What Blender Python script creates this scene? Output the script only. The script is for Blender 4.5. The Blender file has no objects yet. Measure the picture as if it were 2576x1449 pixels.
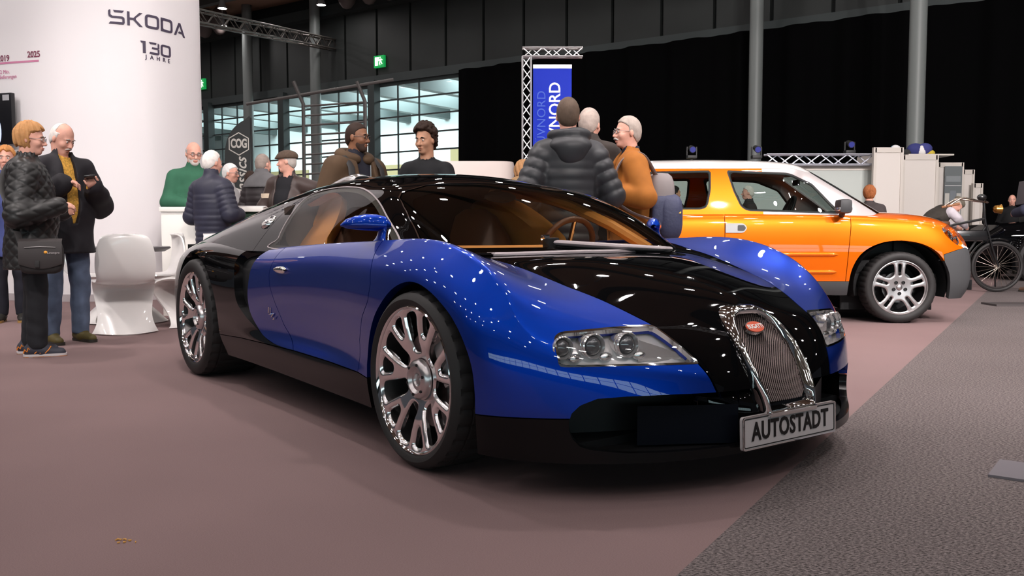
import bpy, bmesh, math, random
import numpy as np
from mathutils import Vector, Matrix
random.seed(7)
PI = math.pi
S = bpy.context.scene
COL = S.collection

# ------------------------------------------------------------------ camera, world, exposure
cam_d = bpy.data.cameras.new('camera')
cam_d.sensor_width = 36.0
cam_d.lens = 2238.0 / 2576.0 * 36.0
cam_d.clip_start = 0.05
cam_d.clip_end = 300
cam = bpy.data.objects.new('camera', cam_d)
COL.objects.link(cam)
cam.location = (0, 0, 0.897)
cam.rotation_euler = (PI / 2 - 0.0647, 0, 0)
S.camera = cam

w = bpy.data.worlds.new('hall_air')
S.world = w
w.use_nodes = True
w.node_tree.nodes['Background'].inputs[0].default_value = (0.80, 0.86, 1.0, 1)
w.node_tree.nodes['Background'].inputs[1].default_value = 0.06
S.view_settings.view_transform = 'Standard'
S.view_settings.look = 'None'
S.view_settings.gamma = 1.0
S.view_settings.exposure = 0.0
S.view_settings.use_curve_mapping = False
S.cycles.max_bounces = 6
S.cycles.diffuse_bounces = 3
S.cycles.glossy_bounces = 4
S.cycles.transmission_bounces = 4
S.cycles.transparent_max_bounces = 12
S.cycles.use_adaptive_sampling = True
S.cycles.adaptive_threshold = .03
S.cycles.sample_clamp_indirect = 6.0
S.cycles.caustics_reflective = False
S.cycles.caustics_refractive = False

def area(name, loc, target, sx, sy, power, col=(1, .93, .92)):
    l = bpy.data.lights.new(name, 'AREA')
    l.shape = 'RECTANGLE'; l.size = sx; l.size_y = sy
    l.energy = power; l.color = col
    o = bpy.data.objects.new(name, l)
    COL.objects.link(o)
    o.location = loc
    d = Vector(target) - Vector(loc)
    o.rotation_euler = d.to_track_quat('-Z', 'Y').to_euler()
    return o

# ------------------------------------------------------------------ materials
MATS = {}
def mat(name, col, rough=.5, metal=0., coat=0., spec=.5, emit=None, es=0., trans=0., alpha=1., ior=1.45, bump=None, var=None, sheen=0., coatr=.03):
    if name in MATS: return MATS[name]
    m = bpy.data.materials.new(name); m.use_nodes = True
    nt = m.node_tree; b = nt.nodes['Principled BSDF']
    b.inputs['Base Color'].default_value = (*col, 1)
    b.inputs['Roughness'].default_value = rough
    b.inputs['Metallic'].default_value = metal
    b.inputs['Coat Weight'].default_value = coat
    b.inputs['Coat Roughness'].default_value = coatr
    b.inputs['Specular IOR Level'].default_value = spec
    b.inputs['Transmission Weight'].default_value = trans
    b.inputs['IOR'].default_value = ior
    b.inputs['Alpha'].default_value = alpha
    b.inputs['Sheen Weight'].default_value = sheen
    if emit:
        b.inputs['Emission Color'].default_value = (*emit, 1)
        b.inputs['Emission Strength'].default_value = es
    if bump or var:
        tc = nt.nodes.new('ShaderNodeTexCoord')
    if var:      # (scale, amount, detail)
        n = nt.nodes.new('ShaderNodeTexNoise'); n.inputs['Scale'].default_value = var[0]; n.inputs['Detail'].default_value = var[2] if len(var) > 2 else 4
        nt.links.new(tc.outputs['Object'], n.inputs['Vector'])
        r = nt.nodes.new('ShaderNodeValToRGB')
        a = var[1]
        r.color_ramp.elements[0].position = .3; r.color_ramp.elements[1].position = .7
        r.color_ramp.elements[0].color = (*[c * (1 - a) for c in col], 1)
        r.color_ramp.elements[1].color = (*[min(1, c * (1 + a)) for c in col], 1)
        nt.links.new(n.outputs['Fac'], r.inputs['Fac'])
        nt.links.new(r.outputs['Color'], b.inputs['Base Color'])
    if bump:     # (scale, strength, distance)
        n = nt.nodes.new('ShaderNodeTexNoise'); n.inputs['Scale'].default_value = bump[0]; n.inputs['Detail'].default_value = 4
        nt.links.new(tc.outputs['Object'], n.inputs['Vector'])
        bp = nt.nodes.new('ShaderNodeBump'); bp.inputs['Strength'].default_value = bump[1]; bp.inputs['Distance'].default_value = bump[2]
        nt.links.new(n.outputs['Fac'], bp.inputs['Height'])
        nt.links.new(bp.outputs['Normal'], b.inputs['Normal'])
    MATS[name] = m
    return m

def glassmat(name, tint, refl=.9, rough=0.0):
    """thin pane: tinted see-through with fresnel reflection"""
    if name in MATS: return MATS[name]
    m = bpy.data.materials.new(name); m.use_nodes = True
    nt = m.node_tree; nt.nodes.remove(nt.nodes['Principled BSDF'])
    out = nt.nodes['Material Output']
    t = nt.nodes.new('ShaderNodeBsdfTransparent'); t.inputs[0].default_value = (*tint, 1)
    g = nt.nodes.new('ShaderNodeBsdfGlossy'); g.inputs['Roughness'].default_value = rough
    g.inputs['Color'].default_value = (refl, refl, refl, 1)
    lw = nt.nodes.new('ShaderNodeLayerWeight'); lw.inputs[0].default_value = .5
    p5 = nt.nodes.new('ShaderNodeMath'); p5.operation = 'POWER'; p5.inputs[1].default_value = 4.5
    nt.links.new(lw.outputs['Facing'], p5.inputs[0])
    f = nt.nodes.new('ShaderNodeMath'); f.operation = 'MULTIPLY_ADD'; f.inputs[1].default_value = .94; f.inputs[2].default_value = .05
    nt.links.new(p5.outputs[0], f.inputs[0])
    mx = nt.nodes.new('ShaderNodeMixShader')
    nt.links.new(f.outputs[0], mx.inputs[0]); nt.links.new(t.outputs[0], mx.inputs[1]); nt.links.new(g.outputs[0], mx.inputs[2])
    nt.links.new(mx.outputs[0], out.inputs[0])
    MATS[name] = m
    return m

# ------------------------------------------------------------------ object helpers
def prop(o, label=None, cat=None, group=None, kind=None):
    if label: o['label'] = label
    if cat: o['category'] = cat
    if group: o['group'] = group
    if kind: o['kind'] = kind
    return o

def thing(name, label, cat, loc=(0, 0, 0), rz=0, group=None):
    o = bpy.data.objects.new(name, None)
    o.empty_display_size = .2
    COL.objects.link(o); o.location = loc; o.rotation_euler = (0, 0, rz)
    return prop(o, label, cat, group)

def link(o, parent=None):
    COL.objects.link(o)
    if parent is not None: o.parent = parent
    return o

def mk(name, V, F, m, parent=None, smooth=True, normals=None, loc=None, rot=None):
    me = bpy.data.meshes.new(name)
    V = np.asarray(V, float)
    me.from_pydata(V.tolist(), [], [list(map(int, f)) for f in F])
    if m is not None: me.materials.append(m)
    if smooth: me.polygons.foreach_set('use_smooth', np.ones(len(me.polygons), bool))
    if normals is not None:
        me.normals_split_custom_set_from_vertices(np.asarray(normals, float).tolist())
    me.update()
    o = bpy.data.objects.new(name, me)
    if loc: o.location = loc
    if rot: o.rotation_euler = rot
    return link(o, parent)

class B:
    """a small bmesh builder: collect shapes, then build ONE mesh object"""
    def __init__(s): s.bm = bmesh.new()
    def box(s, c, d, rot=None, bev=0, M=None):
        r = bmesh.ops.create_cube(s.bm, size=1)
        vs = r['verts']
        bmesh.ops.scale(s.bm, vec=d, verts=vs)
        if bev:
            es = list({e for v in vs for e in v.link_edges})
            rr = bmesh.ops.bevel(s.bm, geom=es, offset=bev, segments=2, affect='EDGES', profile=.6)
            vs = list({v for f in rr['faces'] for v in f.verts} | {v for v in vs if v.is_valid})
        if rot: bmesh.ops.rotate(s.bm, cent=(0, 0, 0), matrix=rotm(rot), verts=vs)
        bmesh.ops.translate(s.bm, vec=c, verts=vs)
        if M: bmesh.ops.transform(s.bm, matrix=M, verts=vs)
        return s
    def cyl(s, p0, p1, r0, r1=None, n=16, cap=True):
        r1 = r0 if r1 is None else r1
        p0 = Vector(p0); p1 = Vector(p1); d = p1 - p0
        r = bmesh.ops.create_cone(s.bm, cap_ends=cap, segments=n, radius1=r0, radius2=r1, depth=d.length)
        q = Vector((0, 0, 1)).rotation_difference(d.normalized()).to_matrix()
        bmesh.ops.rotate(s.bm, cent=(0, 0, 0), matrix=q, verts=r['verts'])
        bmesh.ops.translate(s.bm, vec=(p0 + p1) / 2, verts=r['verts'])
        return s
    def sph(s, c, rad, n=16, rot=None):
        rad = (rad,) * 3 if np.isscalar(rad) else rad
        r = bmesh.ops.create_uvsphere(s.bm, u_segments=n, v_segments=max(6, n // 2), radius=1)
        bmesh.ops.scale(s.bm, vec=rad, verts=r['verts'])
        if rot: bmesh.ops.rotate(s.bm, cent=(0, 0, 0), matrix=rotm(rot), verts=r['verts'])
        bmesh.ops.translate(s.bm, vec=c, verts=r['verts'])
        return s
    def tube(s, pts, r, n=10, closed=False, cap=True, squash=None):
        """tube along a polyline; r scalar or list; squash=(w,h) scales the section along frame axes"""
        P = [Vector(p) for p in pts]; m = len(P)
        R = [r] * m if np.isscalar(r) else list(r)
        rings = []; up = None
        for i in range(m):
            a = P[(i - 1) % m] if (closed or i > 0) else P[i]
            b = P[(i + 1) % m] if (closed or i < m - 1) else P[i]
            t = (b - a).normalized()
            if up is None:
                up = Vector((0, 0, 1)) if abs(t.z) < .9 else Vector((0, 1, 0))
            sd = t.cross(up).normalized(); up = sd.cross(t).normalized()
            ring = []
            for k in range(n):
                a_ = 2 * PI * k / n
                sw, sh = squash or (1, 1)
                ring.append(s.bm.verts.new(P[i] + sd * (math.cos(a_) * R[i] * sw) + up * (math.sin(a_) * R[i] * sh)))
            rings.append(ring)
        for i in range(m if closed else m - 1):
            A = rings[i]; Bq = rings[(i + 1) % m]
            for k in range(n):
                s.bm.faces.new((A[k], A[(k + 1) % n], Bq[(k + 1) % n], Bq[k]))
        if cap and not closed:
            s.bm.faces.new(rings[0][::-1]); s.bm.faces.new(rings[-1])
        return s
    def lathe(s, prof, n=48, axis='z', M=None):
        """prof: list of (r, h) revolved about the axis"""
        rings = []; vs = []
        for r, h in prof:
            ring = []
            for k in range(n):
                a = 2 * PI * k / n
                c = (r * math.cos(a), r * math.sin(a), h)
                if axis == 'y': c = (c[0], c[2], c[1])
                if axis == 'x': c = (c[2], c[0], c[1])
                v = s.bm.verts.new(c); ring.append(v); vs.append(v)
            rings.append(ring)
        for i in range(len(rings) - 1):
            for k in range(n):
                s.bm.faces.new((rings[i][k], rings[i][(k + 1) % n], rings[i + 1][(k + 1) % n], rings[i + 1][k]))
        if M: bmesh.ops.transform(s.bm, matrix=M, verts=vs)
        return s
    def prism(s, poly, h0, h1, axis='z', M=None):
        """polygon in a plane extruded between h0 and h1 along axis. axis z:(x,y) y:(x,z) x:(y,z)"""
        def P(a, b, h):
            return {'z': (a, b, h), 'y': (a, h, b), 'x': (h, a, b)}[axis]
        A = [s.bm.verts.new(P(a, b, h0)) for a, b in poly]
        C = [s.bm.verts.new(P(a, b, h1)) for a, b in poly]
        n = len(poly)
        s.bm.faces.new(A[::-1]); s.bm.faces.new(C)
        for i in range(n): s.bm.faces.new((A[i], A[(i + 1) % n], C[(i + 1) % n], C[i]))
        if M: bmesh.ops.transform(s.bm, matrix=M, verts=A + C)
        return s
    def quad(s, *pts):
        s.bm.faces.new([s.bm.verts.new(p) for p in pts]); return s
    def grid(s, G, closed=False):
        """G[i][j] points"""
        n = len(G); m = len(G[0])
        vv = [[s.bm.verts.new(p) for p in row] for row in G]
        for i in range(n - 1):
            for j in range(m if closed else m - 1):
                s.bm.faces.new((vv[i][j], vv[i][(j + 1) % m], vv[i + 1][(j + 1) % m], vv[i + 1][j]))
        return s
    def mesh(s, name, m, smooth=True, angle=40):
        bmesh.ops.recalc_face_normals(s.bm, faces=s.bm.faces[:])
        me = bpy.data.meshes.new(name)
        for f in s.bm.faces: f.smooth = smooth
        if smooth:
            for e in s.bm.edges:
                if len(e.link_faces) == 2 and e.calc_face_angle(0) > math.radians(angle): e.smooth = False
        s.bm.to_mesh(me); s.bm.free()
        if m is not None: me.materials.append(m)
        return me
    def build(s, name, m, parent=None, smooth=True, angle=40, loc=None, rot=None):
        o = bpy.data.objects.new(name, s.mesh(name, m, smooth, angle))
        if loc: o.location = loc
        if rot: o.rotation_euler = rot
        return link(o, parent)

def rotm(rot):
    return (Matrix.Rotation(rot[2], 3, 'Z') @ Matrix.Rotation(rot[1], 3, 'Y') @ Matrix.Rotation(rot[0], 3, 'X'))

def place(name, me, parent=None, loc=(0, 0, 0), rot=(0, 0, 0), scale=None):
    o = bpy.data.objects.new(name, me)
    o.location = loc; o.rotation_euler = rot
    if scale: o.scale = scale
    return link(o, parent)

def copy_tree(o, parent=None):
    c = o.copy(); COL.objects.link(c); c.parent = parent
    for ch in list(o.children): copy_tree(ch, c)
    return c

def text_mesh(txt, size, depth=.002, bold=0., align='CENTER', spacing=1., shear=0., sx=1., res=3):
    cu = bpy.data.curves.new('lettering', 'FONT')
    cu.body = txt; cu.size = size; cu.extrude = depth; cu.offset = bold
    cu.align_x = align; cu.align_y = 'CENTER'; cu.space_character = spacing; cu.shear = shear
    cu.resolution_u = res
    ob = bpy.data.objects.new('lettering', cu)
    COL.objects.link(ob)
    dg = bpy.context.evaluated_depsgraph_get()
    me = bpy.data.meshes.new_from_object(ob.evaluated_get(dg))
    bpy.data.objects.remove(ob); bpy.data.curves.remove(cu)
    if sx != 1.:
        for v in me.vertices: v.co.x *= sx
    return me

def setmat(me, m):
    me.materials.clear(); me.materials.append(m); return me

# ------------------------------------------------------------------ spline surfaces that can be cut into panels
def bsp_w(t):
    return np.stack([(1 - t) ** 3, 3 * t ** 3 - 6 * t ** 2 + 4, -3 * t ** 3 + 3 * t ** 2 + 3 * t + 1, t ** 3], -1) / 6

def pad(T, m0, m1, axis):
    """phantom control points on both ends; m = 'y' mirrors in y (symmetry plane), else linear"""
    T = np.moveaxis(T, axis, 0)
    def ph(a, b, m):
        if m == 'y': return b * np.array([1, -1, 1.])
        return 2 * a - b
    T = np.concatenate([ph(T[0], T[1], m0)[None], T, ph(T[-1], T[-2], m1)[None]], 0)
    return np.moveaxis(T, 0, axis)

def bspline_grid(T, nu, nv, ends=('l', 'l', 'l', 'l'), damp=(.9, .9, .8)):
    """T[i,j,3] points the surface goes (nearly) through; returns dense grid"""
    T = np.asarray(T, float)
    C = T.copy()
    def knots(C):
        P = pad(pad(C, ends[0], ends[1], 0), ends[2], ends[3], 1)
        A = (P[:-2] + 4 * P[1:-1] + P[2:]) / 6
        return (A[:, :-2] + 4 * A[:, 1:-1] + A[:, 2:]) / 6
    for d in damp: C = C + d * (T - knots(C))
    P = pad(pad(C, ends[0], ends[1], 0), ends[2], ends[3], 1)
    def samp(n, per):
        u = np.linspace(0, n - 1, (n - 1) * per + 1); i = np.minimum(u.astype(int), n - 2)
        W = np.zeros((len(u), n + 2)); wv = bsp_w(u - i)
        for k in range(4): W[np.arange(len(u)), i + k] += wv[:, k]
        return W
    Wu = samp(T.shape[0], nu); Wv = samp(T.shape[1], nv)
    return np.einsum('ai,ijk,bj->abk', Wu, P, Wv)

class Sheet:
    """triangle mesh with smooth normals that can be clipped by scalar fields"""
    def __init__(s, V, N, F): s.V, s.N, s.F = V, N, F
    @staticmethod
    def from_grid(G, flip=False):
        n, m, _ = G.shape
        du = np.gradient(G, axis=0); dv = np.gradient(G, axis=1)
        N = np.cross(du, dv); N /= np.linalg.norm(N, axis=2, keepdims=True) + 1e-12
        if flip: N = -N
        idx = np.arange(n * m).reshape(n, m)
        a, b, c, d = idx[:-1, :-1].ravel(), idx[1:, :-1].ravel(), idx[1:, 1:].ravel(), idx[:-1, 1:].ravel()
        F = np.concatenate([np.stack([a, b, c], 1), np.stack([a, c, d], 1)])
        if flip: F = F[:, ::-1]
        return Sheet(G.reshape(-1, 3).copy(), N.reshape(-1, 3).copy(), F)
    def copy(s): return Sheet(s.V.copy(), s.N.copy(), s.F.copy())
    def keep(s, g, gap=0.):
        """part where g >= gap. g: values per vertex or function of V"""
        if callable(g): g = g(s.V)
        g = np.asarray(g, float) - gap
        g = np.where(np.abs(g) < 1e-7, 1e-7, g)
        V, N, F = s.V, s.N, s.F
        pos = g > 0; cnt = pos[F].sum(1)
        out = [F[cnt == 3]]
        mix = F[(cnt == 1) | (cnt == 2)]
        if len(mix):
            c = pos[mix].sum(1)
            # rotate so that the odd vertex is first
            odd = np.where(c[:, None] == 1, pos[mix], ~pos[mix]).argmax(1)
            k = np.arange(len(mix))
            m = np.stack([mix[k, odd], mix[k, (odd + 1) % 3], mix[k, (odd + 2) % 3]], 1)
            E = np.concatenate([m[:, [0, 1]], m[:, [0, 2]]])
            Es = np.sort(E, 1)
            U, inv = np.unique(Es, axis=0, return_inverse=True); inv = inv.ravel()
            t = g[U[:, 0]] / (g[U[:, 0]] - g[U[:, 1]])
            nV = V[U[:, 0]] + (V[U[:, 1]] - V[U[:, 0]]) * t[:, None]
            nN = N[U[:, 0]] + (N[U[:, 1]] - N[U[:, 0]]) * t[:, None]
            nN /= np.linalg.norm(nN, axis=1, keepdims=True) + 1e-12
            b = len(V); V = np.concatenate([V, nV]); N = np.concatenate([N, nN])
            i1 = b + inv[:len(m)]; i2 = b + inv[len(m):]
            one = c == 1
            out.append(np.stack([m[one, 0], i1[one], i2[one]], 1))
            tw = ~one
            out.append(np.stack([i1[tw], m[tw, 1], m[tw, 2]], 1))
            out.append(np.stack([i1[tw], m[tw, 2], i2[tw]], 1))
        F = np.concatenate(out)
        r = Sheet(V, N, F); r._compact(); return r
    def _compact(s):
        if len(s.F) == 0: s.V = np.zeros((0, 3)); s.N = s.V.copy(); return
        u, inv = np.unique(s.F, return_inverse=True)
        s.V, s.N, s.F = s.V[u], s.N[u], inv.reshape(-1, 3)
    def mirror(s): return Sheet(s.V * [1, -1, 1], s.N * [1, -1, 1], s.F[:, ::-1].copy())
    def __add__(s, o):
        return Sheet(np.concatenate([s.V, o.V]), np.concatenate([s.N, o.N]), np.concatenate([s.F, o.F + len(s.V)]))
    def both(s): return s + s.mirror()
    def offset(s, d): return Sheet(s.V + s.N * d, s.N.copy(), s.F.copy())
    def boundary(s):
        e = np.concatenate([s.F[:, [0, 1]], s.F[:, [1, 2]], s.F[:, [2, 0]]])
        k = np.sort(e, 1)
        u, i, c = np.unique(k, axis=0, return_index=True, return_counts=True)
        return e[i[c == 1]]
    def build(s, name, m, parent, rim=.012, skip=None):
        """mesh object; open edges get a rim turned inwards so the panel has thickness"""
        V, N, F = s.V, s.N, s.F
        if rim and len(F):
            e = s.boundary()
            if skip is not None and len(e): e = e[~skip(V[e].mean(1))]
            if len(e):
                b = np.unique(e); mp = -np.ones(len(V), int)
                n0 = len(V)
                mp[b] = n0 + np.arange(len(b)) + len(b)
                mt = -np.ones(len(V), int); mt[b] = n0 + np.arange(len(b))
                # side normals point outward from the panel: average over boundary edges
                side = np.zeros((len(V), 3))
                t = V[e[:, 1]] - V[e[:, 0]]
                sn = np.cross(t, N[e[:, 0]])
                for k in (0, 1): np.add.at(side, e[:, k], sn)
                side = side[b]; side /= np.linalg.norm(side, axis=1, keepdims=True) + 1e-12
                V = np.concatenate([V, V[b], V[b] - N[b] * rim])
                N = np.concatenate([N, side, side])
                F = np.concatenate([F, np.stack([e[:, 1], e[:, 0], e[:, 0]], 1)[:0]])
                q1 = np.stack([mt[e[:, 1]], mt[e[:, 0]], mp[e[:, 0]]], 1)
                q2 = np.stack([mt[e[:, 1]], mp[e[:, 0]], mp[e[:, 1]]], 1)
                F = np.concatenate([F, q1, q2])
        return mk(name, V, F, m, parent, True, N)

def catmull(P, per=12, closed=False):
    P = np.asarray(P, float); n = len(P)
    out = []
    rng = n if closed else n - 1
    for i in range(rng):
        p1, p2 = P[i], P[(i + 1) % n]
        p0 = P[(i - 1) % n] if (closed or i > 0) else 2 * p1 - p2
        p3 = P[(i + 2) % n] if (closed or i < n - 2) else 2 * p2 - p1
        for t in np.linspace(0, 1, per, endpoint=False):
            out.append(.5 * (2 * p1 + (p2 - p0) * t + (2 * p0 - 5 * p1 + 4 * p2 - p3) * t ** 2 + (3 * p1 - p0 - 3 * p2 + p3) * t ** 3))
    if not closed: out.append(P[-1])
    return np.array(out)

def sdpoly(Q, poly):
    """signed distance of 2d points Q to closed polygon, positive inside"""
    A = np.asarray(poly, float); Bp = np.roll(A, -1, 0)
    d2 = np.full(len(Q), 1e9); ins = np.zeros(len(Q), bool)
    for a, b in zip(A, Bp):
        e = b - a; wv = Q - a
        t = np.clip((wv @ e) / (e @ e + 1e-15), 0, 1)
        dd = wv - t[:, None] * e
        d2 = np.minimum(d2, (dd ** 2).sum(1))
        c1 = (a[1] <= Q[:, 1]) & (b[1] > Q[:, 1]); c2 = (a[1] > Q[:, 1]) & (b[1] <= Q[:, 1])
        cr = e[0] * wv[:, 1] - e[1] * wv[:, 0]
        ins ^= (c1 & (cr > 0)) | (c2 & (cr < 0))
    d = np.sqrt(d2)
    return np.where(ins, d, -d)

def rounded(poly, r, n=5):
    """polygon with rounded corners"""
    P = np.asarray(poly, float); out = []; m = len(P)
    rr = [r] * m if np.isscalar(r) else r
    for i in range(m):
        a, p, b = P[i - 1], P[i], P[(i + 1) % m]
        u = a - p; v = b - p; lu = np.linalg.norm(u); lv = np.linalg.norm(v)
        k = min(rr[i], lu * .45, lv * .45)
        if k <= 0: out.append(p); continue
        A = p + u / lu * k; C = p + v / lv * k
        for t in np.linspace(0, 1, n): out.append((1 - t) ** 2 * A + 2 * t * (1 - t) * p + t * t * C)
    return np.array(out)
# ================================================================== the hall
def vec(*a): return np.array(a, float)
WR = vec(11.5, 20.0); WU = vec(-.8147, .5799); WN = vec(-.5799, -.8147)     # far wall: start, direction (to the left and away), normal towards us
def wp(u, d, z): 
    q = WR + WU * u + WN * d
    return (q[0], q[1], z)
WROT = math.atan2(WU[1], WU[0])
def wbox(b, u0, u1, d0, d1, z0, z1):
    pts = [(u0, d0), (u1, d0), (u1, d1), (u0, d1)]
    A = [b.bm.verts.new(wp(u, d, z0)) for u, d in pts]; C = [b.bm.verts.new(wp(u, d, z1)) for u, d in pts]
    b.bm.faces.new(A[::-1]); b.bm.faces.new(C)
    for i in range(4): b.bm.faces.new((A[i], A[(i + 1) % 4], C[(i + 1) % 4], C[i]))
    return b
def u_at(px, d=0.):
    """distance along the far wall whose sight line has horizontal image slope (px-1288)/2238"""
    k = (px - 1288) / 2238.0
    o = WR + WN * d
    return (k * o[1] - o[0]) / (WU[0] - k * WU[1])

# ---- carpets
def carpet(name, c0, c1, sc, mix):
    m = bpy.data.materials.new(name); m.use_nodes = True; nt = m.node_tree; b = nt.nodes['Principled BSDF']
    b.inputs['Roughness'].default_value = .95; b.inputs['Specular IOR Level'].default_value = .15
    tc = nt.nodes.new('ShaderNodeTexCoord')
    n1 = nt.nodes.new('ShaderNodeTexNoise'); n1.inputs['Scale'].default_value = sc; n1.inputs['Detail'].default_value = 6; n1.inputs['Roughness'].default_value = .75
    mp = nt.nodes.new('ShaderNodeMapping'); mp.inputs['Rotation'].default_value = (0, 0, .62); mp.inputs['Scale'].default_value = (1, 2.2, 1)
    nt.links.new(tc.outputs['Object'], mp.inputs['Vector']); nt.links.new(mp.outputs[0], n1.inputs['Vector'])
    r = nt.nodes.new('ShaderNodeValToRGB'); r.color_ramp.elements[0].position = .5 - mix; r.color_ramp.elements[1].position = .5 + mix
    r.color_ramp.elements[0].color = (*c0, 1); r.color_ramp.elements[1].color = (*c1, 1)
    nt.links.new(n1.outputs['Fac'], r.inputs['Fac'])
    n2 = nt.nodes.new('ShaderNodeTexNoise'); n2.inputs['Scale'].default_value = .9; n2.inputs['Detail'].default_value = 2
    nt.links.new(tc.outputs['Object'], n2.inputs['Vector'])
    mm = nt.nodes.new('ShaderNodeMix'); mm.data_type = 'RGBA'; mm.blend_type = 'MULTIPLY'; mm.inputs[0].default_value = .35
    nt.links.new(r.outputs[0], mm.inputs[6]); nt.links.new(n2.outputs['Color'], mm.inputs[7])
    hs = nt.nodes.new('ShaderNodeRGBToBW'); nt.links.new(n2.outputs['Color'], hs.inputs[0]); nt.links.new(hs.outputs[0], mm.inputs[7])
    nt.links.new(mm.outputs[2], b.inputs['Base Color'])
    bp = nt.nodes.new('ShaderNodeBump'); bp.inputs['Strength'].default_value = .25; bp.inputs['Distance'].default_value = .004
    nt.links.new(n1.outputs['Fac'], bp.inputs['Height']); nt.links.new(bp.outputs[0], b.inputs['Normal'])
    return m
M_brown_carpet = carpet('brown_carpet', (.225, .148, .146), (.315, .215, .210), 240, .15)
M_grey_carpet = carpet('grey_carpet', (.030, .025, .025), (.30, .25, .245), 85, .09)
ex = lambda y: .426 + .607 * (y - 2.26)
b = B(); b.bm.faces.new([b.bm.verts.new(p) for p in ((-32, -12, 0), (ex(-12), -12, 0), (ex(52), 52, 0), (-32, 52, 0))])
prop(b.build('floor', M_brown_carpet), kind='structure')
b = B(); b.bm.faces.new([b.bm.verts.new(p) for p in ((ex(-12), -12, 0), (45, -12, 0), (45, 52, 0), (ex(52), 52, 0))])
prop(b.build('floor', M_grey_carpet), kind='structure')

# ---- far wall: dark panels over a glazed front, black curtain to the right
M_panel = mat('dark_green_grey_panel', (.016, .019, .018), .6, var=(1.2, .12))
M_steel = mat('dark_steel', (.028, .036, .036), .5)
M_col = mat('grey_painted_column', (.15, .165, .16), .45)
ZE, ZT = 6.0, 8.6
b = B(); wbox(b, -14, 46, -.25, -.15, ZE + .1, ZT + 2)
wall = prop(b.build('wall_back', mat('panel_shadow', (.012, .014, .014), .8), smooth=False), kind='structure')
seams = [541, 600, 662, 730, 800, 873, 953, 1033, 1123, 1217, 1317]
us = [u_at(p) for p in seams]; step = (us[0] - us[-1]) / 10
u0 = us[-1]
pm = None
for k in range(-12, 16):
    ua = u0 + k * step
    b = B(); wbox(b, ua + .05, ua + step - .05, -.15, 0, ZE + .30, ZT)
    b.build('panel', M_panel, wall, smooth=False)
b = B(); wbox(b, -14, 46, -.2, .12, ZE, ZE + .28); prop(b.build('trim_1', M_steel, smooth=False), kind='structure')
b = B(); wbox(b, -14, 46, -.2, .35, ZT, ZT + .35); prop(b.build('trim_2', M_steel, smooth=False), kind='structure')
# glazed front
uL, uR = u_at(470), u_at(1172)
gw = prop(B().box((0, 0, 0), (.01, .01, .01)).build('window_1', M_steel), kind='structure')
bpy.data.objects.remove(gw)
b = B(); wbox(b, uR, uL + 6, -.03, 0, ZE - .12, ZE + .02)
gw = prop(b.build('window_1', M_steel, smooth=False), kind='structure')
nz = 10
for k in range(1, nz + 1):
    b = B(); wbox(b, uR, uL + 6, -.05, .02, ZE - k * .6 - .025, ZE - k * .6 + .025); b.build('glazing_bar', M_steel, gw, smooth=False)
for k in range(-2, 16):
    ua = us[6] + k * step * .62
    if uR < ua < uL + 5:
        b = B(); wbox(b, ua - .02, ua + .02, -.04, .01, 0, ZE); b.build('glazing_bar', M_steel, gw, smooth=False)
b = B()
q = [wp(uR, -.02, 0), wp(uL + 6, -.02, 0), wp(uL + 6, -.02, ZE), wp(uR, -.02, ZE)]
b.quad(*q); b.build('glass_pane', glassmat('facade_glass', (.86, .95, .95), .25), gw, smooth=False)
# the bright foyer behind the glass
M_foyer = mat('foyer_white', (.74, .82, .82), .8)
b = B(); wbox(b, uR - 3, uL + 14, -9.2, -9, 0, 7.2); prop(b.build('wall_foyer', M_foyer, smooth=False), kind='structure')
b = B(); b.quad(wp(uR - 3, -.3, 7.2), wp(uL + 14, -.3, 7.2), wp(uL + 14, -9.1, 7.2), wp(uR - 3, -9.1, 7.2)); prop(b.build('ceiling_foyer', M_foyer, smooth=False), kind='structure')
for k in range(12):
    ua = uR + 1 + k * 2.4
    b = B(); wbox(b, ua - .18, ua + .18, -9, -.4, 6.0, 6.75)
    prop(b.build('foyer_beam', mat('foyer_beam_grey', (.10, .12, .12), .6), smooth=False), 'grey roof beam under the foyer ceiling behind the glass', 'beam', 'foyer roof beams')
for i, (ua, z0, wd) in enumerate(((u_at(905, -9), 3.3, 1.5), (u_at(990, -9), 3.3, 1.5), (u_at(1165, -9), 3.9, 1.3), (u_at(760, -9), 3.3, 1.3), (u_at(700, -9), 3.3, 1.3))):
    b = B(); wbox(b, ua - wd / 2, ua + wd / 2, -8.99, -8.9, z0, z0 + .75)
    prop(b.build('foyer_opening', mat('foyer_ochre', (.34, .27, .14), .6), smooth=False), 'small ochre lit opening high in the foyer wall', 'window', 'foyer wall openings')
area('foyer_fill_light', wp((uL + uR) / 2 + 2, -5, 6.9), wp((uL + uR) / 2 + 2, -6, 0), 22, 4, 5200, (.86, .98, 1.0)).rotation_euler = (0, 0, WROT)  # broad area light added to keep the foyer bright
# foyer floor edge band (pale)
b = B(); wbox(b, uR - 3, uL + 14, -8.5, -6, 0, 1.55); prop(b.build('foyer_balcony', mat('foyer_pale', (.66, .66, .62), .8), smooth=False), 'pale parapet wall running through the foyer', 'parapet')
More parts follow.
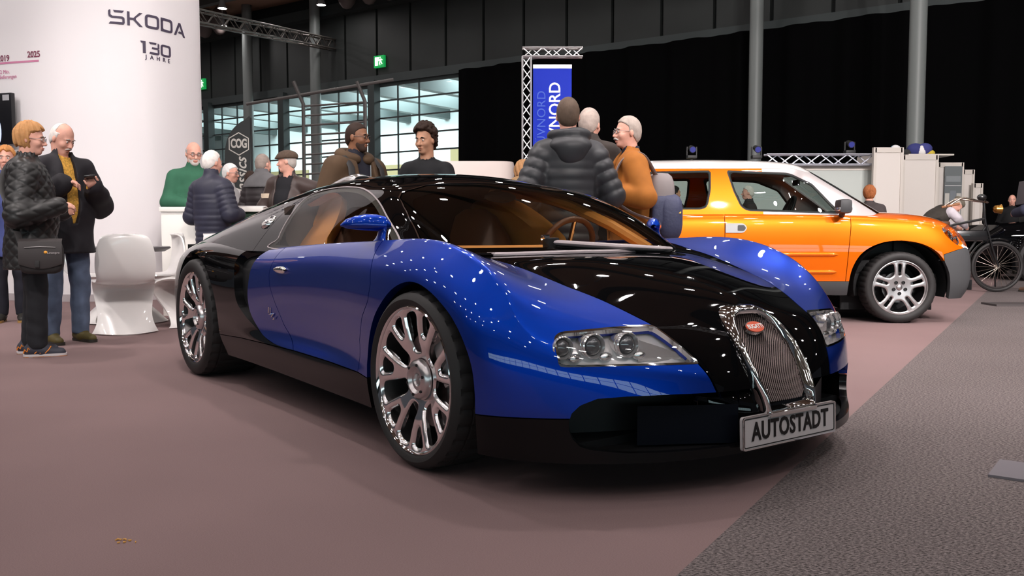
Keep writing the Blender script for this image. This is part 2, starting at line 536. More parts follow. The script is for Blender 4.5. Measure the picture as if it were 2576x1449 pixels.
# round columns
def column(px, d, r, label):
    u = u_at(px, d)
    b = B(); b.cyl(wp(u, d, 0), wp(u, d, 12), r, n=28)
    o = b.build('hall_column', M_col)
    return prop(o, label, 'column')
column(632, .6, .19, 'round grey steel column in front of the glass, beside the dark beach flag')
column(800, .6, .19, 'round grey steel column in front of the glass, beside the steel ladder frame')
column(1893, .8, .17, 'tall grey column against the black curtain, above the silver truss')
column(2293, 2.8, .17, 'tall grey column against the black curtain, rising behind the white booth walls')
for px, lb in ((541, 'dark square steel post of the glass front close to the white booth wall'), (727, 'dark square steel post of the glass front between the two round columns'), (952, 'dark square steel post of the glass front beside the ladder frame')):
    u = u_at(px); b = B(); wbox(b, u - .16, u + .16, 0, .3, 0, ZE + .1)
    prop(b.build('facade_post', M_steel, smooth=False), lb, 'post', 'facade posts')
# black curtain with folds
b = B(); G = []
ua = np.linspace(uR + .02, -16, 500)
for u in ua:
    f = .09 * math.sin(u * 4.1) + .05 * math.sin(u * 9.7 + 1)
    G.append([wp(u, .35 + f, 0.02), wp(u, .35 + f, 3), wp(u, .32 + f * .8, ZE + .05)])
b.grid(G)
prop(b.build('curtain', mat('black_molton', (.0012, .0012, .0014), .95, spec=.05)), 'huge black curtain hanging below the dark wall panels', 'curtain')

# ---- roof of the hall
b = B(); b.quad((-34, -14, 9.5), (46, -14, 9.5), (46, 54, 9.5), (-34, 54, 9.5))
prop(b.build('ceiling', mat('ceiling_brown', (.30, .21, .15), .9, spec=.1), smooth=False), kind='structure')
M_beam = mat('roof_beam_dark', (.045, .048, .046), .6)
for k in range(12):
    c = k * 4.4 - 6
    b = B(); wbox(b, -16, 48, c - .12, c + .12, 8.95, 9.47)
    prop(b.build('roof_beam', M_beam, smooth=False), 'dark roof beam running along under the hall ceiling', 'beam', 'hall roof beams')
# ducts hanging high on the wall (rounded bulges)
for px, zz in ((528, 8.92), (565, 8.92), (880, 8.92), (935, 8.92), (985, 8.92), (1040, 8.92)):
    u = u_at(px, 1.2); b = B(); b.sph(wp(u, 1.2, zz), (.34, .34, .55), 14)
    prop(b.build('air_nozzle', mat('nozzle_brown', (.09, .07, .065), .6)), 'rounded brown air nozzle hanging high by the wall', 'air nozzle', 'air nozzles')
# lamps
hm = B(); hm.lathe([(.02, .88), (.02, .30), (.08, .28), (.11, .12), (.165, .02), (.17, -.01), (.155, -.012)], 20); hm = hm.mesh('housing', mat('lamp_housing_grey', (.25, .25, .25), .5))
dm = B(); dm.lathe([(.0005, 0), (.155, 0)], 20); dm = dm.mesh('diffuser', mat('lamp_white', (1, 1, 1), emit=(1.0, .94, .93), es=135))
def hall_lamp(x, y, z):
    t = thing('ceiling_lamp', 'round high-bay lamp glowing white under the hall roof', 'lamp', (x, y, z), 0, 'hall ceiling lamps')
    place('lamp_housing', hm, t); place('lamp_glass', dm, t)
for i in range(-4, 11):
    for j in range(0, 10):
        q = WR + WU * (i * 3.3 + 1.2) + WN * (3.1 + j * 3.4)
        if q[1] > -11 and abs(q[0]) < 22: hall_lamp(q[0], q[1], 8.62)
for px, py in ((808, 12), (560, 65)):
    k = (px - 1288) / 2238; e = (724.5 - py) / 2238; c, s_ = math.cos(.0647), math.sin(.0647)
    d = vec(k, c + e * s_, -s_ + e * c); t_ = (8.62 - .897) / d[2]; hall_lamp(d[0] * t_, d[1] * t_, 8.62)

# ---- lattice trusses
def truss(name, p0, p1, s, label, m, cat='truss', r=.02, bay=None, group=None):
    p0 = Vector(p0); p1 = Vector(p1); d = p1 - p0; L = d.length; t = d.normalized()
    up = Vector((0, 0, 1)) if abs(t.z) < .9 else Vector((0, 1, 0))
    sd = t.cross(up).normalized(); up = sd.cross(t).normalized()
    T = thing(name, label, cat, tuple(p0), 0, group)
    cor = [(sd * a + up * c) * (s / 2) for a, c in ((-1, -1), (1, -1), (1, 1), (-1, 1))]
    for c in cor:
        b = B(); b.cyl(c, c + d, r, n=8); b.build('chord', m, T)
    n = max(2, int(round(L / (bay or s * 1.2))))
    br = B()
    for k in range(n):
        a0 = t * (L * k / n); a1 = t * (L * (k + 1) / n)
        for i in range(4):
            j = (i + 1) % 4
            if k % 2: br.cyl(cor[i] + a0, cor[j] + a1, r * .6, n=5)
            else: br.cyl(cor[j] + a0, cor[i] + a1, r * .6, n=5)
    o = br.build('brace', m, T); prop(o, kind='stuff')
    return T
M_alu = mat('aluminium', (.62, .61, .62), .35, .8)
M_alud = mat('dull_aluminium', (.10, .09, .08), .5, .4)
def pt(px, py, Y):
    """world point at depth Y on the sight line of a photo pixel"""
    k = (px - 1288) / 2238; e = (724.5 - py) / 2238; c, s_ = math.cos(.0647), math.sin(.0647)
    d = vec(k, c + e * s_, -s_ + e * c); t_ = Y / d[1]
    return (d[0] * t_, d[1] * t_, .897 + d[2] * t_)
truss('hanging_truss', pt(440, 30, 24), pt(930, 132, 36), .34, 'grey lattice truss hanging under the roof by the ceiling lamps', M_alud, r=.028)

# ---- rolling gate frame with rungs in front of the glass
T = thing('ladder_frame', 'tall brown-grey steel frame with rungs standing before the glass front', 'frame', pt(765, 657, 26))
M_lad = mat('brown_grey_steel', (.13, .12, .115), .5, .3)
o0 = Vector(T.location)
for (pa, pb, pc) in (((738, 205), (763, 262), (768, 657.5)), ((898, 205), (918, 255), (923, 657.5))):
    b = B(); b.tube([Vector(pt(*q, 26)) - o0 for q in (pa, pb, pc)], .055, 8); b.build('upright', M_lad, T)
for y in np.arange(262, 640, 24.5):
    b = B(); b.cyl(Vector(pt(764, y + 5, 26)) - o0, Vector(pt(919, y - 5, 26)) - o0, .028, n=8); b.build('rung', M_lad, T)
b = B(); b.cyl(Vector(pt(620, 262, 26)) - o0, Vector(pt(990, 200, 26)) - o0, .045, n=8); b.build('top_rail', M_lad, T)

# ---- exit signs
def exit_sign(px, py, Y, w_, label):
    u = u_at(px, .06); q = wp(u, .06, 0); c = Vector((q[0], q[1], pt(px, py, q[1])[2])); w_ *= q[1] / Y
    T = thing('exit_sign', label, 'exit sign', tuple(c), WROT)
    h_ = w_ * .86
    b = B(); b.box((0, 0, 0), (w_, .10, h_)); b.build('sign_box', mat('exit_green', (.01, .22, .05), .4, emit=(.01, .45, .10), es=.55), T, smooth=False)
    mw = mat('exit_white', (.9, 1, .9), .4, emit=(.75, 1, .78), es=1.3)
    f = .053
    def P(poly, nm):
        b = B(); b.prism([(x * w_, z * w_) for x, z in poly], f, f + .01, 'y'); b.build(nm, mw, T, smooth=False)
    P([(.06, -.30), (.36, -.30), (.36, .32), (.06, .32)], 'door_symbol')
    P([(-.05, .02), (.02, .02), (.02, .32), (-.05, .32)], 'arrow_symbol')
    P([(-.20, .22), (-.12, .22), (-.12, .32), (-.20, .32)], 'runner_head')
    P([(-.26, .18), (-.08, .16), (-.10, -.02), (-.04, -.14), (-.12, -.30), (-.17, -.28), (-.13, -.14), (-.22, -.06), (-.30, -.24), (-.38, -.22), (-.26, .02), (-.24, .12), (-.36, .04), (-.40, .10)], 'runner_body')
    return T
exit_sign(960, 155, 28.0, .42, 'green exit sign with running figure on the dark panels')
exit_sign(517, 212, 30.0, .40, 'green exit sign close to the edge of the white booth wall')

# ---- curved white booth wall with lettering
WC = catmull([(-9.4, 12.3), (-7.5, 11.73), (-6.59, 11.45), (-5.887, 11.235), (-5.443, 11.2), (-5.03, 11.27), (-4.778, 11.405), (-4.597, 11.586), (-4.453, 11.894), (-4.350, 12.38), (-4.40, 12.75), (-4.75, 13.6), (-5.25, 14.8)], 14)
WS = np.concatenate([[0], np.cumsum(np.linalg.norm(np.diff(WC, axis=0), axis=1))])
def wc(s, off=0.):
    x = np.interp(s, WS, WC[:, 0]); y = np.interp(s, WS, WC[:, 1])
    x2 = np.interp(s + .02, WS, WC[:, 0]); y2 = np.interp(s + .02, WS, WC[:, 1])
    t = vec(x2 - x, y2 - y); t /= np.linalg.norm(t) + 1e-9
    return x + t[1] * off, y - t[0] * off
def s_at(px):
    k = (px - 1288) / 2238
    g = WC[:, 0] - k * WC[:, 1]
    i = np.where((g[:-1] < 0) & (g[1:] >= 0))[0]
    i = i[0]; t = -g[i] / (g[i + 1] - g[i]); return WS[i] + t * (WS[i + 1] - WS[i])
M_white = mat('booth_white', (.84, .80, .81), .55)
b = B(); H_ = 5.6
front = [wc(s, 0) for s in np.linspace(0, WS[-1] - .03, 140)]; back = [wc(s, -.12) for s in np.linspace(0, WS[-1] - .03, 140)]
b.grid([[(x, y, 0.0), (x, y, H_)] for x, y in front]); b.grid([[(x, y, 0.0), (x, y, H_)] for x, y in back]); b.grid([[(*f, H_), (*k, H_)] for f, k in zip(front, back)])
bmesh.ops.remove_doubles(b.bm, verts=b.bm.verts, dist=1e-4)
BW = prop(b.build('booth_wall', M_white), 'tall curved white booth wall with dark lettering', 'booth wall')
b = B(); fr = [wc(s, .012) for s in np.linspace(0, WS[-1] - .03, 140)]; fk = [wc(s, .002) for s in np.linspace(0, WS[-1] - .03, 140)]
b.grid([[(*k, .0), (*f, .0), (*f, .09), (*k, .09)] for f, k in zip(fr, fk)])
prop(b.build('baseboard_booth', mat('baseboard_grey', (.45, .40, .41), .5)), kind='structure')
M_ink = mat('ink_purple_grey', (.060, .045, .080), .6)
def wrap(me, s_mid, z_mid, name, m, parent=BW, off=.006, skew=0.):
    for v in me.vertices:
        x, y = wc(s_mid + v.co.x, off + v.co.z); v.co = Vector((x, y, z_mid + v.co.y + skew * v.co.x))
    setmat(me, m); return place(name, me, parent)
def subdiv(me, n=2):
    bm = bmesh.new(); bm.from_mesh(me)
    bmesh.ops.triangulate(bm, faces=bm.faces); bmesh.ops.subdivide_edges(bm, edges=[e for e in bm.edges if e.calc_length() > .03], cuts=n, use_grid_fill=False)
    bmesh.ops.triangulate(bm, faces=bm.faces)
    bm.to_mesh(me); bm.free(); return me
def glyph(strokes, w_, h_, th):
    """one letter from straight strokes: list of polygons in unit cell"""
    me = bpy.data.meshes.new('letter'); bm = bmesh.new()
    for poly in strokes:
        P = [(x * w_, z * h_) for x, z in poly]
        A = [bm.verts.new((x, z, 0)) for x, z in P]; C = [bm.verts.new((x, z, .004)) for x, z in P]
        bm.faces.new(C); bm.faces.new(A[::-1])
        for i in range(len(P)): bm.faces.new((A[i], A[(i + 1) % len(P)], C[(i + 1) % len(P)], C[i]))
    bm.to_mesh(me); bm.free(); return me
def ringp(x0, x1, z0, z1, t, r, tz=None):
    """rounded rectangular ring as quads"""
    tz = tz or t
    A = rounded([(x0, z0), (x1, z0), (x1, z1), (x0, z1)], r, 6); C = rounded([(x0 + t, z0 + tz), (x1 - t, z0 + tz), (x1 - t, z1 - tz), (x0 + t, z1 - tz)], r * .5, 6)
    n = len(A); return [[tuple(A[i]), tuple(A[(i + 1) % n]), tuple(C[(i + 1) % n]), tuple(C[i])] for i in range(n)]
def arcband(cx, cz, r0, r1, a0, a1, n=8, sx=1., sz=1.):
    t = np.linspace(a0, a1, n + 1)
    return [[(cx + sx * r0 * math.cos(a), cz + sz * r0 * math.sin(a)), (cx + sx * r1 * math.cos(a), cz + sz * r1 * math.sin(a)), (cx + sx * r1 * math.cos(c), cz + sz * r1 * math.sin(c)), (cx + sx * r0 * math.cos(c), cz + sz * r0 * math.sin(c))] for a, c in zip(t[:-1], t[1:])]
T_ = .17
LET = {
 'S': [[(.30, 1), (.98, 1), (.86, .84), (.38, .84)], [(0, .66), (.14, .66), (.14, 1), (.06, 1), (0, .92)], [(0, .66), (.14, .66), (.26, .575), (.20, .42), (.04, .52)], [(.20, .42), (.26, .575), (.86, .575), (.80, .42)], [(.80, .42), (.86, .575), (.98, .50), (1, .38), (.86, .36)], [(.86, .36), (1, .38), (1, .12), (.86, .16)], [(.86, .16), (1, .12), (.92, 0), (.84, 0)], [(.84, 0), (.86, .16), (.12, .16), (.02, 0)]],
 'K': [[(0, 0), (.16, 0), (.16, 1), (0, 1)], [(.16, .42), (.42, .42), (.42, .58), (.16, .58)], [(.40, .58), (.56, .58), (1, 1), (.78, 1)], [(.40, .42), (.56, .42), (.56, .58), (.40, .58)], [(.40, .42), (.56, .46), (1, 0), (.78, 0)]],
 'O': ringp(0, 1, 0, 1, .16, .28, .17),
 'D': ringp(0, 1, 0, 1, .16, .26, .17) + [[(0, 0), (.16, 0), (.16, .3), (0, .3)], [(0, .7), (.16, .7), (.16, 1), (0, 1)], [(0, 0), (.3, 0), (.3, .17), (0, .17)], [(0, .83), (.3, .83), (.3, 1), (0, 1)]],
 'A': [[(0, 0), (.17, 0), (.58, 1), (.42, 1)], [(.83, 0), (1, 0), (.58, 1), (.50, .82)], [(.34, .22), (.70, .22), (.74, .36), (.46, .36)]],
 '1': [[(.35, 0), (.75, 0), (.75, 1), (.35, 1)], [(0, 1), (.36, 1), (.36, .84), (.12, .84)]],
 '3': [[(0, 1), (.72, 1), (.66, .84), (.10, .84)], [(.84, .60), (1, .52), (1, .90), (.86, 1)], [(.26, .44), (.86, .44), (.95, .54), (.84, .60), (.30, .60)], [(.84, .44), (1, .50), (1, .10), (.84, .16)], [(.02, 0), (.88, 0), (1, .12), (.84, .17), (.08, .17)]],
 '0': ringp(0, 1, 0, 1, .17, .26, .16),
}
def word(txt, px0, px1, z0, h_, wid, name):
    sA, sB = s_at(px0), s_at(px1)
    tot = sum(wid[c] for c in txt); gap = .16
    unit = (sB - sA) / (tot + gap * (len(txt) - 1)); s = sA
    for c in txt:
        w_ = wid[c] * unit; me = subdiv(glyph(LET[c], w_, h_, T_), 1)
        wrap(me, s, z0, name, M_ink); s += w_ + gap * unit
z_s = pt(305, 41, 11.27)[2]
word('SKODA', 290, 477, z_s - .088, .172, {'S': 1, 'K': 1.0, 'O': 1.05, 'D': 1.08, 'A': 1.25}, 'brand_letter')
z_1 = pt(385, 119, 11.5)[2]
word('130', 367, 441, z_1 - .075, .150, {'1': .62, '3': 1.05, '0': 1.2}, 'jubilee_digit')
me = text_mesh('JAHRE', .075, .002, .0008, spacing=2.1, sx=1.0)
z_j = pt(405, 147, 11.6)[2]
wrap(me, (s_at(376) + s_at(441)) / 2, z_j, 'jubilee_word', M_ink)
M_pink = mat('timeline_pink', (.62, .22, .36), .6)
M_mar = mat('timeline_maroon', (.22, .05, .09), .6)
sz = s_at(115)
b = B(); b.grid([[(*wc(s, .004), z) for z in (pt(100, 153.5, 11.25)[2] - .012, pt(100, 153.5, 11.25)[2] + .012)] for s in np.linspace(.3, sz, 30)])
b.build('timeline_bar', M_pink, BW)
for txt, px, py, hgt in (('2025', 103, 139, .085), ('2019', 28, 144, .085), ('2 Mio.', 30, 178, .055), ('Fahrzeugauslieferungen', 15, 191, .055)):
    wrap(text_mesh(txt, hgt * 1.25, .001, .002 if hgt > .06 else 0, sx=.9), s_at(px), pt(px, py, 11.3)[2], 'timeline_text', M_mar if hgt > .06 else M_pink)

# ---- screen on the booth wall
sc_s = s_at(22); x_, y_ = wc(s_at(8), .07)
ang = math.atan2(*(np.array(wc(s_at(40), 0)) - np.array(wc(s_at(5), 0)))[::-1])
T = thing('wall_screen', 'black flat screen mounted on the white booth wall', 'screen', (pt(20, 300, 11.25)[0] - .42, wc(s_at(20), .05)[1], pt(20, 300, 11.25)[2]), ang)
b = B(); b.box((0, 0, 0), (1.10, .06, .64), bev=.01); b.build('screen_frame', mat('screen_black', (.006, .006, .008), .3), T)
m_pic = mat('screen_picture', (.02, .02, .03), .3)
b = B(); b.box((-.10, -.034, 0), (.84, .004, .56)); b.build('screen_panel', m_pic, T, smooth=False)
b = B(); b.sph((.28, -.034, -.02), (.06, .006, .19), 18); b.build('pictured_face', mat('picture_grey', (.3, .28, .30), .5, emit=(.30, .28, .31), es=.5), T)
b = B(); b.sph((.34, -.034, -.16), (.04, .007, .14), 18); b.build('pictured_shirt', mat('picture_blue', (.4, .5, .8), .5, emit=(.55, .62, .9), es=.7), T)
b = B(); b.box((.47, -.034, .26), (.10, .006, .07)); b.build('screen_sticker', mat('sticker_grey', (.4, .4, .42), .5), T, smooth=False)

# ---- assumed booth spotlights on a truss out of the picture, aimed at cars and wall
truss('lighting_truss', (-9, 6.2, 6.6), (9, 6.2, 6.6), .3, 'unseen silver lighting truss carrying the assumed booth spotlights', M_alu, r=.025)
truss('lighting_truss', (-9, -1.5, 6.6), (9, -1.5, 6.6), .3, 'unseen silver lighting truss carrying the added front spotlights', M_alu, r=.025)
def spot(name, loc, tgt, power, ang=70, r=.12, col=(1, .92, .90), blend=.6, label='unseen black spotlight clamped to the lighting truss'):
    l = bpy.data.lights.new(name, 'SPOT'); l.energy = power; l.spot_size = math.radians(ang); l.spot_blend = blend; l.shadow_soft_size = r; l.color = col
    d = (Vector(tgt) - Vector(loc)).normalized()
    T = thing('spotlight', label, 'spotlight', loc, 0, 'booth spotlights'); T.rotation_euler = d.to_track_quat('-Z', 'Y').to_euler()
    o = bpy.data.objects.new(name, l); o.location = (0, 0, -.02); link(o, T)
    b = B(); b.lathe([(.03, .30), (.09, .28), (.11, .10), (.14, .0), (.145, -.02)], 18); b.build('lamp_barrel', mat('spot_black', (.01, .01, .011), .5), T)
    b = B(); b.lathe([(.0005, .012), (.075, .012)], 18); b.build('lamp_lens', mat('spot_glow', (1, 1, 1), emit=(1, .95, .93), es=90), T); b = B(); b.lathe([(.075, .014), (.128, .014)], 18); b.build('lamp_front', mat('spot_black', (.01, .01, .011), .5), T)
for x, tx, ty, pw in ((-7, -4.5, 10, 520), (-5, -2.0, 7.5, 420), (-2.5, -.5, 6.0, 320), (0, .8, 5.0, 300), (2.5, 2.2, 6.3, 420), (5, 3.2, 6.6, 480), (7, 4.6, 7.4, 480)):
    spot('spot_light', (x, 6.2, 6.08), (tx, ty, 0), pw)
spot('spot_light', (4.2, 6.2, 6.08), (-4.4, 12.0, 2.4), 1100, 42)  # this unseen spot and the next are added to brighten the curved booth wall
spot('spot_light', (6.2, 6.2, 6.08), (-4.2, 12.2, 3.4), 900, 36)
for x, tx, ty, tz, pw in ((-6.5, -5.8, 11.3, 2.6, 640), (-3.5, -4.9, 11.3, 2.2, 560), (-1, -4.5, 11.8, 2.0, 850), (1, -4.3, 12, 2.6, 800), (2, 1.5, 8, .8, 600), (5, 3.5, 8.5, .8, 620), (7, 7.0, 16.5, 1.6, 4200), (8.5, 8.0, 17.5, 1.8, 4200), (3.5, 4.0, 16.5, 1.4, 3000)):
    spot('spot_light', (x, -1.5, 6.08), (tx, ty, tz), pw, 55)  # unseen front spots added to brighten booth wall, orange car and far booths

# ---- assumed bright window wall opposite, unseen: added for paint reflections and fill light
b = B(); b.box((-4, -17.3, 3.0), (44, .3, 6.0)); prop(b.build('wall_front', mat('panel_shadow', (.012, .014, .014)), smooth=False), kind='structure')
wn = B(); wn.box((-4, -17.05, 3.62), (42, .12, .10)); wn = prop(wn.build('window_assumed', M_steel, smooth=False), kind='structure')
M_assumed_glow = mat('assumed_window_glow', (.5, .6, .62), .2, emit=(.70, .95, 1.0), es=3.2)
for k in range(21):
    for z in (1.9, 3.0):
        b = B(); b.box((-24 + k * 2.0, -17.08, z), (1.84, .06, 1.0)); b.build('glass_pane', M_assumed_glow, wn, smooth=False)  # added panes emit light themselves; no lit room stands behind
# ================================================================== the two-tone supercar
def body_grid():
    def st(x, yz): return [(x, y, z) for y, z in yz]
    T = [
     st(-3.52, [(0,.70),(.22,.70),(.40,.70),(.55,.70),(.66,.69),(.72,.675),(.77,.65),(.80,.60),(.81,.52),(.80,.40),(.78,.32),(.74,.22)]),
     st(-3.36, [(0,.80),(.22,.80),(.42,.80),(.58,.80),(.70,.79),(.76,.775),(.83,.735),(.88,.66),(.905,.52),(.90,.38),(.88,.30),(.83,.20)]),
     st(-3.08, [(0,.82),(.24,.82),(.44,.82),(.61,.825),(.74,.825),(.80,.815),(.885,.78),(.94,.69),(.96,.52),(.955,.36),(.94,.28),(.90,.18)]),
     st(-2.70, [(0,.82),(.25,.82),(.46,.82),(.64,.83),(.77,.845),(.835,.838),(.92,.80),(.975,.71),(.99,.54),(.985,.36),(.975,.27),(.94,.175)]),
     st(-2.25, [(0,.80),(.26,.80),(.48,.80),(.67,.81),(.79,.825),(.845,.82),(.92,.78),(.965,.69),(.98,.53),(.98,.36),(.972,.28),(.94,.18)]),
     st(-1.80, [(0,.78),(.27,.78),(.50,.78),(.69,.79),(.81,.805),(.855,.80),(.915,.755),(.95,.67),(.962,.53),(.960,.385),(.965,.30),(.94,.182)]),
     st(-1.25, [(0,.78),(.27,.78),(.50,.78),(.70,.79),(.825,.82),(.865,.818),(.915,.76),(.942,.67),(.945,.53),(.928,.38),(.962,.302),(.94,.176)]),
     st(-.75, [(0,.78),(.27,.78),(.50,.78),(.70,.80),(.83,.84),(.870,.835),(.923,.77),(.948,.67),(.950,.52),(.935,.375),(.968,.295),(.945,.17)]),
     st(-.38, [(0,.785),(.27,.785),(.50,.785),(.68,.81),(.835,.853),(.878,.843),(.94,.775),(.970,.67),(.975,.52),(.965,.37),(.97,.285),(.95,.165)]),
     st(-.02, [(0,.798),(.27,.795),(.52,.785),(.68,.80),(.835,.857),(.882,.845),(.948,.775),(.982,.665),(.990,.52),(.985,.37),(.975,.275),(.95,.15)]),
     [(.27,0,.765),(.27,.26,.757),(.27,.50,.726),(.27,.67,.735),(.27,.835,.790),(.27,.880,.774),(.27,.940,.705),(.27,.976,.62),(.27,.987,.50),(.27,.985,.37),(.27,.975,.275),(.27,.95,.14)],
     [(.50,0,.707),(.50,.25,.697),(.50,.47,.664),(.49,.66,.655),(.46,.833,.675),(.455,.875,.658),(.445,.927,.60),(.435,.960,.53),(.43,.972,.45),(.43,.970,.35),(.43,.966,.272),(.42,.95,.135)],
     [(.62,0,.668),(.625,.21,.645),(.655,.39,.602),(.645,.62,.577),(.585,.805,.548),(.592,.832,.52),(.600,.846,.48),(.605,.852,.43),(.607,.855,.37),(.608,.855,.31),(.606,.852,.26),(.605,.84,.13)],
     [(.675,0,.642),(.69,.14,.617),(.73,.27,.582),(.75,.43,.545),(.745,.57,.512),(.752,.61,.475),(.760,.628,.44),(.766,.635,.40),(.770,.638,.355),(.775,.638,.305),(.780,.636,.255),(.788,.63,.132)],
     [(.705,0,.626),(.735,.07,.594),(.785,.13,.552),(.825,.21,.512),(.855,.285,.468),(.878,.31,.43),(.892,.325,.40),(.90,.33,.365),(.908,.335,.33),(.912,.335,.29),(.912,.335,.25),(.915,.33,.135)],
     [(.73,0,.613),(.768,0,.575),(.81,0,.533),(.85,0,.487),(.890,0,.427),(.912,0,.39),(.926,0,.36),(.938,0,.33),(.945,0,.30),(.948,0,.265),(.947,0,.235),(.950,0,.142)],
    ]
    return bspline_grid(T, 16, 10, ('l', 'y', 'y', 'l'))

def cabin_grid():
    G = [
     [(-.03,0,.755),(-.06,.25,.757),(-.115,.48,.77),(-.20,.675,.793),(-.30,.735,.80),(-.36,.785,.795),(-.42,.825,.785)],
     [(-.22,0,.87),(-.25,.245,.872),(-.31,.47,.887),(-.40,.665,.914),(-.50,.725,.895),(-.55,.785,.86),(-.60,.85,.80)],
     [(-.43,0,.985),(-.455,.235,.987),(-.515,.45,1.002),(-.60,.638,1.009),(-.68,.695,.985),(-.75,.77,.915),(-.80,.862,.80)],
     [(-.68,0,1.095),(-.70,.225,1.095),(-.75,.43,1.102),(-.815,.585,1.090),(-.88,.645,1.05),(-.95,.75,.94),(-1.0,.870,.80)],
     [(-.95,0,1.170),(-.96,.21,1.165),(-1.0,.39,1.15),(-1.06,.54,1.12),(-1.09,.62,1.075),(-1.13,.75,.945),(-1.16,.871,.80)],
     [(-1.26,0,1.204),(-1.26,.20,1.197),(-1.28,.375,1.177),(-1.30,.52,1.14),(-1.31,.61,1.08),(-1.33,.745,.947),(-1.34,.872,.795)],
     [(-1.60,0,1.210),(-1.60,.20,1.204),(-1.60,.375,1.183),(-1.60,.52,1.142),(-1.60,.62,1.077),(-1.60,.75,.947),(-1.60,.876,.785)],
     [(-1.95,0,1.200),(-1.95,.20,1.193),(-1.95,.375,1.170),(-1.95,.52,1.123),(-1.95,.635,1.05),(-1.95,.765,.94),(-1.95,.89,.785)],
     [(-2.35,0,1.160),(-2.35,.20,1.153),(-2.35,.385,1.125),(-2.35,.54,1.070),(-2.35,.67,1.003),(-2.35,.80,.908),(-2.35,.91,.78)],
     [(-2.75,0,1.095),(-2.75,.20,1.085),(-2.75,.39,1.055),(-2.75,.55,1.002),(-2.75,.69,.940),(-2.75,.83,.860),(-2.75,.92,.775)],
     [(-3.12,0,1.01),(-3.12,.21,1.00),(-3.12,.39,.968),(-3.12,.55,.920),(-3.12,.69,.870),(-3.12,.80,.82),(-3.12,.88,.75)],
     [(-3.42,0,.90),(-3.42,.21,.895),(-3.42,.38,.872),(-3.42,.52,.842),(-3.42,.64,.81),(-3.42,.74,.77),(-3.42,.81,.70)],
     [(-3.55,0,.78),(-3.55,.20,.775),(-3.55,.35,.765),(-3.55,.48,.745),(-3.55,.58,.72),(-3.55,.66,.69),(-3.55,.72,.63)],
    ]
    return bspline_grid(G, 14, 12, ('l', 'l', 'y', 'l'))

# outlines on the body, in the car's own metres (x forward from the front axle, z up)
ARCH_F = [(-.385,.10),(-.385,.295),(-.392,.357),(-.362,.45),(-.305,.543),(-.239,.608),(-.153,.668),(-.064,.70),(.022,.704),(.112,.682),(.201,.643),(.288,.591),(.359,.523),(.403,.443),(.416,.35),(.413,.27),(.40,.10)]
ARCH_R = [(-3.13,.10),(-3.13,.40),(-3.10,.53),(-3.05,.61),(-3.00,.665),(-2.924,.729),(-2.817,.756),(-2.668,.749),(-2.522,.712),(-2.396,.639),(-2.295,.534),(-2.247,.435),(-2.225,.343),(-2.207,.26),(-2.184,.19),(-2.17,.10)]
C_OUT = [(-1.68,.86),(-1.80,.835),(-1.93,.81),(-2.0,.775),(-2.02,.72),(-1.996,.647),(-1.975,.56),(-1.94,.50),(-1.86,.450),(-1.775,.411),(-1.64,.365),(-1.503,.331),(-1.36,.320),(-1.212,.317)]
C_IN = [(-1.665,.86),(-1.68,.805),(-1.735,.765),(-1.772,.70),(-1.785,.62),(-1.79,.54),(-1.765,.465),(-1.70,.405),(-1.599,.354),(-1.46,.328),(-1.356,.320),(-1.212,.316)]
DOOR_F = [(-.45,.90),(-.42,.829),(-.375,.76),(-.345,.68),(-.36,.61),(-.42,.54),(-.465,.44),(-.474,.34),(-.474,.20)]
DOOR_R = [(-1.50,.90),(-1.50,.80),(-1.519,.678),(-1.50,.62),(-1.447,.55),(-1.347,.42),(-1.20,.33),(-1.10,.2)]
SEAM = [(-.60,.84),(-.35,.76),(-.13,.665),(.05,.615),(.16,.587),(.3,.562),(.40,.545),(.47,.522),(.58,.483),(.69,.44),(.733,.425),(.79,.40),(.852,.364),(.881,.342),(.905,.32),(.96,.25)]
SILL = [(-3.6,.30),(-2.2,.30),(-1.9,.31),(-1.19,.316),(-.76,.312),(-.47,.304),(-.36,.288),(.2,.275),(.42,.275),(.70,.28),(1.2,.28)]
HEAD = [(.791,.525),(.776,.546),(.754,.556),(.60,.565),(.437,.570),(.402,.516),(.362,.450),(.60,.4545),(.795,.453)]
INTAKE = [(.0,.353),(.329,.353),(.475,.355),(.619,.353),(.703,.347),(.75,.325),(.772,.299),(.779,.271),(.778,.243),(.771,.217),(.75,.188),(.72,.177),(.625,.166),(.537,.165),(.40,.165),(.27,.167),(.0,.169)]
GRILLE = [(0,.613),(.05,.611),(.090,.598),(.118,.573),(.136,.535),(.147,.487),(.150,.430),(.144,.372),(.135,.325),(.126,.272),(0,.272)]
DLO = [(-1.656,.80),(-1.68,.85),(-1.709,.89),(-1.769,.992),(-1.813,1.057),(-1.80,1.095),(-1.695,1.117),(-1.512,1.125),(-1.362,1.122),(-1.181,1.107),(-.979,1.069),(-.78,1.008),(-.605,.928),(-.467,.850),(-.42,.80)]
WSCR = [(.735,.80),(.721,.851),(.691,.948),(.665,1.00),(.635,1.045),(.605,1.067),(.565,1.081),(.445,1.110),(.315,1.124),(.133,1.130),(0,1.131)]

def P2(poly, ax, per=8, closed=True):
    return np.asarray(poly, float)
def f_side(poly):            # signed field on (x,z)
    poly = np.asarray(poly, float)
    return lambda V: sdpoly(V[:, [0, 2]], poly)
def f_front(poly):           # on (y,z), front half only
    poly = np.asarray(poly, float)
    return lambda V: np.where(V[:, 0] > .35, sdpoly(V[:, [1, 2]], poly), -1)
def both_sides(poly_half):   # polygon closed over the symmetry plane
    a = [(y, z) for y, z in poly_half]
    b = [(-y, z) for y, z in poly_half[::-1]]
    return a + b
def fn_of(curve, ax):        # piecewise function y = f(x)
    c = np.asarray(sorted(curve)); 
    return lambda q: np.interp(q, c[:, 0], c[:, 1])

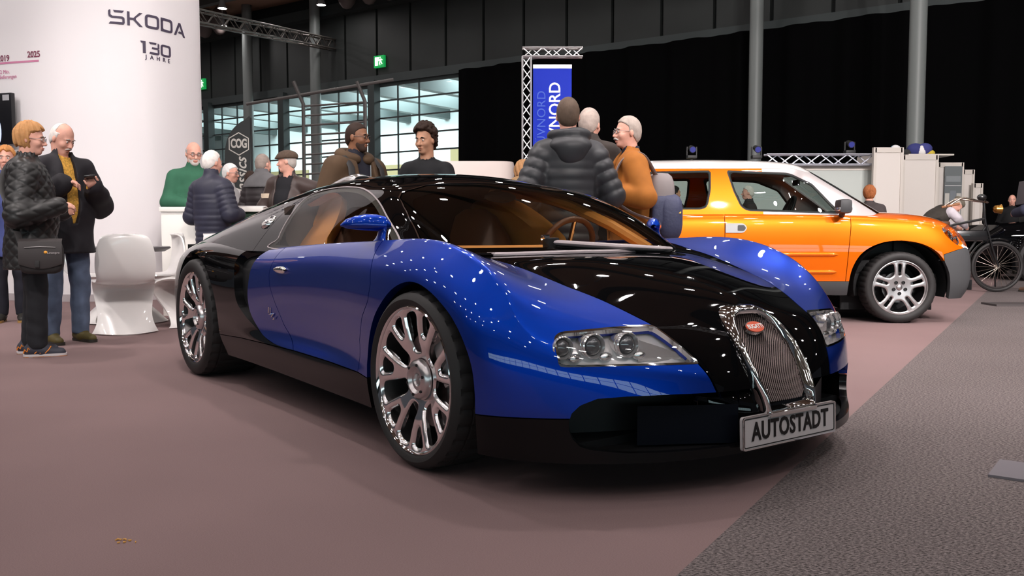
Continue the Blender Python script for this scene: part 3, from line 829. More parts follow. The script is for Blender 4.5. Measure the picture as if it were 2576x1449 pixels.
def supercar():
    M_blue = mat('blue_metallic_paint', (.002, .040, .39), .37, .85, 1., coatr=.012, spec=.05)
    M_blk = mat('black_gloss_paint', (.0025, .0025, .003), .02, 0., 0., spec=.5)
    M_sill = mat('dark_satin_sill', (.004, .0035, .004), .22, 0., 0., spec=.28)
    M_dark = mat('black_plastic', (.006, .006, .007), .55)
    M_chrome = mat('chrome', (.86, .85, .85), .06, 1.)
    M_pol = mat('polished_alloy', (.90, .87, .87), .17, 1.)
    M_tyre = mat('tyre_rubber', (.018, .016, .016), .62, bump=(60, .15, .002))
    M_glass = glassmat('tinted_car_glass', (.88, .87, .82))
    M_sglass = glassmat('side_car_glass', (.93, .91, .84), .5)
    M_clear = glassmat('clear_lens', (.97, .97, .97))
    M_tan = mat('tan_leather', (.66, .27, .055), .5, bump=(90, .1, .001))
    M_brown = mat('brown_leather', (.16, .055, .025), .45, bump=(90, .1, .001))
    M_grey = mat('satin_silver_grey', (.42, .36, .37), .38, .35)
    car = thing('sports_car', 'low blue and black two-tone sports car with horseshoe grille', 'car', (.4141, 3.8862, 0), -.9383)

    Bs = Sheet.from_grid(body_grid()); Gs = Sheet.from_grid(cabin_grid())
    if Bs.N[len(Bs.N) // 2][2] < 0 and Bs.N[:, 2].mean() < 0: Bs = Sheet.from_grid(body_grid(), True)
    if Gs.N[:, 2].mean() < 0: Gs = Sheet.from_grid(cabin_grid(), True)
    Bs = Bs.keep(lambda V: V[:, 1] + 1e-4); 
    sill_z = fn_of(SILL, 0); seam = np.asarray(SEAM)
    # field: >0 means outboard of the hood seam (blue side)
    seam_poly = np.array([(-4., .80)] + [tuple(p) for p in SEAM] + [(.99, .21), (1.3, .21), (1.3, 1.5), (-4., 1.5)])
    f_out = lambda V: sdpoly(V[:, :2], seam_poly)
    f_sill = lambda V: V[:, 2] - sill_z(V[:, 0])
    arch_f = f_side(catmull(ARCH_F, 6)); arch_r = f_side(catmull(ARCH_R, 6))
    head = f_front(rounded(HEAD, [.01, .01, .01, .0, .010, .0, .004, .0, .008]))
    intake = f_front(both_sides(INTAKE)); grille = f_front(both_sides(GRILLE))
    c_out_poly = np.array(list(catmull(C_OUT, 6)) + [(-1.0, .31), (1.5, .25), (1.5, 1.2), (-1.66, 1.2)])
    c_in_poly = np.array(list(catmull(C_IN, 6)) + [(-1.0, .31), (1.5, .25), (1.5, 1.2), (-1.62, 1.2)])
    f_co = f_side(c_out_poly); f_ci = f_side(c_in_poly)
    door_poly = np.array(DOOR_F[::1] + DOOR_R[::-1]); f_door = f_side(door_poly)
    f_cabin = lambda V: sdpoly(V[:, :2], np.array([(-.20, -.2), (-.25, .35), (-.36, .55), (-.55, .74), (-.9, .80), (-1.6, .83), (-1.95, .83), (-2.1, .6), (-2.1, -.2)]))
    G2 = .0022
    # ---- lower body, common cuts
    base = Bs.keep(lambda V: -arch_f(V)).keep(lambda V: -arch_r(V)).keep(lambda V: -intake(V)).keep(lambda V: -grille(V)).keep(lambda V: -f_cabin(V))
    low = base.keep(lambda V: -f_sill(V), G2)
    up = base.keep(f_sill, G2)
    hood = up.keep(lambda V: -f_out(V), G2).keep(lambda V: V[:, 0] + .35)
    blue = up.keep(f_out, G2)
    front = blue.keep(lambda V: V[:, 0] + 1.3).keep(lambda V: -f_door(V), G2).keep(lambda V: V[:, 0] + .80)
    lens = front.keep(head, .003); front = front.keep(lambda V: -head(V))
    mid = blue.keep(f_ci)
    door = mid.keep(f_door, G2)
    pod = mid.keep(lambda V: -f_door(V), G2).keep(lambda V: -V[:, 0] - .9)
    rear = up.keep(lambda V: -f_co(V)).keep(lambda V: -V[:, 0] - .9)
    rear_deck = up.keep(lambda V: -f_out(V), G2).keep(lambda V: -V[:, 0] - 1.9)
    gap = Bs.keep(f_co, -.02).keep(lambda V: -f_ci(V), -.05).keep(lambda V: -V[:, 0] - 1.15).keep(lambda V: V[:, 1] - .7).offset(-.05)
    noskip = lambda m: m[:, 1] < .002
    hood.both().build('hood', M_blk, car, .015, lambda m: np.abs(m[:, 1]) < .003)
    low.keep(lambda V: V[:, 0] - .2).both().build('front_lip', M_sill, car, .03, lambda m: np.abs(m[:, 1]) < .003)
    rear_skirt = low.keep(lambda V: -V[:, 0] - 2.7); side_sill = low.keep(lambda V: .1 - V[:, 0]).keep(lambda V: V[:, 0] + 2.6)
    for q in (rear_skirt, rear_skirt.mirror()): q.build('rear_skirt', M_sill, car, .03)
    for q in (side_sill, side_sill.mirror()): q.build('side_sill', M_sill, car, .03)
    for s in (-1, 1):
        sd = (lambda q: q) if s > 0 else (lambda q: q.mirror())
        sd(front).build('front_fender', M_blue, car, .035)
        sd(door).build('door', M_blue, car, .012)
        sd(pod).build('side_panel', M_blue, car, .07)
        sd(rear).build('rear_fender', M_blk, car, .06)
        sd(gap).build('side_air_intake', M_dark, car, 0)
    # ---- cabin
    wscr_poly = np.array(both_sides([(y, z) for y, z in WSCR]) )
    wscr_poly = np.array([(y, z) for y, z in WSCR] + [(-y, z) for y, z in WSCR[::-1]])
    f_ws = lambda V: np.where(V[:, 0] > -1.05, sdpoly(V[:, [1, 2]], wscr_poly), -1)
    f_dlo = lambda V: np.where(V[:, 1] > .40, sdpoly(V[:, [0, 2]], catmull(DLO, 6, True)), -1)
    wall = Gs.keep(lambda V: np.maximum(-f_ws(V), 1e-3 - 0 * V[:, 0]) if False else -f_ws(V)).keep(lambda V: -f_dlo(V))
    # the lower edge of the side below the belt is hidden inside the doors
    wall = wall.keep(lambda V: V[:, 2] - np.where(V[:, 0] > -1.6, .795, .70))
    roof = wall.keep(lambda V: V[:, 0] + 1.90, G2); deck = wall.keep(lambda V: -V[:, 0] - 1.90, G2)
    roof.both().build('roof', M_blk, car, .02, lambda m: np.abs(m[:, 1]) < .003)
    deck.both().build('engine_cover', M_blk, car, .02, lambda m: np.abs(m[:, 1]) < .003)
    ws = Gs.keep(f_ws, .003).keep(lambda V: V[:, 2] - .76)
    ws.both().build('windscreen', M_glass, car, 0)
    # black printed band round the windscreen edge, just under the pane
    band = Gs.keep(f_ws, -.01).keep(lambda V: -f_ws(V), -.028).keep(lambda V: V[:, 2] - .78).offset(-.006)
    band.both().build('windscreen_border', mat('glass_border_black', (.0015, .0015, .0015), .9, spec=.0), car, 0)
    trimw = Gs.keep(f_ws, -.0012).keep(lambda V: -f_ws(V), -.0012).keep(lambda V: V[:, 2] - .80).offset(.003)
    trimw.both().build('windscreen_trim', M_chrome, car, .004)
    for s in (-1, 1):
        sd = (lambda q: q) if s > 0 else (lambda q: q.mirror())
        sd(Gs.keep(f_dlo, .002)).build('side_window', M_sglass, car, 0)
        tr = Gs.keep(f_dlo, -.002).keep(lambda V: -f_dlo(V), -.003).offset(.002)
        sd(tr).build('window_trim', M_grey, car, .004)
        tr = Gs.keep(f_dlo, -.002).keep(lambda V: -f_dlo(V), -.022).offset(-.005)
        sd(tr).build('window_seal', M_dark, car, 0)
    # tail fascia closes the back
    b = B()
    b.grid([[(-3.5 + .04 * abs(y), y, z) for y in np.linspace(-.78, .78, 13)] for z in np.linspace(.2, .80, 7)])
    tail = b.build('tail_fascia', M_dark, car)
    # dark underbody and inner wheel houses
    b = B()
    b.box((-1.3, 0, .16), (3.9, 1.5, .05))
    b.box((-1.3, 0, .30), (1.5, 1.66, .26)); b.box((-3.05, 0, .45), (.5, 1.1, .5)); b.box((.22, 0, .37), (.56, 1.0, .38))
    b.build('underbody', M_dark, car)
    for (ax, R, xs) in ((0, .385, ARCH_F), (-2.7, .42, ARCH_R)):
        for s in (-1, 1):
            b = B()
            cz = .33
            b.grid([[(ax + .03 + (R + .02) * math.cos(t), s * yy, cz + (R) * math.sin(t)) for yy in (.69, .95)] for t in np.linspace(-.3, PI + .3, 25)])
            b.box((ax - (.03 if ax == 0 else 0), s * .66, .36), (.74, .02, .48))
            b.build('wheel_house', M_dark, car)
    # ---- front intakes: box walls behind the opening
    b = B()
    intake_in = []
    yy = np.linspace(-.80, .80, 21)
    def fx(y): return np.interp(abs(y), [0, .3, .5, .65, .75, .85], [.93, .90, .83, .76, .69, .6])
    b.grid([[(fx(y) - .25, y, z) for y in yy] for z in (.155, .37)])
    b.grid([[(fx(y) - d, y, .158) for y in yy] for d in (.01, .26)])
    b.grid([[(fx(y) - d, y, .368) for y in yy] for d in (.035, .26)])
    b.build('air_intake_duct', M_dark, car)
    # the blue-black divider panels inside the intake beside the number plate
    for s in (-1, 1):
        b = B()
        b.grid([[(.90 - .02 * k - .00, s * (.20 + .0), z) for z in (.165, .35)] for k in (0, 10)])
        b.grid([[(.905 - q * .35, s * (.21 + q * .62), z) for z in (.166, .30)] for q in np.linspace(0, .5, 6)])
        b.build('intake_vane', mat('dark_blue_gloss', (.001, .0015, .005), .5, 0, 0, spec=.15), car)
    # central tongue below the grille that carries the plate
    b = B()
    pr = [(0, .95, .28), (.10, .945, .28), (.17, .925, .28), (.215, .895, .285), (.25, .84, .295), (.27, .76, .30)]
    rows = []
    for z, dx in ((.36, -.045), (.32, -.015), (.28, 0), (.22, .0), (.165, -.005), (.15, -.02)):
        rows.append([(x + dx - (.02 if z < .2 else 0), s * y, z) for s, (y, x, _) in [(-1, p) for p in pr[::-1]] + [(1, p) for p in pr[1:]]])
    b.grid(rows)
    b.build('nose_panel', M_blk, car)

    # ---- horseshoe grille
    prof = np.array([(.613, .730), (.575, .768), (.533, .810), (.487, .850), (.427, .890), (.39, .912), (.36, .926), (.33, .938), (.30, .945), (.265, .950)])[::-1]
    gx = lambda z: np.interp(z, prof[:, 0], prof[:, 1])
    half = catmull(GRILLE[:-1], 6)
    loop = [(y, z) for y, z in half] + [(-y, z) for y, z in half[::-1]]
    def surf(y, z, d=0.): return (gx(z) + .014 - abs(y) ** 2 * .45 + d, y, z)
    # chrome frame: wide lip tapering down the sides
    b = B(); G = []
    for y, z in loop:
        n = np.array([y, z - .42]); n = n / (np.linalg.norm(n) + 1e-9)
        w_ = .022 if z > .3 else .014
        ring = []
        for (o, d) in ((.010, -.03), (.009, .006), (.003, .020), (-.006, .022), (-w_ * .8, .008), (-w_ - .004, -.014), (-w_ - .006, -.045)):
            q = np.array([y, z]) + n * o
            ring.append(surf(q[0], q[1], d))
        G.append([tuple(v) for v in catmull(ring, 4)])
    b.grid(G)
    gr = b.build('grille', M_chrome, car, True, 85)
    b = B()   # chrome sill bar at the bottom
    b.box((.958, 0, .268), (.05, .262, .018), rot=(0, .25, 0), bev=.004)
    b.build('grille_sill', M_chrome, gr)
    # dark backing and woven mesh
    b = B(); b.grid([[surf(y, z, -.045) for y in np.linspace(-.145, .145, 9)] for z in np.linspace(.262, .605, 14)])
    b.build('grille_backing', M_dark, gr)
    b = B()
    inner = np.array(loop) * [1, 1]; inner = np.array([(y * .86, .42 + (z - .42) * .90) for y, z in loop])
    for sgn in (1, -1):
        for c in np.arange(-.5, .5, .0112):
            # line y = c + sgn*(z-.42)*.9
            zz = np.arange(.262, .606, .012); q = np.stack([c + sgn * (zz - .42) * .95, zz], 1)
            ins = sdpoly(q, inner) > 0
            run = []
            for (y, z), k in list(zip(q, ins)) + [((0, 0), False)]:
                if k: run.append((y, z))
                elif len(run) > 1:
                    hw = .0015; d = -.016 if sgn > 0 else -.020
                    top = [surf(y - hw * .7, z + hw * .7 * sgn, d) for y, z in run]; bot = [surf(y + hw * .7, z - hw * .7 * sgn, d) for y, z in run]
                    mid = [surf(y, z, d + .0035) for y, z in run]
                    b.grid([top, mid, bot]); run = []
                else: run = []
    o = b.build('grille_mesh', mat('mesh_metal', (.17, .135, .13), .4, 1.), gr)
    prop(o, kind='stuff')
    # oval badge
    bz = .548; bx = gx(bz) + .012
    def oval(a, c, n=40): return [(a * math.cos(t), c * math.sin(t)) for t in np.linspace(0, 2 * PI, n, endpoint=False)]
    tilt = Matrix.Translation((bx + .012, -.02, bz)) @ Matrix.Rotation(-math.radians(42), 4, 'Y') @ Matrix.Rotation(PI / 2, 4, 'Z') @ Matrix.Rotation(PI / 2, 4, 'X')
    b = B(); b.prism(oval(.050, .0265), -.014, -.001, 'z', tilt); bd = b.build('badge', M_chrome, gr)
    prop(bd, label='small red oval badge with white lettering on the grille')
    b = B(); b.prism(oval(.0465, .0232), -.004, .0015, 'z', tilt); b.build('badge_face', mat('badge_red', (.80, .09, .02), .3, 0, 1.), gr)
    me = setmat(text_mesh('BUGATTI', .0255, .0006, .0005, sx=.80), mat('badge_white', (.9, .88, .86), .4))
    o = bpy.data.objects.new('badge_lettering', me); o.matrix_local = tilt @ Matrix.Translation((0, 0, .0025)); link(o, gr)

    # ---- number plate
    pm = Matrix.Translation((.968, 0, .211)) @ Matrix.Rotation(math.radians(-2), 4, 'Y') @ Matrix.Rotation(PI / 2, 4, 'Z') @ Matrix.Rotation(PI / 2, 4, 'X')
    rp = rounded([(-.262, -.057), (.262, -.057), (.262, .057), (-.262, .057)], .012)
    b = B(); b.prism(rp, -.012, 0, 'z', pm); pl = b.build('number_plate', mat('plate_white', (.50, .45, .45), .35), car)
    def frame(w1, h1, r1, w2, h2, r2, z0, z1):
        A = rounded([(-w1, -h1), (w1, -h1), (w1, h1), (-w1, h1)], r1); C = rounded([(-w2, -h2), (w2, -h2), (w2, h2), (-w2, h2)], r2)
        b = B(); b.grid([[(x, y, z0) for x, y in A], [(x, y, z1) for x, y in A], [(x, y, z1) for x, y in C], [(x, y, z0) for x, y in C]], closed=True)
        bmesh.ops.transform(b.bm, matrix=pm, verts=b.bm.verts); return b
    frame(.262, .057, .012, .2575, .0525, .010, 0, .003).build('plate_edge', M_chrome, pl)
    frame(.2545, .0497, .008, .2515, .0467, .006, 0, .0012).build('plate_border', mat('plate_black', (.004, .003, .003), .4), pl)
    me = setmat(text_mesh('AUTOSTADT', .088, .001, .0020, spacing=1.06, sx=.80), MATS['plate_black'])
    o = bpy.data.objects.new('plate_lettering', me); o.matrix_local = pm @ Matrix.Translation((0, 0, .002)); link(o, pl)

    # ---- headlights
    def hx(y, z):   # body surface x at (y,z) near the headlight
        d = (lensV[:, 1] - y) ** 2 + (lensV[:, 2] - z) ** 2
        return lensV[d.argmin(), 0]
    lensV = lens.V
    M_refl = mat('lamp_reflector', (.92, .89, .89), .14, .75)
    M_house = mat('lamp_housing', (.88, .83, .83), .25, .15, .5)
    for s in (-1, 1):
        sd = (lambda q: q) if s > 0 else (lambda q: q.mirror())
        bowl = Sheet(lens.V + np.array([-.055, -.01, -.012]), lens.N, lens.F)
        hl = sd(bowl).build('headlight', M_house, car, 0)
        sd(lens).build('lens_cover', M_clear, hl, .004)
        rimS = Bs.keep(head, -.0035).keep(lambda V: -head(V), -.003).offset(.0015)
        sd(rimS).build('headlight_trim', M_chrome, hl, .02)
        # side walls of the bowl
        e = lens.boundary(); b = B()
        for a_, c_ in e:
            p, q = lens.V[a_], lens.V[c_]
            d = np.array([-.057, -.01, -.012])
            b.quad(*[(v[0], v[1] * s, v[2]) for v in (p, q, q + d, p + d)])
        bmesh.ops.remove_doubles(b.bm, verts=b.bm.verts, dist=1e-5)
        b.build('lamp_bowl', M_refl, hl)
        for k, (y, z, r) in enumerate([(.765, .508, .030), (.672, .512, .033), (.565, .514, .033)]):
            x = hx(y, z) - .014
            ax = Vector((1, .16 * s, .05)).normalized()
            Mx = Matrix.Translation((x, s * y, z)) @ Vector((0, 0, 1)).rotation_difference(ax).to_matrix().to_4x4()
            b = B()
            b.lathe([(r * 1.05, -.07), (r * 1.12, -.045), (r * 1.12, -.04), (r * 1.2, -.038), (r * 1.2, -.028), (r * 1.13, -.027), (r * 1.15, -.012), (r * 1.30, -.010), (r * 1.32, -.002), (r * 1.2, .002), (r * 1.10, -.004), (r * .98, -.012)], 40, 'z', Mx)
            pj = b.build('projector_lamp', M_refl, hl)
            b = B(); b.lathe([(.0005, .006), (r * .4, .004), (r * .7, -.001), (r * .9, -.008), (r * .98, -.013)], 32, 'z', Mx)
            b.build('projector_lens', mat('projector_glass', (.10, .10, .11), .03, .0, 1., spec=1.), hl)
            # little wedge reflector below each lamp
            b = B(); b.sph((x + .005, s * (y - .045), z - .038), (.018, .028, .016), 14); b.build('turn_lamp', M_chrome, hl)
        b = B()  # inner bright wedge toward the tip
        b.grid([[(hx(max(.36, y), .50) - .03, s * y, z) for z in (.455, .47 + (y - .36) * .35)] for y in np.linspace(.37, .53, 6)])
        b.build('side_reflector', M_refl, hl)

    # ---- wheels
    def wheel(x, s, R, rr, wdt, z, steer=0):
        yo = .985                        # outer face
        Mw = Matrix.Translation((x, s * yo, z)) @ (Matrix.Rotation(-PI / 2, 4, 'X') if s > 0 else Matrix.Rotation(PI / 2, 4, 'X'))
        # local: +z points outward from the car, xy in the wheel plane
        def add(b, name, m, par, ang=40):
            bmesh.ops.transform(b.bm, matrix=Mw, verts=b.bm.verts); return b.build(name, m, par, True, ang)
        # spoke face : polar sheet cut by slots
        rs = np.linspace(.045, rr - .008, 44); th = np.linspace(0, 2 * PI, 337)
        def zf(r): return np.interp(r, [.04, .07, .10, .15, .20, .25, .27, .3], [-.060, -.052, -.040, -.024, -.016, -.012, -.008, -.006])
        Gp = np.array([[(r * math.cos(t), r * math.sin(t), float(zf(r))) for t in th] for r in rs])
        sh = Sheet.from_grid(Gp, False)
        if sh.N[:, 2].mean() < 0: sh = Sheet.from_grid(Gp, True)
        N7 = 7
        def slots(V):
            r = np.hypot(V[:, 0], V[:, 1]); t = np.arctan2(V[:, 1], V[:, 0]) + .12
            out = np.full(len(V), -1.)
            for (off, r0, r1, w0, w1) in ((0, .104, rr - .022, .025, .042), (.5, .178, rr - .022, .013, .034)):
                p = 2 * PI / N7; tt = (t / p - off + .5) % 1 - .5
                lx = r * np.cos(tt * p); ly = r * np.sin(tt * p)
                poly = rounded([(r0, -w0), (r1 * .96, -w1), (r1, -w1 * .35), (r1, w1 * .35), (r1 * .96, w1), (r0, w0)], [.018, .012, .01, .01, .012, .018])
                out = np.maximum(out, sdpoly(np.stack([lx, ly], 1), poly))
            return out
        sl = slots(sh.V)
        face = sh.keep(-sl)
        # rounded spokes: push edges inward
        g = slots(face.V); dpt = np.clip((.012 + g) / .012, 0, 1) ** 2 * .010
        face.V[:, 2] -= dpt
        # recompute normals numerically on the cut sheet
        fn = np.cross(face.V[face.F[:, 1]] - face.V[face.F[:, 0]], face.V[face.F[:, 2]] - face.V[face.F[:, 0]])
        nn = np.zeros_like(face.V)
        for k in range(3): np.add.at(nn, face.F[:, k], fn)
        face.N = nn / (np.linalg.norm(nn, axis=1, keepdims=True) + 1e-12)
        A = np.array(Mw)
        face.V = face.V @ A[:3, :3].T + A[:3, 3]; face.N = face.N @ A[:3, :3].T
        rim = face.build('wheel', M_pol, car, .035)
        b = B(); b.lathe([(rr - .012, -.030), (rr - .012, -.010), (rr - .009, -.004), (rr - .003, .001), (rr + .002, -.002), (rr + .003, -.012), (rr - .010, -.02)], 72)
        add(b, 'rim_lip', M_chrome, rim)
        b = B(); b.lathe([(rr - .012, -.012), (rr - .018, -.05), (rr - .03, -.10), (rr - .035, -wdt + .03), (.05, -wdt + .02)], 56)
        add(b, 'rim_barrel', mat('dark_alloy', (.10, .095, .095), .35, .9), rim)
        b = B(); b.lathe([(.185, -.10), (.188, -.095), (.188, -.115), (.06, -.115), (.06, -.095), (.185, -.095)], 56)
        add(b, 'brake_disc', mat('brake_steel', (.32, .30, .30), .3, 1.), rim)
        b = B(); b.box((.15, 0, -.09), (.07, .17, .06), bev=.012); bmesh.ops.rotate(b.bm, cent=(0, 0, 0), matrix=Matrix.Rotation(.5, 3, 'Z'), verts=b.bm.verts)
        add(b, 'brake_caliper', mat('caliper_silver', (.55, .53, .53), .35, .6), rim)
        b = B(); b.lathe([(.0005, -.052), (.022, -.052), (.024, -.030), (.026, -.028), (.042, -.030), (.048, -.022), (.052, -.018), (.066, -.022), (.075, -.030), (.078, -.045)], 48)
        hub = add(b, 'hub_cap', mat('brushed_alloy', (.66, .62, .62), .28, 1.), rim)
        for k in range(6):
            t = 2 * PI * k / 6 + .3; b = B()
            b.cyl((.058 * math.cos(t), .058 * math.sin(t), -.022), (.058 * math.cos(t), .058 * math.sin(t), -.0155), .0055, n=8)
            add(b, 'hub_bolt', M_dark, rim)
        # tyre with tread grooves on the shoulder
        wd = wdt
        pf = [(rr - .006, -.012, 0), (rr + .004, .000, 0), (rr + .012, .006, 0), (rr + (R - rr) * .45, .010, 0), (R - .022, .004, 0), (R - .012, -.006, 0), (R - .007, -.012, 0), (R - .005, -.017, 1), (R - .001, -.035, 1), (R, -.060, 1),
              (R - .006, -.062, 0), (R - .006, -.070, 0), (R, -.072, 1), (R + .001, -wd * .5, 1), (R, -wd + .07, 1), (R - .006, -wd + .03, 1), (R - .02, -wd + .01, 0), (rr + .01, -wd, 0), (rr - .02, -wd + .02, 0)]
        n = 160; b = B(); rings = []
        for (r, h, tr) in pf:
            ring = []
            for k in range(n):
                t = 2 * PI * k / n
                r_ = r - (.007 if tr and k % 5 == 0 else 0)
                ring.append(b.bm.verts.new((r_ * math.cos(t), r_ * math.sin(t), h)))
            rings.append(ring)
        for i in range(len(rings) - 1):
            for k in range(n): b.bm.faces.new((rings[i][k], rings[i][(k + 1) % n], rings[i + 1][(k + 1) % n], rings[i + 1][k]))
        add(b, 'tyre', M_tyre, rim, 35)
        return rim
    for s in (-1, 1):
        wheel(0, s, .336, .279, .265, .336)
        wheel(-2.70, s, .361, .279, .36, .361)

    # ---- mirrors
    for s in (-1, 1):
        b = B()
        # head: a drop-shaped pod, long axis across the car, pointing outward/back
        G = []
        c0 = Vector((-.46, .875, .885)); 
        n = 24
        path = [(-.500, .790), (-.515, .805), (-.545, .835), (-.58, .870), (-.61, .905), (-.635, .935), (-.65, .955)]
        hz = [.012, .040, .048, .046, .038, .026, .004]
        hw = [.018, .042, .052, .052, .046, .034, .006]
        zc = [.916, .916, .918, .921, .921, .920, .918]
        for (x, y), h_, w_, z in zip(path, hz, hw, zc):
            ring = []
            for k in range(n):
                t = 2 * PI * k / n
                v = math.sin(t); up = h_ * (v if v > 0 else v * .55)
                ring.append((x + w_ * math.cos(t) * .75, s * (y + w_ * math.cos(t) * .35), z + up))
            G.append(ring)
        b.grid(G, closed=True)
        mh = b.build('wing_mirror', M_blue, car)
        b = B()
        b.grid([[(x + w_ * math.cos(t) * .9, s * (y + .014 * math.sin(t)), z) for t in np.linspace(0, 2 * PI, 16, endpoint=False)]
                for (x, y, z, w_) in ((-.52, .818, .912, .040), (-.52, .820, .895, .034), (-.52, .824, .878, .036), (-.52, .830, .862, .046), (-.52, .838, .845, .07), (-.52, .842, .825, .09))], closed=True)
        b.build('mirror_stalk', M_blue, mh)
    # ---- door handles, side emblem, fuel cap, roof scoops, wiper
    def by(x, z):
        d = (Bs.V[:, 0] - x) ** 2 + (Bs.V[:, 2] - z) ** 2 + np.where(Bs.V[:, 1] < .7, 9, 0)
        return Bs.V[d.argmin(), 1]
    def gy(x, z):
        d = (Gs.V[:, 0] - x) ** 2 + (Gs.V[:, 2] - z) ** 2
        return Gs.V[d.argmin(), 1]
    for s in (-1, 1):
        y = by(-1.36, .70)
        b = B()
        G = []
        for x, r_ in ((-1.43, .003), (-1.425, .012), (-1.40, .017), (-1.36, .019), (-1.325, .018), (-1.305, .012), (-1.298, .003)):
            G.append([(x, s * (y + .006 + .014 * math.cos(t)), .700 + r_ * math.sin(t)) for t in np.linspace(0, 2 * PI, 16, endpoint=False)])
        b.grid(G, closed=True)
        dh = b.build('door_handle', M_chrome, car)
        b = B(); b.sph((-1.36, s * (y - .005), .690), (.055, .008, .028), 18); b.build('handle_recess', M_blk, dh)
        y = by(-1.487, .47)
        b = B()
        for (dx, dz, a, l_) in ((-.035, .02, .2, .03), (-.01, .018, .1, .032), (-.025, .0, 1.5, .03), (.005, -.004, 1.2, .05), (.03, -.018, 1.1, .03)):
            b.cyl((-1.487 + dx, s * (y + .004), .47 + dz - l_ / 2 * math.cos(a)), (-1.487 + dx + l_ * math.sin(a) * .6, s * (y + .004), .47 + dz + l_ / 2 * math.cos(a)), .0035, n=8)
        b.build('side_emblem', M_chrome, car)
    # polished fuel cap on the right shoulder
    x, z = -1.99, .945; y = gy(x, z)
    nrm = Vector((0, -.62, .78)).normalized()
    Mx = Matrix.Translation((x, -y - .002, z)) @ Vector((0, 0, 1)).rotation_difference(nrm).to_matrix().to_4x4()
    b = B(); b.lathe([(.0005, .012), (.018, .012), (.022, .006), (.034, .006), (.038, .010), (.046, .010), (.052, .002), (.054, -.012)], 40, 'z', Mx)
    fc = b.build('fuel_cap', M_pol, car)
    for k in range(6):
        t = 2 * PI * k / 6; p = Mx @ Vector((.044 * math.cos(t), .044 * math.sin(t), .010)); b = B(); b.sph(p, .004, 8)
        b.build('fuel_cap_bolt', M_chrome, fc)
    # two bright scoops on the roof
    for s in (-1, 1):
        b = B(); G = []
        for (x, w_, h_, zz) in ((-1.78, .050, .010, 1.183), (-1.79, .072, .040, 1.185), (-1.84, .076, .054, 1.183), (-1.96, .072, .054, 1.174), (-2.10, .060, .044, 1.160), (-2.25, .045, .026, 1.143), (-2.36, .03, .006, 1.13)):
            G.append([(x, s * .27 + w_ * math.cos(t), zz - .012 + h_ * math.sin(t) ** .7 if math.sin(t) > 0 else zz - .03) for t in np.linspace(0, PI, 15)])
        b.grid(G); sc = b.build('roof_scoop', M_pol, car)
        b = B(); b.grid([[(-1.783, s * .27 + .062 * math.cos(t) * k, 1.176 + .035 * math.sin(t) * k) for t in np.linspace(0, PI, 15)] for k in (.01, 1)])
        b.build('scoop_mouth', M_dark, sc)
    # wiper and cowl
    def onhood(x, y):
        d = (Bs.V[:, 0] - x) ** 2 + (Bs.V[:, 1] - abs(y)) ** 2
        return Bs.V[d.argmin(), 2]
    b = B()
    pts = [(-.20, -.17, .845), (-.17, -.14, .843), (-.10, .0, .832), (-.03, .16, .822), (.0, .30, .815), (-.005, .40, .812)]
    cp = catmull(pts, 6)
    b.tube(cp, [.012 + .006 * math.sin(i / len(cp) * PI) for i in range(len(cp))], 10, squash=(1.3, .8))
    wp = b.build('wiper_arm', M_grey, car)
    b = B(); b.box((-.19, -.16, .835), (.05, .06, .06), bev=.008); b.build('wiper_base', M_dark, wp)
    b = B(); b.box((-.20, -.185, .868), (.03, .03, .02), bev=.004); b.build('wiper_nozzle', M_chrome, wp)
    b = B(); b.tube(catmull([(-.17, -.14, .824), (-.05, .14, .805), (.01, .38, .80)], 8), .007, 8); b.build('wiper_blade', M_dark, wp)
    # pale cowl strip following the base of the windscreen
    b = B(); G = []
    for y in np.linspace(-.66, .66, 45):
        a = abs(y)
        x = np.interp(a, [0, .24, .46, .645, .70], [.00, -.04, -.14, -.29, -.36])
        zz = onhood(x, y)
        G.append([(x + .008, y, zz + .002), (x + .006, y, zz + .010), (x - .012, y, zz + .016), (x - .03, y, zz + .014), (x - .036, y, zz + .002)])
    b.grid(G); b.build('cowl_strip', M_grey, car)

    # ---- interior
    b = B(); b.box((-1.15, 0, .42), (1.6, 1.5, .06)); b.box((-1.95, 0, .60), (.06, 1.45, .5)); b.build('cabin_floor', M_dark, car)
    # dashboard
    b = B(); G = []
    for y in np.linspace(-.70, .70, 15):
        sh_ = abs(y) ** 2 * .45
        G.append([(-.20 - sh_, y, .76), (-.30 - sh_, y, .815), (-.48 - sh_ * .6, y, .828), (-.62 - sh_ * .3, y, .80), (-.66 - sh_ * .3, y, .72), (-.60, y, .55)])
    b.grid(G); b.build('dashboard', M_tan, car)
    # rear bulkhead, tan, with arched sides
    b = B(); G = []
    for y in np.linspace(-.72, .72, 19):
        G.append([(-1.72 + .10 * abs(y), y, .50), (-1.78, y, .80), (-1.84, y, min(1.0, 1.15 - y * y * .6)), (-1.86, y, 1.15 - y * y * .25)])
    b.grid(G); b.build('rear_bulkhead', mat('dark_brown_trim', (.05, .028, .02), .6), car)
    for s in (-1, 1):
        b = B()   # tan side panel behind the seats seen through the side glass
        poly = [(-1.20, .55), (-1.18, .80), (-1.26, .95), (-1.42, 1.07), (-1.62, 1.10), (-1.80, 1.04), (-1.80, .55)]
        G = []
        for k, (x, z) in enumerate(catmull(poly[1:-1], 5)):
            yb = np.interp(z, [.5, .85, 1.12], [.80, .79, .56])
            G.append([(x, s * (yb - .02), z), (x - .10, s * (yb - .10), z - .02), (-1.82, s * (yb - .06), max(.6, z - .12))])
        b.grid(G); b.build('side_trim', M_tan, car)
        # inner pillar edge (tan) along the windscreen, from the dash to the roof
        b = B(); b.tube([(-.40, s * .66, .80), (-.62, s * .60, .92), (-.88, s * .53, 1.03), (-1.05, s * .48, 1.08), (-1.4, s * .46, 1.12)], .030, 8); b.build('pillar_trim', M_tan, car)
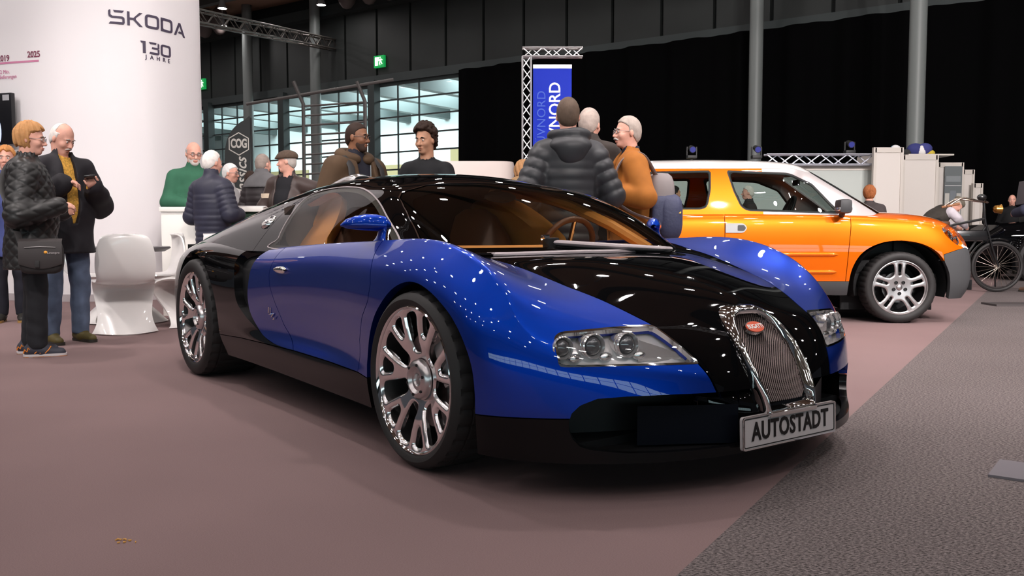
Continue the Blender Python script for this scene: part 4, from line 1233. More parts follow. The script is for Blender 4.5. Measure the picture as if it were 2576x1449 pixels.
        # door card
        b = B(); b.grid([[(x, s * .80, z) for z in (.45, .79)] for x in (-.6, -1.7)]); b.build('door_card', M_brown, car)
        # seats
        st = B()
        G = []
        for (x, z, wd, th) in ((-1.05, .50, .23, .05), (-1.10, .52, .24, .07), (-1.36, .55, .24, .08), (-1.47, .70, .235, .07), (-1.53, .86, .215, .065), (-1.57, .98, .15, .05), (-1.58, 1.02, .08, .03)):
            G.append([(x + th * .8 * math.cos(t) * (1 if z > .6 else .3), s * .37 + wd * math.sin(t), z + th * (1 if z < .6 else .2) * math.cos(t)) for t in np.linspace(0, 2 * PI, 20, endpoint=False)])
        st.grid(G, closed=True)
        so = st.build('seat', M_brown, car)
        b = B(); b.tube([(-1.50, s * .37 - .17 * k, .80 + .15 * math.sin(abs(k) * PI)) for k in (-1.3, -1.2, -1., )] , .012, 8); b.build('seat_trim', M_chrome, so)
    # steering wheel (left-hand drive)
    Mx = Matrix.Translation((-.72, .37, .80)) @ Matrix.Rotation(math.radians(-66), 4, 'Y')
    b = B(); b.tube([Mx @ Vector((.17 * math.cos(t), .17 * math.sin(t), 0)) for t in np.linspace(0, 2 * PI, 32, endpoint=False)], .016, 10, closed=True)
    sw = b.build('steering_wheel', mat('wood_brown', (.13, .05, .02), .4), car)
    b = B()
    for t in (0, PI, PI * 1.5): b.tube([Mx @ Vector((.03 * math.cos(t), .03 * math.sin(t), -.01)), Mx @ Vector((.165 * math.cos(t), .165 * math.sin(t), 0))], .012, 8)
    b.cyl(Mx @ Vector((0, 0, -.05)), Mx @ Vector((0, 0, .01)), .045); b.build('steering_spokes', M_chrome, sw)
    # inner mirror
    b = B(); b.sph((-.80, 0, 1.065), (.012, .10, .028), 14); b.build('interior_mirror', M_dark, car)
    return car
CAR = supercar()
# ================================================================== the orange compact off-roader
def suv():
    YW = math.radians(-3.0)
    car = thing('off_roader_car', 'orange boxy off-road car with white roof behind the sports car', 'car', (3.79, 9.44, 0), YW)
    M_or = mat('orange_metallic_paint', (.78, .135, .001), .36, .35, 1., coatr=.02, spec=.1)
    M_wh = mat('white_roof_paint', (.80, .76, .74), .25, 0., 1.)
    M_sil = mat('matt_silver_paint', (.46, .42, .42), .35, .3)
    M_gp = mat('grey_bumper_plastic', (.052, .052, .055), .55, bump=(200, .1, .001))
    M_dark = MATS['black_plastic']; M_chrome = MATS['chrome']
    M_gl = glassmat('suv_glass', (.62, .68, .66))
    HW = .89
    def st(x, z0, z1, sh, k=1., low=.27):
        # centre top, inner top, shoulder in, shoulder, upper side, mid, low, bottom
        return [(x, 0, z0), (x, .38 * k, z0 - .004), (x, .66 * k, (z0 + z1) / 2 + .005), (x, .79 * k, z1), (x, .845 * k, z1 - .035), (x, .875 * k, z1 - .16), (x, .892 * k, .70), (x, .89 * k, .50), (x, .885 * k, .36), (x, .86 * k, low)]
    T = [st(-3.22, .95, .93, 0, .90), st(-3.0, 1.05, 1.04, 0, .97), st(-2.5, 1.07, 1.055, 0), st(-1.9, 1.075, 1.06, 0), st(-1.3, 1.075, 1.06, 0), st(-.75, 1.075, 1.055, 0),
         st(-.35, 1.085, 1.04, 0), st(0, 1.083, 1.02, 0), st(.25, 1.065, .995, 0), 
         [(.44, 0, 1.035), (.44, .38, 1.03), (.44, .64, .995), (.44, .77, .955), (.44, .825, .91), (.44, .86, .83), (.44, .885, .68), (.43, .89, .50), (.42, .885, .36), (.40, .86, .24)],
         [(.56, 0, .985), (.56, .36, .98), (.57, .60, .94), (.575, .725, .895), (.585, .775, .845), (.60, .81, .77), (.615, .84, .66), (.62, .85, .50), (.61, .845, .36), (.56, .82, .24)],
         [(.63, 0, .95), (.645, .30, .925), (.665, .50, .875), (.68, .61, .825), (.695, .66, .775), (.71, .69, .71), (.725, .71, .63), (.73, .715, .50), (.72, .71, .36), (.66, .69, .24)],
         [(.67, 0, .92), (.70, .16, .89), (.725, .28, .83), (.74, .35, .775), (.755, .38, .72), (.77, .40, .66), (.785, .41, .59), (.79, .415, .48), (.78, .41, .36), (.72, .40, .24)],
         [(.70, 0, .90), (.73, 0, .86), (.75, 0, .80), (.765, 0, .745), (.78, 0, .69), (.79, 0, .64), (.80, 0, .57), (.805, 0, .47), (.80, 0, .36), (.74, 0, .24)]]
    Bs = Sheet.from_grid(bspline_grid(T, 14, 9, ('l', 'y', 'y', 'l')))
    if Bs.N[:, 2].mean() < 0: Bs = Sheet.from_grid(bspline_grid(T, 14, 9, ('l', 'y', 'y', 'l')), True)
    # greenhouse
    def g(x, zt, xb, zb=1.03):
        return [(x, 0, zt), (x, .35, zt - .008), (x - .01, .57, zt - .03), (x - .015, .665, zt - .065), (x - .02, .70, zt - .115), (xb + (x - xb) * .5, .765, (zt + zb) / 2 - .03), (xb, .825, zb)]
    GT = [[(.10, 0, 1.03), (.06, .30, 1.03), (-.03, .55, 1.03), (-.12, .68, 1.03), (-.16, .735, 1.025), (-.20, .785, 1.02), (-.24, .825, 1.01)],
          [(-.20, 0, 1.21), (-.23, .30, 1.205), (-.30, .52, 1.20), (-.38, .635, 1.20), (-.42, .69, 1.18), (-.43, .755, 1.10), (-.44, .83, 1.01)],
          [(-.50, 0, 1.385), (-.52, .30, 1.38), (-.58, .50, 1.37), (-.64, .60, 1.355), (-.67, .66, 1.32), (-.68, .745, 1.17), (-.69, .83, 1.01)],
          [(-.76, 0, 1.525), (-.78, .30, 1.52), (-.82, .50, 1.505), (-.86, .60, 1.475), (-.88, .655, 1.42), (-.90, .745, 1.22), (-.92, .832, 1.01)],
          g(-1.00, 1.590, -1.15, 1.01), g(-1.35, 1.615, -1.4, 1.01), g(-1.9, 1.625, -1.92, 1.01), g(-2.5, 1.615, -2.52, 1.01), g(-3.0, 1.585, -3.02, 1.01), g(-3.16, 1.55, -3.2, 1.0)]
    Gs = Sheet.from_grid(bspline_grid(GT, 12, 12, ('l', 'l', 'y', 'l')))
    if Gs.N[:, 2].mean() < 0: Gs = Sheet.from_grid(bspline_grid(GT, 12, 12, ('l', 'l', 'y', 'l')), True)
    side = lambda poly: (lambda V: sdpoly(V[:, [0, 2]], np.asarray(poly, float)))
    arch = side(catmull([(-.50, .20), (-.49, .40), (-.45, .56), (-.36, .69), (-.20, .775), (0, .80), (.20, .765), (.345, .68), (.43, .55), (.465, .42), (.47, .20)], 6))
    archr = side(catmull([(-3.02, .20), (-3.0, .45), (-2.93, .60), (-2.78, .73), (-2.56, .79), (-2.33, .73), (-2.18, .60), (-2.11, .45), (-2.10, .20)], 6))
    sill_z = lambda x: .405
    bump = side([(.395, .665), (.50, .70), (.625, .735), (.75, .70), (1.2, .70), (1.2, 0), (.40, 0), (.44, .40)])
    head = lambda V: np.where(V[:, 0] > .3, np.minimum(sdpoly(V[:, [0, 2]], rounded([(.385, .915), (.50, .960), (.60, .93), (.70, .83), (.74, .705), (.64, .725), (.52, .765), (.43, .84)], .015)), V[:, 1] - .38), -1)
    base = Bs.keep(lambda V: -arch(V)).keep(lambda V: -archr(V))
    dark_sill = base.keep(lambda V: .405 - V[:, 2], .002)
    sill = dark_sill.keep(lambda V: .30 - V[:, 0])
    low_front = base.keep(lambda V: np.maximum(np.where(V[:, 0] > .3, bump(V), -1), np.where(V[:, 0] > .3, .405 - V[:, 2], -1)), .002)
    up = base.keep(lambda V: V[:, 2] - .405, .002).keep(lambda V: -np.where(V[:, 0] > .3, bump(V), -1), .002)
    # hood seam
    hs = np.array([(-.6, .83), (-.24, .80), (0, .775), (.25, .755), (.44, .72), (.52, .64), (.60, .5), (.66, .3), (.70, .0)])
    f_h = lambda V: np.interp(V[:, 0], hs[:, 0], hs[:, 1]) - V[:, 1]
    hood = up.keep(lambda V: V[:, 0] + .33).keep(f_h, .002)
    rest = up.keep(lambda V: np.maximum(-f_h(V), -V[:, 0] - .33), .002)
    lens = rest.keep(head, .002); rest = rest.keep(lambda V: -head(V), .001)
    door = side([(-.485, 1.2), (-.475, .95), (-.50, .70), (-.53, .3), (-1.66, .3), (-1.68, .6), (-1.68, 1.2)])
    d_ = rest.keep(door, .003).keep(lambda V: V[:, 1] - .5)
    fend = rest.keep(lambda V: V[:, 0] + .8).keep(lambda V: -door(V), .003)
    quart = rest.keep(lambda V: -V[:, 0] - 1.3).keep(lambda V: -door(V), .003)
    hood.both().build('hood', M_or, car, .015, lambda m: np.abs(m[:, 1]) < .004)
    low_front.both().build('front_bumper', M_gp, car, .05, lambda m: np.abs(m[:, 1]) < .004)
    for s in (-1, 1):
        sd = (lambda q: q) if s > 0 else (lambda q: q.mirror())
        sd(d_).build('door', M_or, car, .02); sd(fend).build('front_fender', M_or, car, .06); sd(quart).build('rear_quarter', M_or, car, .04)
        sd(sill.keep(lambda V: V[:, 0] + 2.4)).build('door_sill', M_gp, car, .05); sd(sill.keep(lambda V: -V[:, 0] - 2.7)).build('rear_skirt', M_gp, car, .05)
    # windows
    wsc = lambda V: np.where(V[:, 0] > -.95, sdpoly(V[:, [1, 2]], np.array([(.70, 1.0), (.645, 1.16), (.585, 1.32), (.53, 1.475), (.46, 1.50), (-.46, 1.50), (-.53, 1.475), (-.585, 1.32), (-.645, 1.16), (-.70, 1.0)])), -1)
    w1 = lambda V: np.where(V[:, 1] > .3, sdpoly(V[:, [0, 2]], rounded([(-1.645, 1.487), (-1.04, 1.462), (-.80, 1.36), (-.56, 1.075), (-.575, 1.055), (-1.46, 1.085), (-1.52, 1.13), (-1.585, 1.28)], [.02, .05, .03, .01, .01, .04, .03, .02])), -1)
    w2 = lambda V: np.where(V[:, 1] > .3, sdpoly(V[:, [0, 2]], rounded([(-2.95, 1.47), (-1.795, 1.487), (-1.80, 1.30), (-1.835, 1.13), (-1.88, 1.10), (-2.85, 1.10)], .03)), -1)
    shell = Gs.keep(lambda V: -wsc(V)).keep(lambda V: -w1(V)).keep(lambda V: -w2(V)).keep(lambda V: V[:, 2] - 1.01)
    zr = lambda V: V[:, 2] - np.interp(V[:, 0], [-3.3, -1.0, -.80, -.7], [1.505, 1.505, 1.47, 1.44])
    roof = shell.keep(zr).keep(lambda V: -V[:, 0] - .74)
    below = shell.keep(lambda V: np.maximum(-zr(V), V[:, 0] + .74), .002)
    pill = below.keep(lambda V: V[:, 0] + 1.3); bp = below.keep(lambda V: -V[:, 0] - 1.3)
    roof.both().build('roof', M_wh, car, .02, lambda m: np.abs(m[:, 1]) < .004)
    for q in (bp, bp.mirror()): q.build('side_pillar', M_or, car, .02, lambda m: np.abs(m[:, 1]) < .004)
    pill.both().build('windscreen_pillar', M_sil, car, .02, lambda m: np.abs(m[:, 1]) < .004)
    Gs.keep(wsc, .002).both().build('windscreen', glassmat('suv_windscreen', (.30, .33, .32)), car, 0)
    for s in (-1, 1):
        sd = (lambda q: q) if s > 0 else (lambda q: q.mirror())
        for f in (w1, w2):
            sd(Gs.keep(f, .012)).build('side_window', M_gl, car, 0)
            sd(Gs.keep(f, -.002).keep(lambda V: -f(V), -.022).offset(-.004)).build('window_seal', M_dark, car, .006)
        # headlight
        bowl = Sheet(lens.V + np.array([-.06, -.03, -.01]), lens.N, lens.F)
        hl = sd(bowl).build('headlight', mat('suv_lamp_inside', (.42, .42, .44), .2, .8), car, 0)
        sd(lens).build('lens_cover', MATS['clear_lens'], hl, .02)
        for (x, z, r) in ((.50, .865, .045), (.58, .82, .04)):
            i = ((Bs.V[:, 0] - x) ** 2 + (Bs.V[:, 2] - z) ** 2).argmin(); p = Bs.V[i]; n = Bs.N[i]
            c = Vector(p - n * .03); c.y *= s; ax = Vector((n[0] + .4, n[1] * s, n[2]))
            Mx = Matrix.Translation(c) @ Vector((0, 0, 1)).rotation_difference(ax.normalized()).to_matrix().to_4x4()
            b = B(); b.lathe([(r, -.03), (r * 1.05, .0), (r * .9, .004), (r * .85, -.004), (.0005, .006)], 24, 'z', Mx); b.build('lamp_unit', M_chrome, hl)
        # LED strip
        for k in range(5):
            b = B(); i = ((Bs.V[:, 0] - (.60 + .022 * k)) ** 2 + (Bs.V[:, 2] - (.752 - .008 * k)) ** 2).argmin(); p = Bs.V[i] - Bs.N[i] * .008
            b.box((p[0], s * p[1], p[2]), (.014, .012, .022)); b.build('led_block', mat('led_white', (.95, .95, .95), .3), hl)
        # mouldings, handle, mirror
        for z, x0, x1 in ((.665, -1.5, -.60), (.495, -1.5, -.61)):
            b = B(); G = []
            for x in np.linspace(x0, x1, 24):
                i = ((Bs.V[:, 0] - x) ** 2 + (Bs.V[:, 2] - z) ** 2).argmin(); y = Bs.V[i, 1]
                e = min(1, (x - x0) / .03, (x1 - x) / .03) * .022 + .002
                G.append([(x, s * (y - .006 + .022 * math.cos(t)), z + e * math.sin(t)) for t in np.linspace(-PI / 2, PI / 2, 9)])
            b.grid(G); b.build('door_moulding', M_or, car)
        yy = .882
        b = B(); b.prism(rounded([(-1.675, .873), (-1.50, .873), (-1.465, .92), (-1.50, .965), (-1.675, .965)], [.006, .03, .03, .03, .006]), s * (yy - .03), s * (yy + .006), 'y'); hd = b.build('door_handle', mat('handle_silver', (.62, .61, .62), .35, .4), car)
        b = B(); b.prism(rounded([(-1.56, .892), (-1.50, .892), (-1.48, .92), (-1.50, .948), (-1.56, .948)], .012), s * (yy + .004), s * (yy + .009), 'y'); b.build('handle_recess', mat('handle_dark', (.10, .10, .105), .4), hd)
        b = B(); b.box((-.58, s * .955, 1.125), (.12, .20, .135), bev=.035); mm = b.build('wing_mirror', M_gp, car)
        b = B(); b.box((-.58, s * .955, 1.10), (.124, .17, .04), bev=.012); b.build('mirror_indicator', MATS['lamp_reflector'], mm)
        b = B(); b.tube([(-.55, s * .80, 1.03), (-.56, s * .86, 1.055), (-.57, s * .91, 1.075)], .028, 8); b.build('mirror_stalk', M_gp, mm)
    # bumper fog recess
    for s in (-1, 1):
        b = B(); b.box((.665, s * .745, .37), (.02, .13, .10), rot=(0, 0, -.75 * s), bev=.005); b.build('fog_recess', M_dark, car)
    # underbody / cabin
    b = B(); b.box((-1.25, 0, .36), (3.5, 1.3, .22)); b.box((.35, 0, .55), (.6, 1.1, .5)); b.build('underbody', M_dark, car)
    b = B(); b.box((-1.6, 0, .80), (2.6, 1.60, .04)); b.build('cabin_floor', M_dark, car)
    for ax in (0, -2.56):
        for s in (-1, 1):
            b = B(); b.grid([[(ax + .44 * math.cos(t), s * y, .36 + .44 * math.sin(t)) for y in (.50, .86)] for t in np.linspace(-.25, PI + .25, 21)]); b.box((ax, s * .5, .45), (.9, .02, .7)); b.build('wheel_house', M_dark, car)
    b = B(); b.grid([[(-.05 - .28 * abs(y) ** 2, y, 1.04), (-.40, y, 1.10), (-.55, y, 1.08), (-.60, y, .95)] for y in np.linspace(-.72, .72, 9)]); b.build('dashboard', mat('suv_trim_grey', (.06, .06, .065), .6), car)
    Mx = Matrix.Translation((-.78, .36, 1.10)) @ Matrix.Rotation(math.radians(-66), 4, 'Y')
    b = B(); b.tube([Mx @ Vector((.18 * math.cos(t), .18 * math.sin(t), 0)) for t in np.linspace(0, 2 * PI, 28, endpoint=False)], .017, 8, closed=True); b.cyl(Mx @ Vector((-.16, 0, 0)), Mx @ Vector((.16, 0, 0)), .02, n=8); b.build('steering_wheel', M_dark, car)
    for s in (-1, 1):
        b = B(); b.box((-1.25, s * .36, .85), (.5, .48, .14), bev=.04); b.box((-1.50, s * .36, 1.02), (.12, .46, .48), rot=(0, -.2, 0), bev=.05); b.box((-1.58, s * .36, 1.27), (.08, .22, .12), bev=.03); b.build('seat', mat('suv_seat', (.05, .05, .055), .8), car)
    b = B(); b.box((-.78, 0, 1.40), (.03, .22, .06), bev=.012); b.build('interior_mirror', M_dark, car)
    # wheels: five double spokes
    M_al = mat('silver_alloy', (.60, .57, .57), .32, .85)
    def wheel(x, s):
        R, rr, wd, z = .346, .262, .225, .346
        Mw = Matrix.Translation((x, s * .885, z)) @ Matrix.Rotation(-s * PI / 2, 4, 'X')
        add = lambda b, n, m, p, a=40: (bmesh.ops.transform(b.bm, matrix=Mw, verts=b.bm.verts), b.build(n, m, p, True, a))[1]
        rs = np.linspace(.03, rr - .012, 36); th = np.linspace(0, 2 * PI, 301)
        zf = lambda r: np.interp(r, [.03, .08, .14, .20, .26], [-.030, -.024, -.018, -.016, -.020])
        Gp = np.array([[(r * math.cos(t), r * math.sin(t), float(zf(r))) for t in th] for r in rs])
        sh = Sheet.from_grid(Gp); 
        if sh.N[:, 2].mean() < 0: sh = Sheet.from_grid(Gp, True)
        def slots(V):
            r = np.hypot(V[:, 0], V[:, 1]); t = np.arctan2(V[:, 1], V[:, 0]) - PI / 2; out = np.full(len(V), -1.)
            for off, poly in ((0, rounded([(.115, -.013), (rr - .034, -.017), (rr - .034, .017), (.115, .013)], .012)),
                              (.5, rounded([(.125, -.030), (.17, -.062), (rr - .040, -.088), (rr - .022, -.03), (rr - .022, .03), (rr - .040, .088), (.17, .062), (.125, .030)], .022))):
                p = 2 * PI / 5; tt = (t / p - off + .5) % 1 - .5
                out = np.maximum(out, sdpoly(np.stack([r * np.cos(tt * p), r * np.sin(tt * p)], 1), poly))
            return out
        f = sh.keep(-slots(sh.V)); gq = slots(f.V); f.V[:, 2] -= np.clip((.012 + gq) / .012, 0, 1) ** 2 * .009
        fn = np.cross(f.V[f.F[:, 1]] - f.V[f.F[:, 0]], f.V[f.F[:, 2]] - f.V[f.F[:, 0]]); nn = np.zeros_like(f.V)
        for k in range(3): np.add.at(nn, f.F[:, k], fn)
        f.N = nn / (np.linalg.norm(nn, axis=1, keepdims=True) + 1e-12)
        A = np.array(Mw); f.V = f.V @ A[:3, :3].T + A[:3, 3]; f.N = f.N @ A[:3, :3].T
        rim = f.build('wheel', M_al, car, .03)
        b = B(); b.lathe([(rr - .014, -.035), (rr - .013, -.012), (rr - .006, -.004), (rr + .002, -.006), (rr + .002, -.02)], 60); add(b, 'rim_lip', M_al, rim)
        b = B(); b.lathe([(rr - .013, -.02), (rr - .02, -.08), (rr - .03, -wd), (.05, -wd)], 40); add(b, 'rim_barrel', M_dark, rim)
        b = B(); b.lathe([(.15, -.09), (.15, -.075), (.05, -.075)], 40); add(b, 'brake_disc', MATS['brake_steel'], rim)
        b = B(); b.lathe([(.0005, -.018), (.022, -.018), (.027, -.022), (.03, -.03)], 24); add(b, 'hub_cap', MATS['brushed_alloy'], rim)
        for k in range(5):
            t = PI / 2 + 2 * PI * (k + .5) / 5; b = B(); b.lathe([(.0005, -.019), (.011, -.019), (.015, -.012), (.017, -.02)], 12); bmesh.ops.translate(b.bm, vec=(.058 * math.cos(t), .058 * math.sin(t), 0), verts=b.bm.verts); add(b, 'wheel_bolt', M_dark, rim)
        n = 160; b = B(); rings = []
        for (r, h, tr) in [(rr - .006, -.012, 0), (rr + .006, .002, 0), (rr + .02, .010, 0), (rr + .05, .012, 0), (R - .022, .006, 0), (R - .012, -.002, 0), (R - .007, -.008, 1), (R - .001, -.03, 1), (R, -wd * .5, 1), (R - .001, -wd + .03, 1), (R - .02, -wd, 0), (rr, -wd - .01, 0)]:
            rings.append([b.bm.verts.new(((r - (.006 if tr and k % 4 == 0 else 0)) * math.cos(2 * PI * k / n), (r - (.006 if tr and k % 4 == 0 else 0)) * math.sin(2 * PI * k / n), h)) for k in range(n)])
        for i in range(len(rings) - 1):
            for k in range(n): b.bm.faces.new((rings[i][k], rings[i][(k + 1) % n], rings[i + 1][(k + 1) % n], rings[i + 1][k]))
        add(b, 'tyre', MATS['tyre_rubber'], rim, 35)
    for s in (-1, 1): wheel(0, s); wheel(-2.56, s)
suv()
# ================================================================== people, grown as smooth solid figures
class Field:
    def __init__(s, lo, hi, res, zfine=None):
        ax = []
        for k in range(3):
            ax.append(np.arange(lo[k], hi[k] + res, res))
        if zfine:                     # (list of (z0, z1, step)) non-uniform rows
            z = [lo[2]]
            while z[-1] < hi[2]:
                st = res
                for a, b_, q in zfine:
                    if a <= z[-1] <= b_: st = q
                z.append(z[-1] + st)
            ax[2] = np.array(z)
        s.ax = ax; s.D = np.full([len(a) for a in ax], .15, np.float32)
    def sl(s, lo, hi):
        return tuple(slice(max(0, np.searchsorted(a, l) - 1), np.searchsorted(a, h) + 1) for a, l, h in zip(s.ax, lo, hi))
    def grid(s, q): return s.ax[0][q[0]][:, None, None], s.ax[1][q[1]][None, :, None], s.ax[2][q[2]][None, None, :]
    def merge(s, q, d, k, mode='add'):
        a = s.D[q]
        if mode == 'add':
            h = np.maximum(k - np.abs(a - d), 0) / k; s.D[q] = np.minimum(a, d) - h * h * k * .25
        else:
            d = -d; h = np.maximum(k - np.abs(a - d), 0) / k; s.D[q] = np.maximum(a, d) + h * h * k * .25
        return s
    def cone(s, a, b_, ra, rb, k=.03, rib=None, mode='add', flat=None):
        a = np.asarray(a, float); b_ = np.asarray(b_, float); m = max(ra, rb) + k + .03
        q = s.sl(np.minimum(a, b_) - m, np.maximum(a, b_) + m); X, Y, Z = s.grid(q)
        e = b_ - a; L2 = e @ e + 1e-9
        t = np.clip(((X - a[0]) * e[0] + (Y - a[1]) * e[1] + (Z - a[2]) * e[2]) / L2, 0, 1)
        dx, dy, dz = X - a[0] - t * e[0], Y - a[1] - t * e[1], Z - a[2] - t * e[2]
        if flat: dx = dx / flat[0]; dy = dy / flat[1]; dz = dz / flat[2]
        d = np.sqrt(dx * dx + dy * dy + dz * dz) - (ra + (rb - ra) * t)
        if rib: d = d - rib[1] * (np.abs(np.sin(t * math.sqrt(L2) / rib[0] * PI)) ** .6 - .5)
        return s.merge(q, d.astype(np.float32), k, mode)
    def ell(s, c, r, k=.03, rot=None, mode='add', disp=None):
        c = np.asarray(c, float); r = np.asarray(r, float); m = r.max() + k + .03
        q = s.sl(c - m, c + m); X, Y, Z = s.grid(q); X, Y, Z = X - c[0], Y - c[1], Z - c[2]
        if rot is not None:
            R = np.asarray(rot, float)
            X, Y, Z = (R[0, 0] * X + R[1, 0] * Y + R[2, 0] * Z, R[0, 1] * X + R[1, 1] * Y + R[2, 1] * Z, R[0, 2] * X + R[1, 2] * Y + R[2, 2] * Z)
        k0 = np.sqrt((X / r[0]) ** 2 + (Y / r[1]) ** 2 + (Z / r[2]) ** 2); k1 = np.sqrt((X / r[0] ** 2) ** 2 + (Y / r[1] ** 2) ** 2 + (Z / r[2] ** 2) ** 2)
        d = k0 * (k0 - 1) / (k1 + 1e-6)
        return s.merge(q, d.astype(np.float32), k, mode)
    def clip(s, f, k=.004):
        """keep where f(X,Y,Z) < 0"""
        X, Y, Z = s.grid((slice(None),) * 3); s.D = np.maximum(s.D, f(X, Y, Z).astype(np.float32)); return s
    def disp(s, f):
        X, Y, Z = s.grid((slice(None),) * 3); s.D = s.D - f(X, Y, Z).astype(np.float32); return s
    def mesh(s):
        D = s.D; D[0], D[-1], D[:, 0], D[:, -1], D[:, :, 0], D[:, :, -1] = (.1,) * 6
        sg = D < 0
        c = [sg[i:sg.shape[0] - 1 + i, j:sg.shape[1] - 1 + j, k:sg.shape[2] - 1 + k] for i in (0, 1) for j in (0, 1) for k in (0, 1)]
        al = c[0].copy(); an = c[0].copy()
        for q in c[1:]: al &= q; an |= q
        act = an & ~al
        I = np.argwhere(act)
        if len(I) == 0: return np.zeros((0, 3)), []
        idx = -np.ones(act.shape, np.int32); idx[act] = np.arange(len(I))
        P = np.zeros((len(I), 3)); n = np.zeros(len(I))
        ax = s.ax
        cor = [(i, j, k) for i in (0, 1) for j in (0, 1) for k in (0, 1)]
        val = {q: D[I[:, 0] + q[0], I[:, 1] + q[1], I[:, 2] + q[2]].astype(float) for q in cor}
        pos = {q: np.stack([ax[d][I[:, d] + q[d]] for d in range(3)], 1) for q in cor}
        for a in cor:
            for d in range(3):
                if a[d] == 0:
                    b_ = list(a); b_[d] = 1; b_ = tuple(b_)
                    va, vb = val[a], val[b_]; m = (va < 0) != (vb < 0)
                    t = (va[m] / (va[m] - vb[m]))[:, None]
                    P[m] += pos[a][m] * (1 - t) + pos[b_][m] * t; n[m] += 1
        P /= n[:, None]
        F = []
        for d in range(3):
            sh = [slice(None)] * 3; s1 = list(sh); s1[d] = slice(1, None); s0 = list(sh); s0[d] = slice(None, -1)
            e = np.argwhere(sg[tuple(s0)] != sg[tuple(s1)])
            u, v = (d + 1) % 3, (d + 2) % 3
            e = e[(e[:, u] > 0) & (e[:, v] > 0) & (e[:, u] < act.shape[u]) & (e[:, v] < act.shape[v]) & (e[:, d] < act.shape[d])]
            inside = sg[e[:, 0], e[:, 1], e[:, 2]]
            def g(du, dv):
                q = e.copy(); q[:, u] -= du; q[:, v] -= dv; return idx[q[:, 0], q[:, 1], q[:, 2]]
            A = np.stack([g(1, 1), g(0, 1), g(0, 0), g(1, 0)], 1)
            A[~inside] = A[~inside][:, ::-1]
            F.append(A[(A >= 0).all(1)])
        return P, np.concatenate(F)
    def build(s, name, m, parent, smooth_it=2):
        P, F = s.mesh()
        if len(P) == 0: return None
        for _ in range(smooth_it):
            acc = np.zeros_like(P); cnt = np.zeros(len(P))
            for i in range(4):
                a, b_ = F[:, i], F[:, (i + 1) % 4]
                np.add.at(acc, a, P[b_]); np.add.at(cnt, a, 1); np.add.at(acc, b_, P[a]); np.add.at(cnt, b_, 1)
            P = P * .5 + acc / np.maximum(cnt, 1)[:, None] * .5
        return mk(name, P, F, m, parent)

def Rz(a): c, s = math.cos(a), math.sin(a); return np.array([[c, -s, 0], [s, c, 0], [0, 0, 1.]])
def Ry(a): c, s = math.cos(a), math.sin(a); return np.array([[c, 0, s], [0, 1, 0], [-s, 0, c]])
def Rx(a): c, s = math.cos(a), math.sin(a); return np.array([[1, 0, 0], [0, c, -s], [0, s, c]])
def wob(seed, amp, f=14.):
    rs = np.random.RandomState(seed); K = rs.randn(5, 3) * f; ph = rs.rand(5) * 6
    return lambda X, Y, Z: amp * sum(np.sin(K[i, 0] * X + K[i, 1] * Y + K[i, 2] * Z * .6 + ph[i]) for i in range(5)) / 2.5

SKIN = {'fair': (.72, .40, .30), 'pink': (.74, .38, .29), 'brown': (.28, .125, .07), 'tan': (.52, .27, .17)}
M_EYE = mat('eye_white', (.75, .72, .70), .3); M_IRIS = mat('iris_dark', (.03, .02, .015), .2); M_LIP = {}

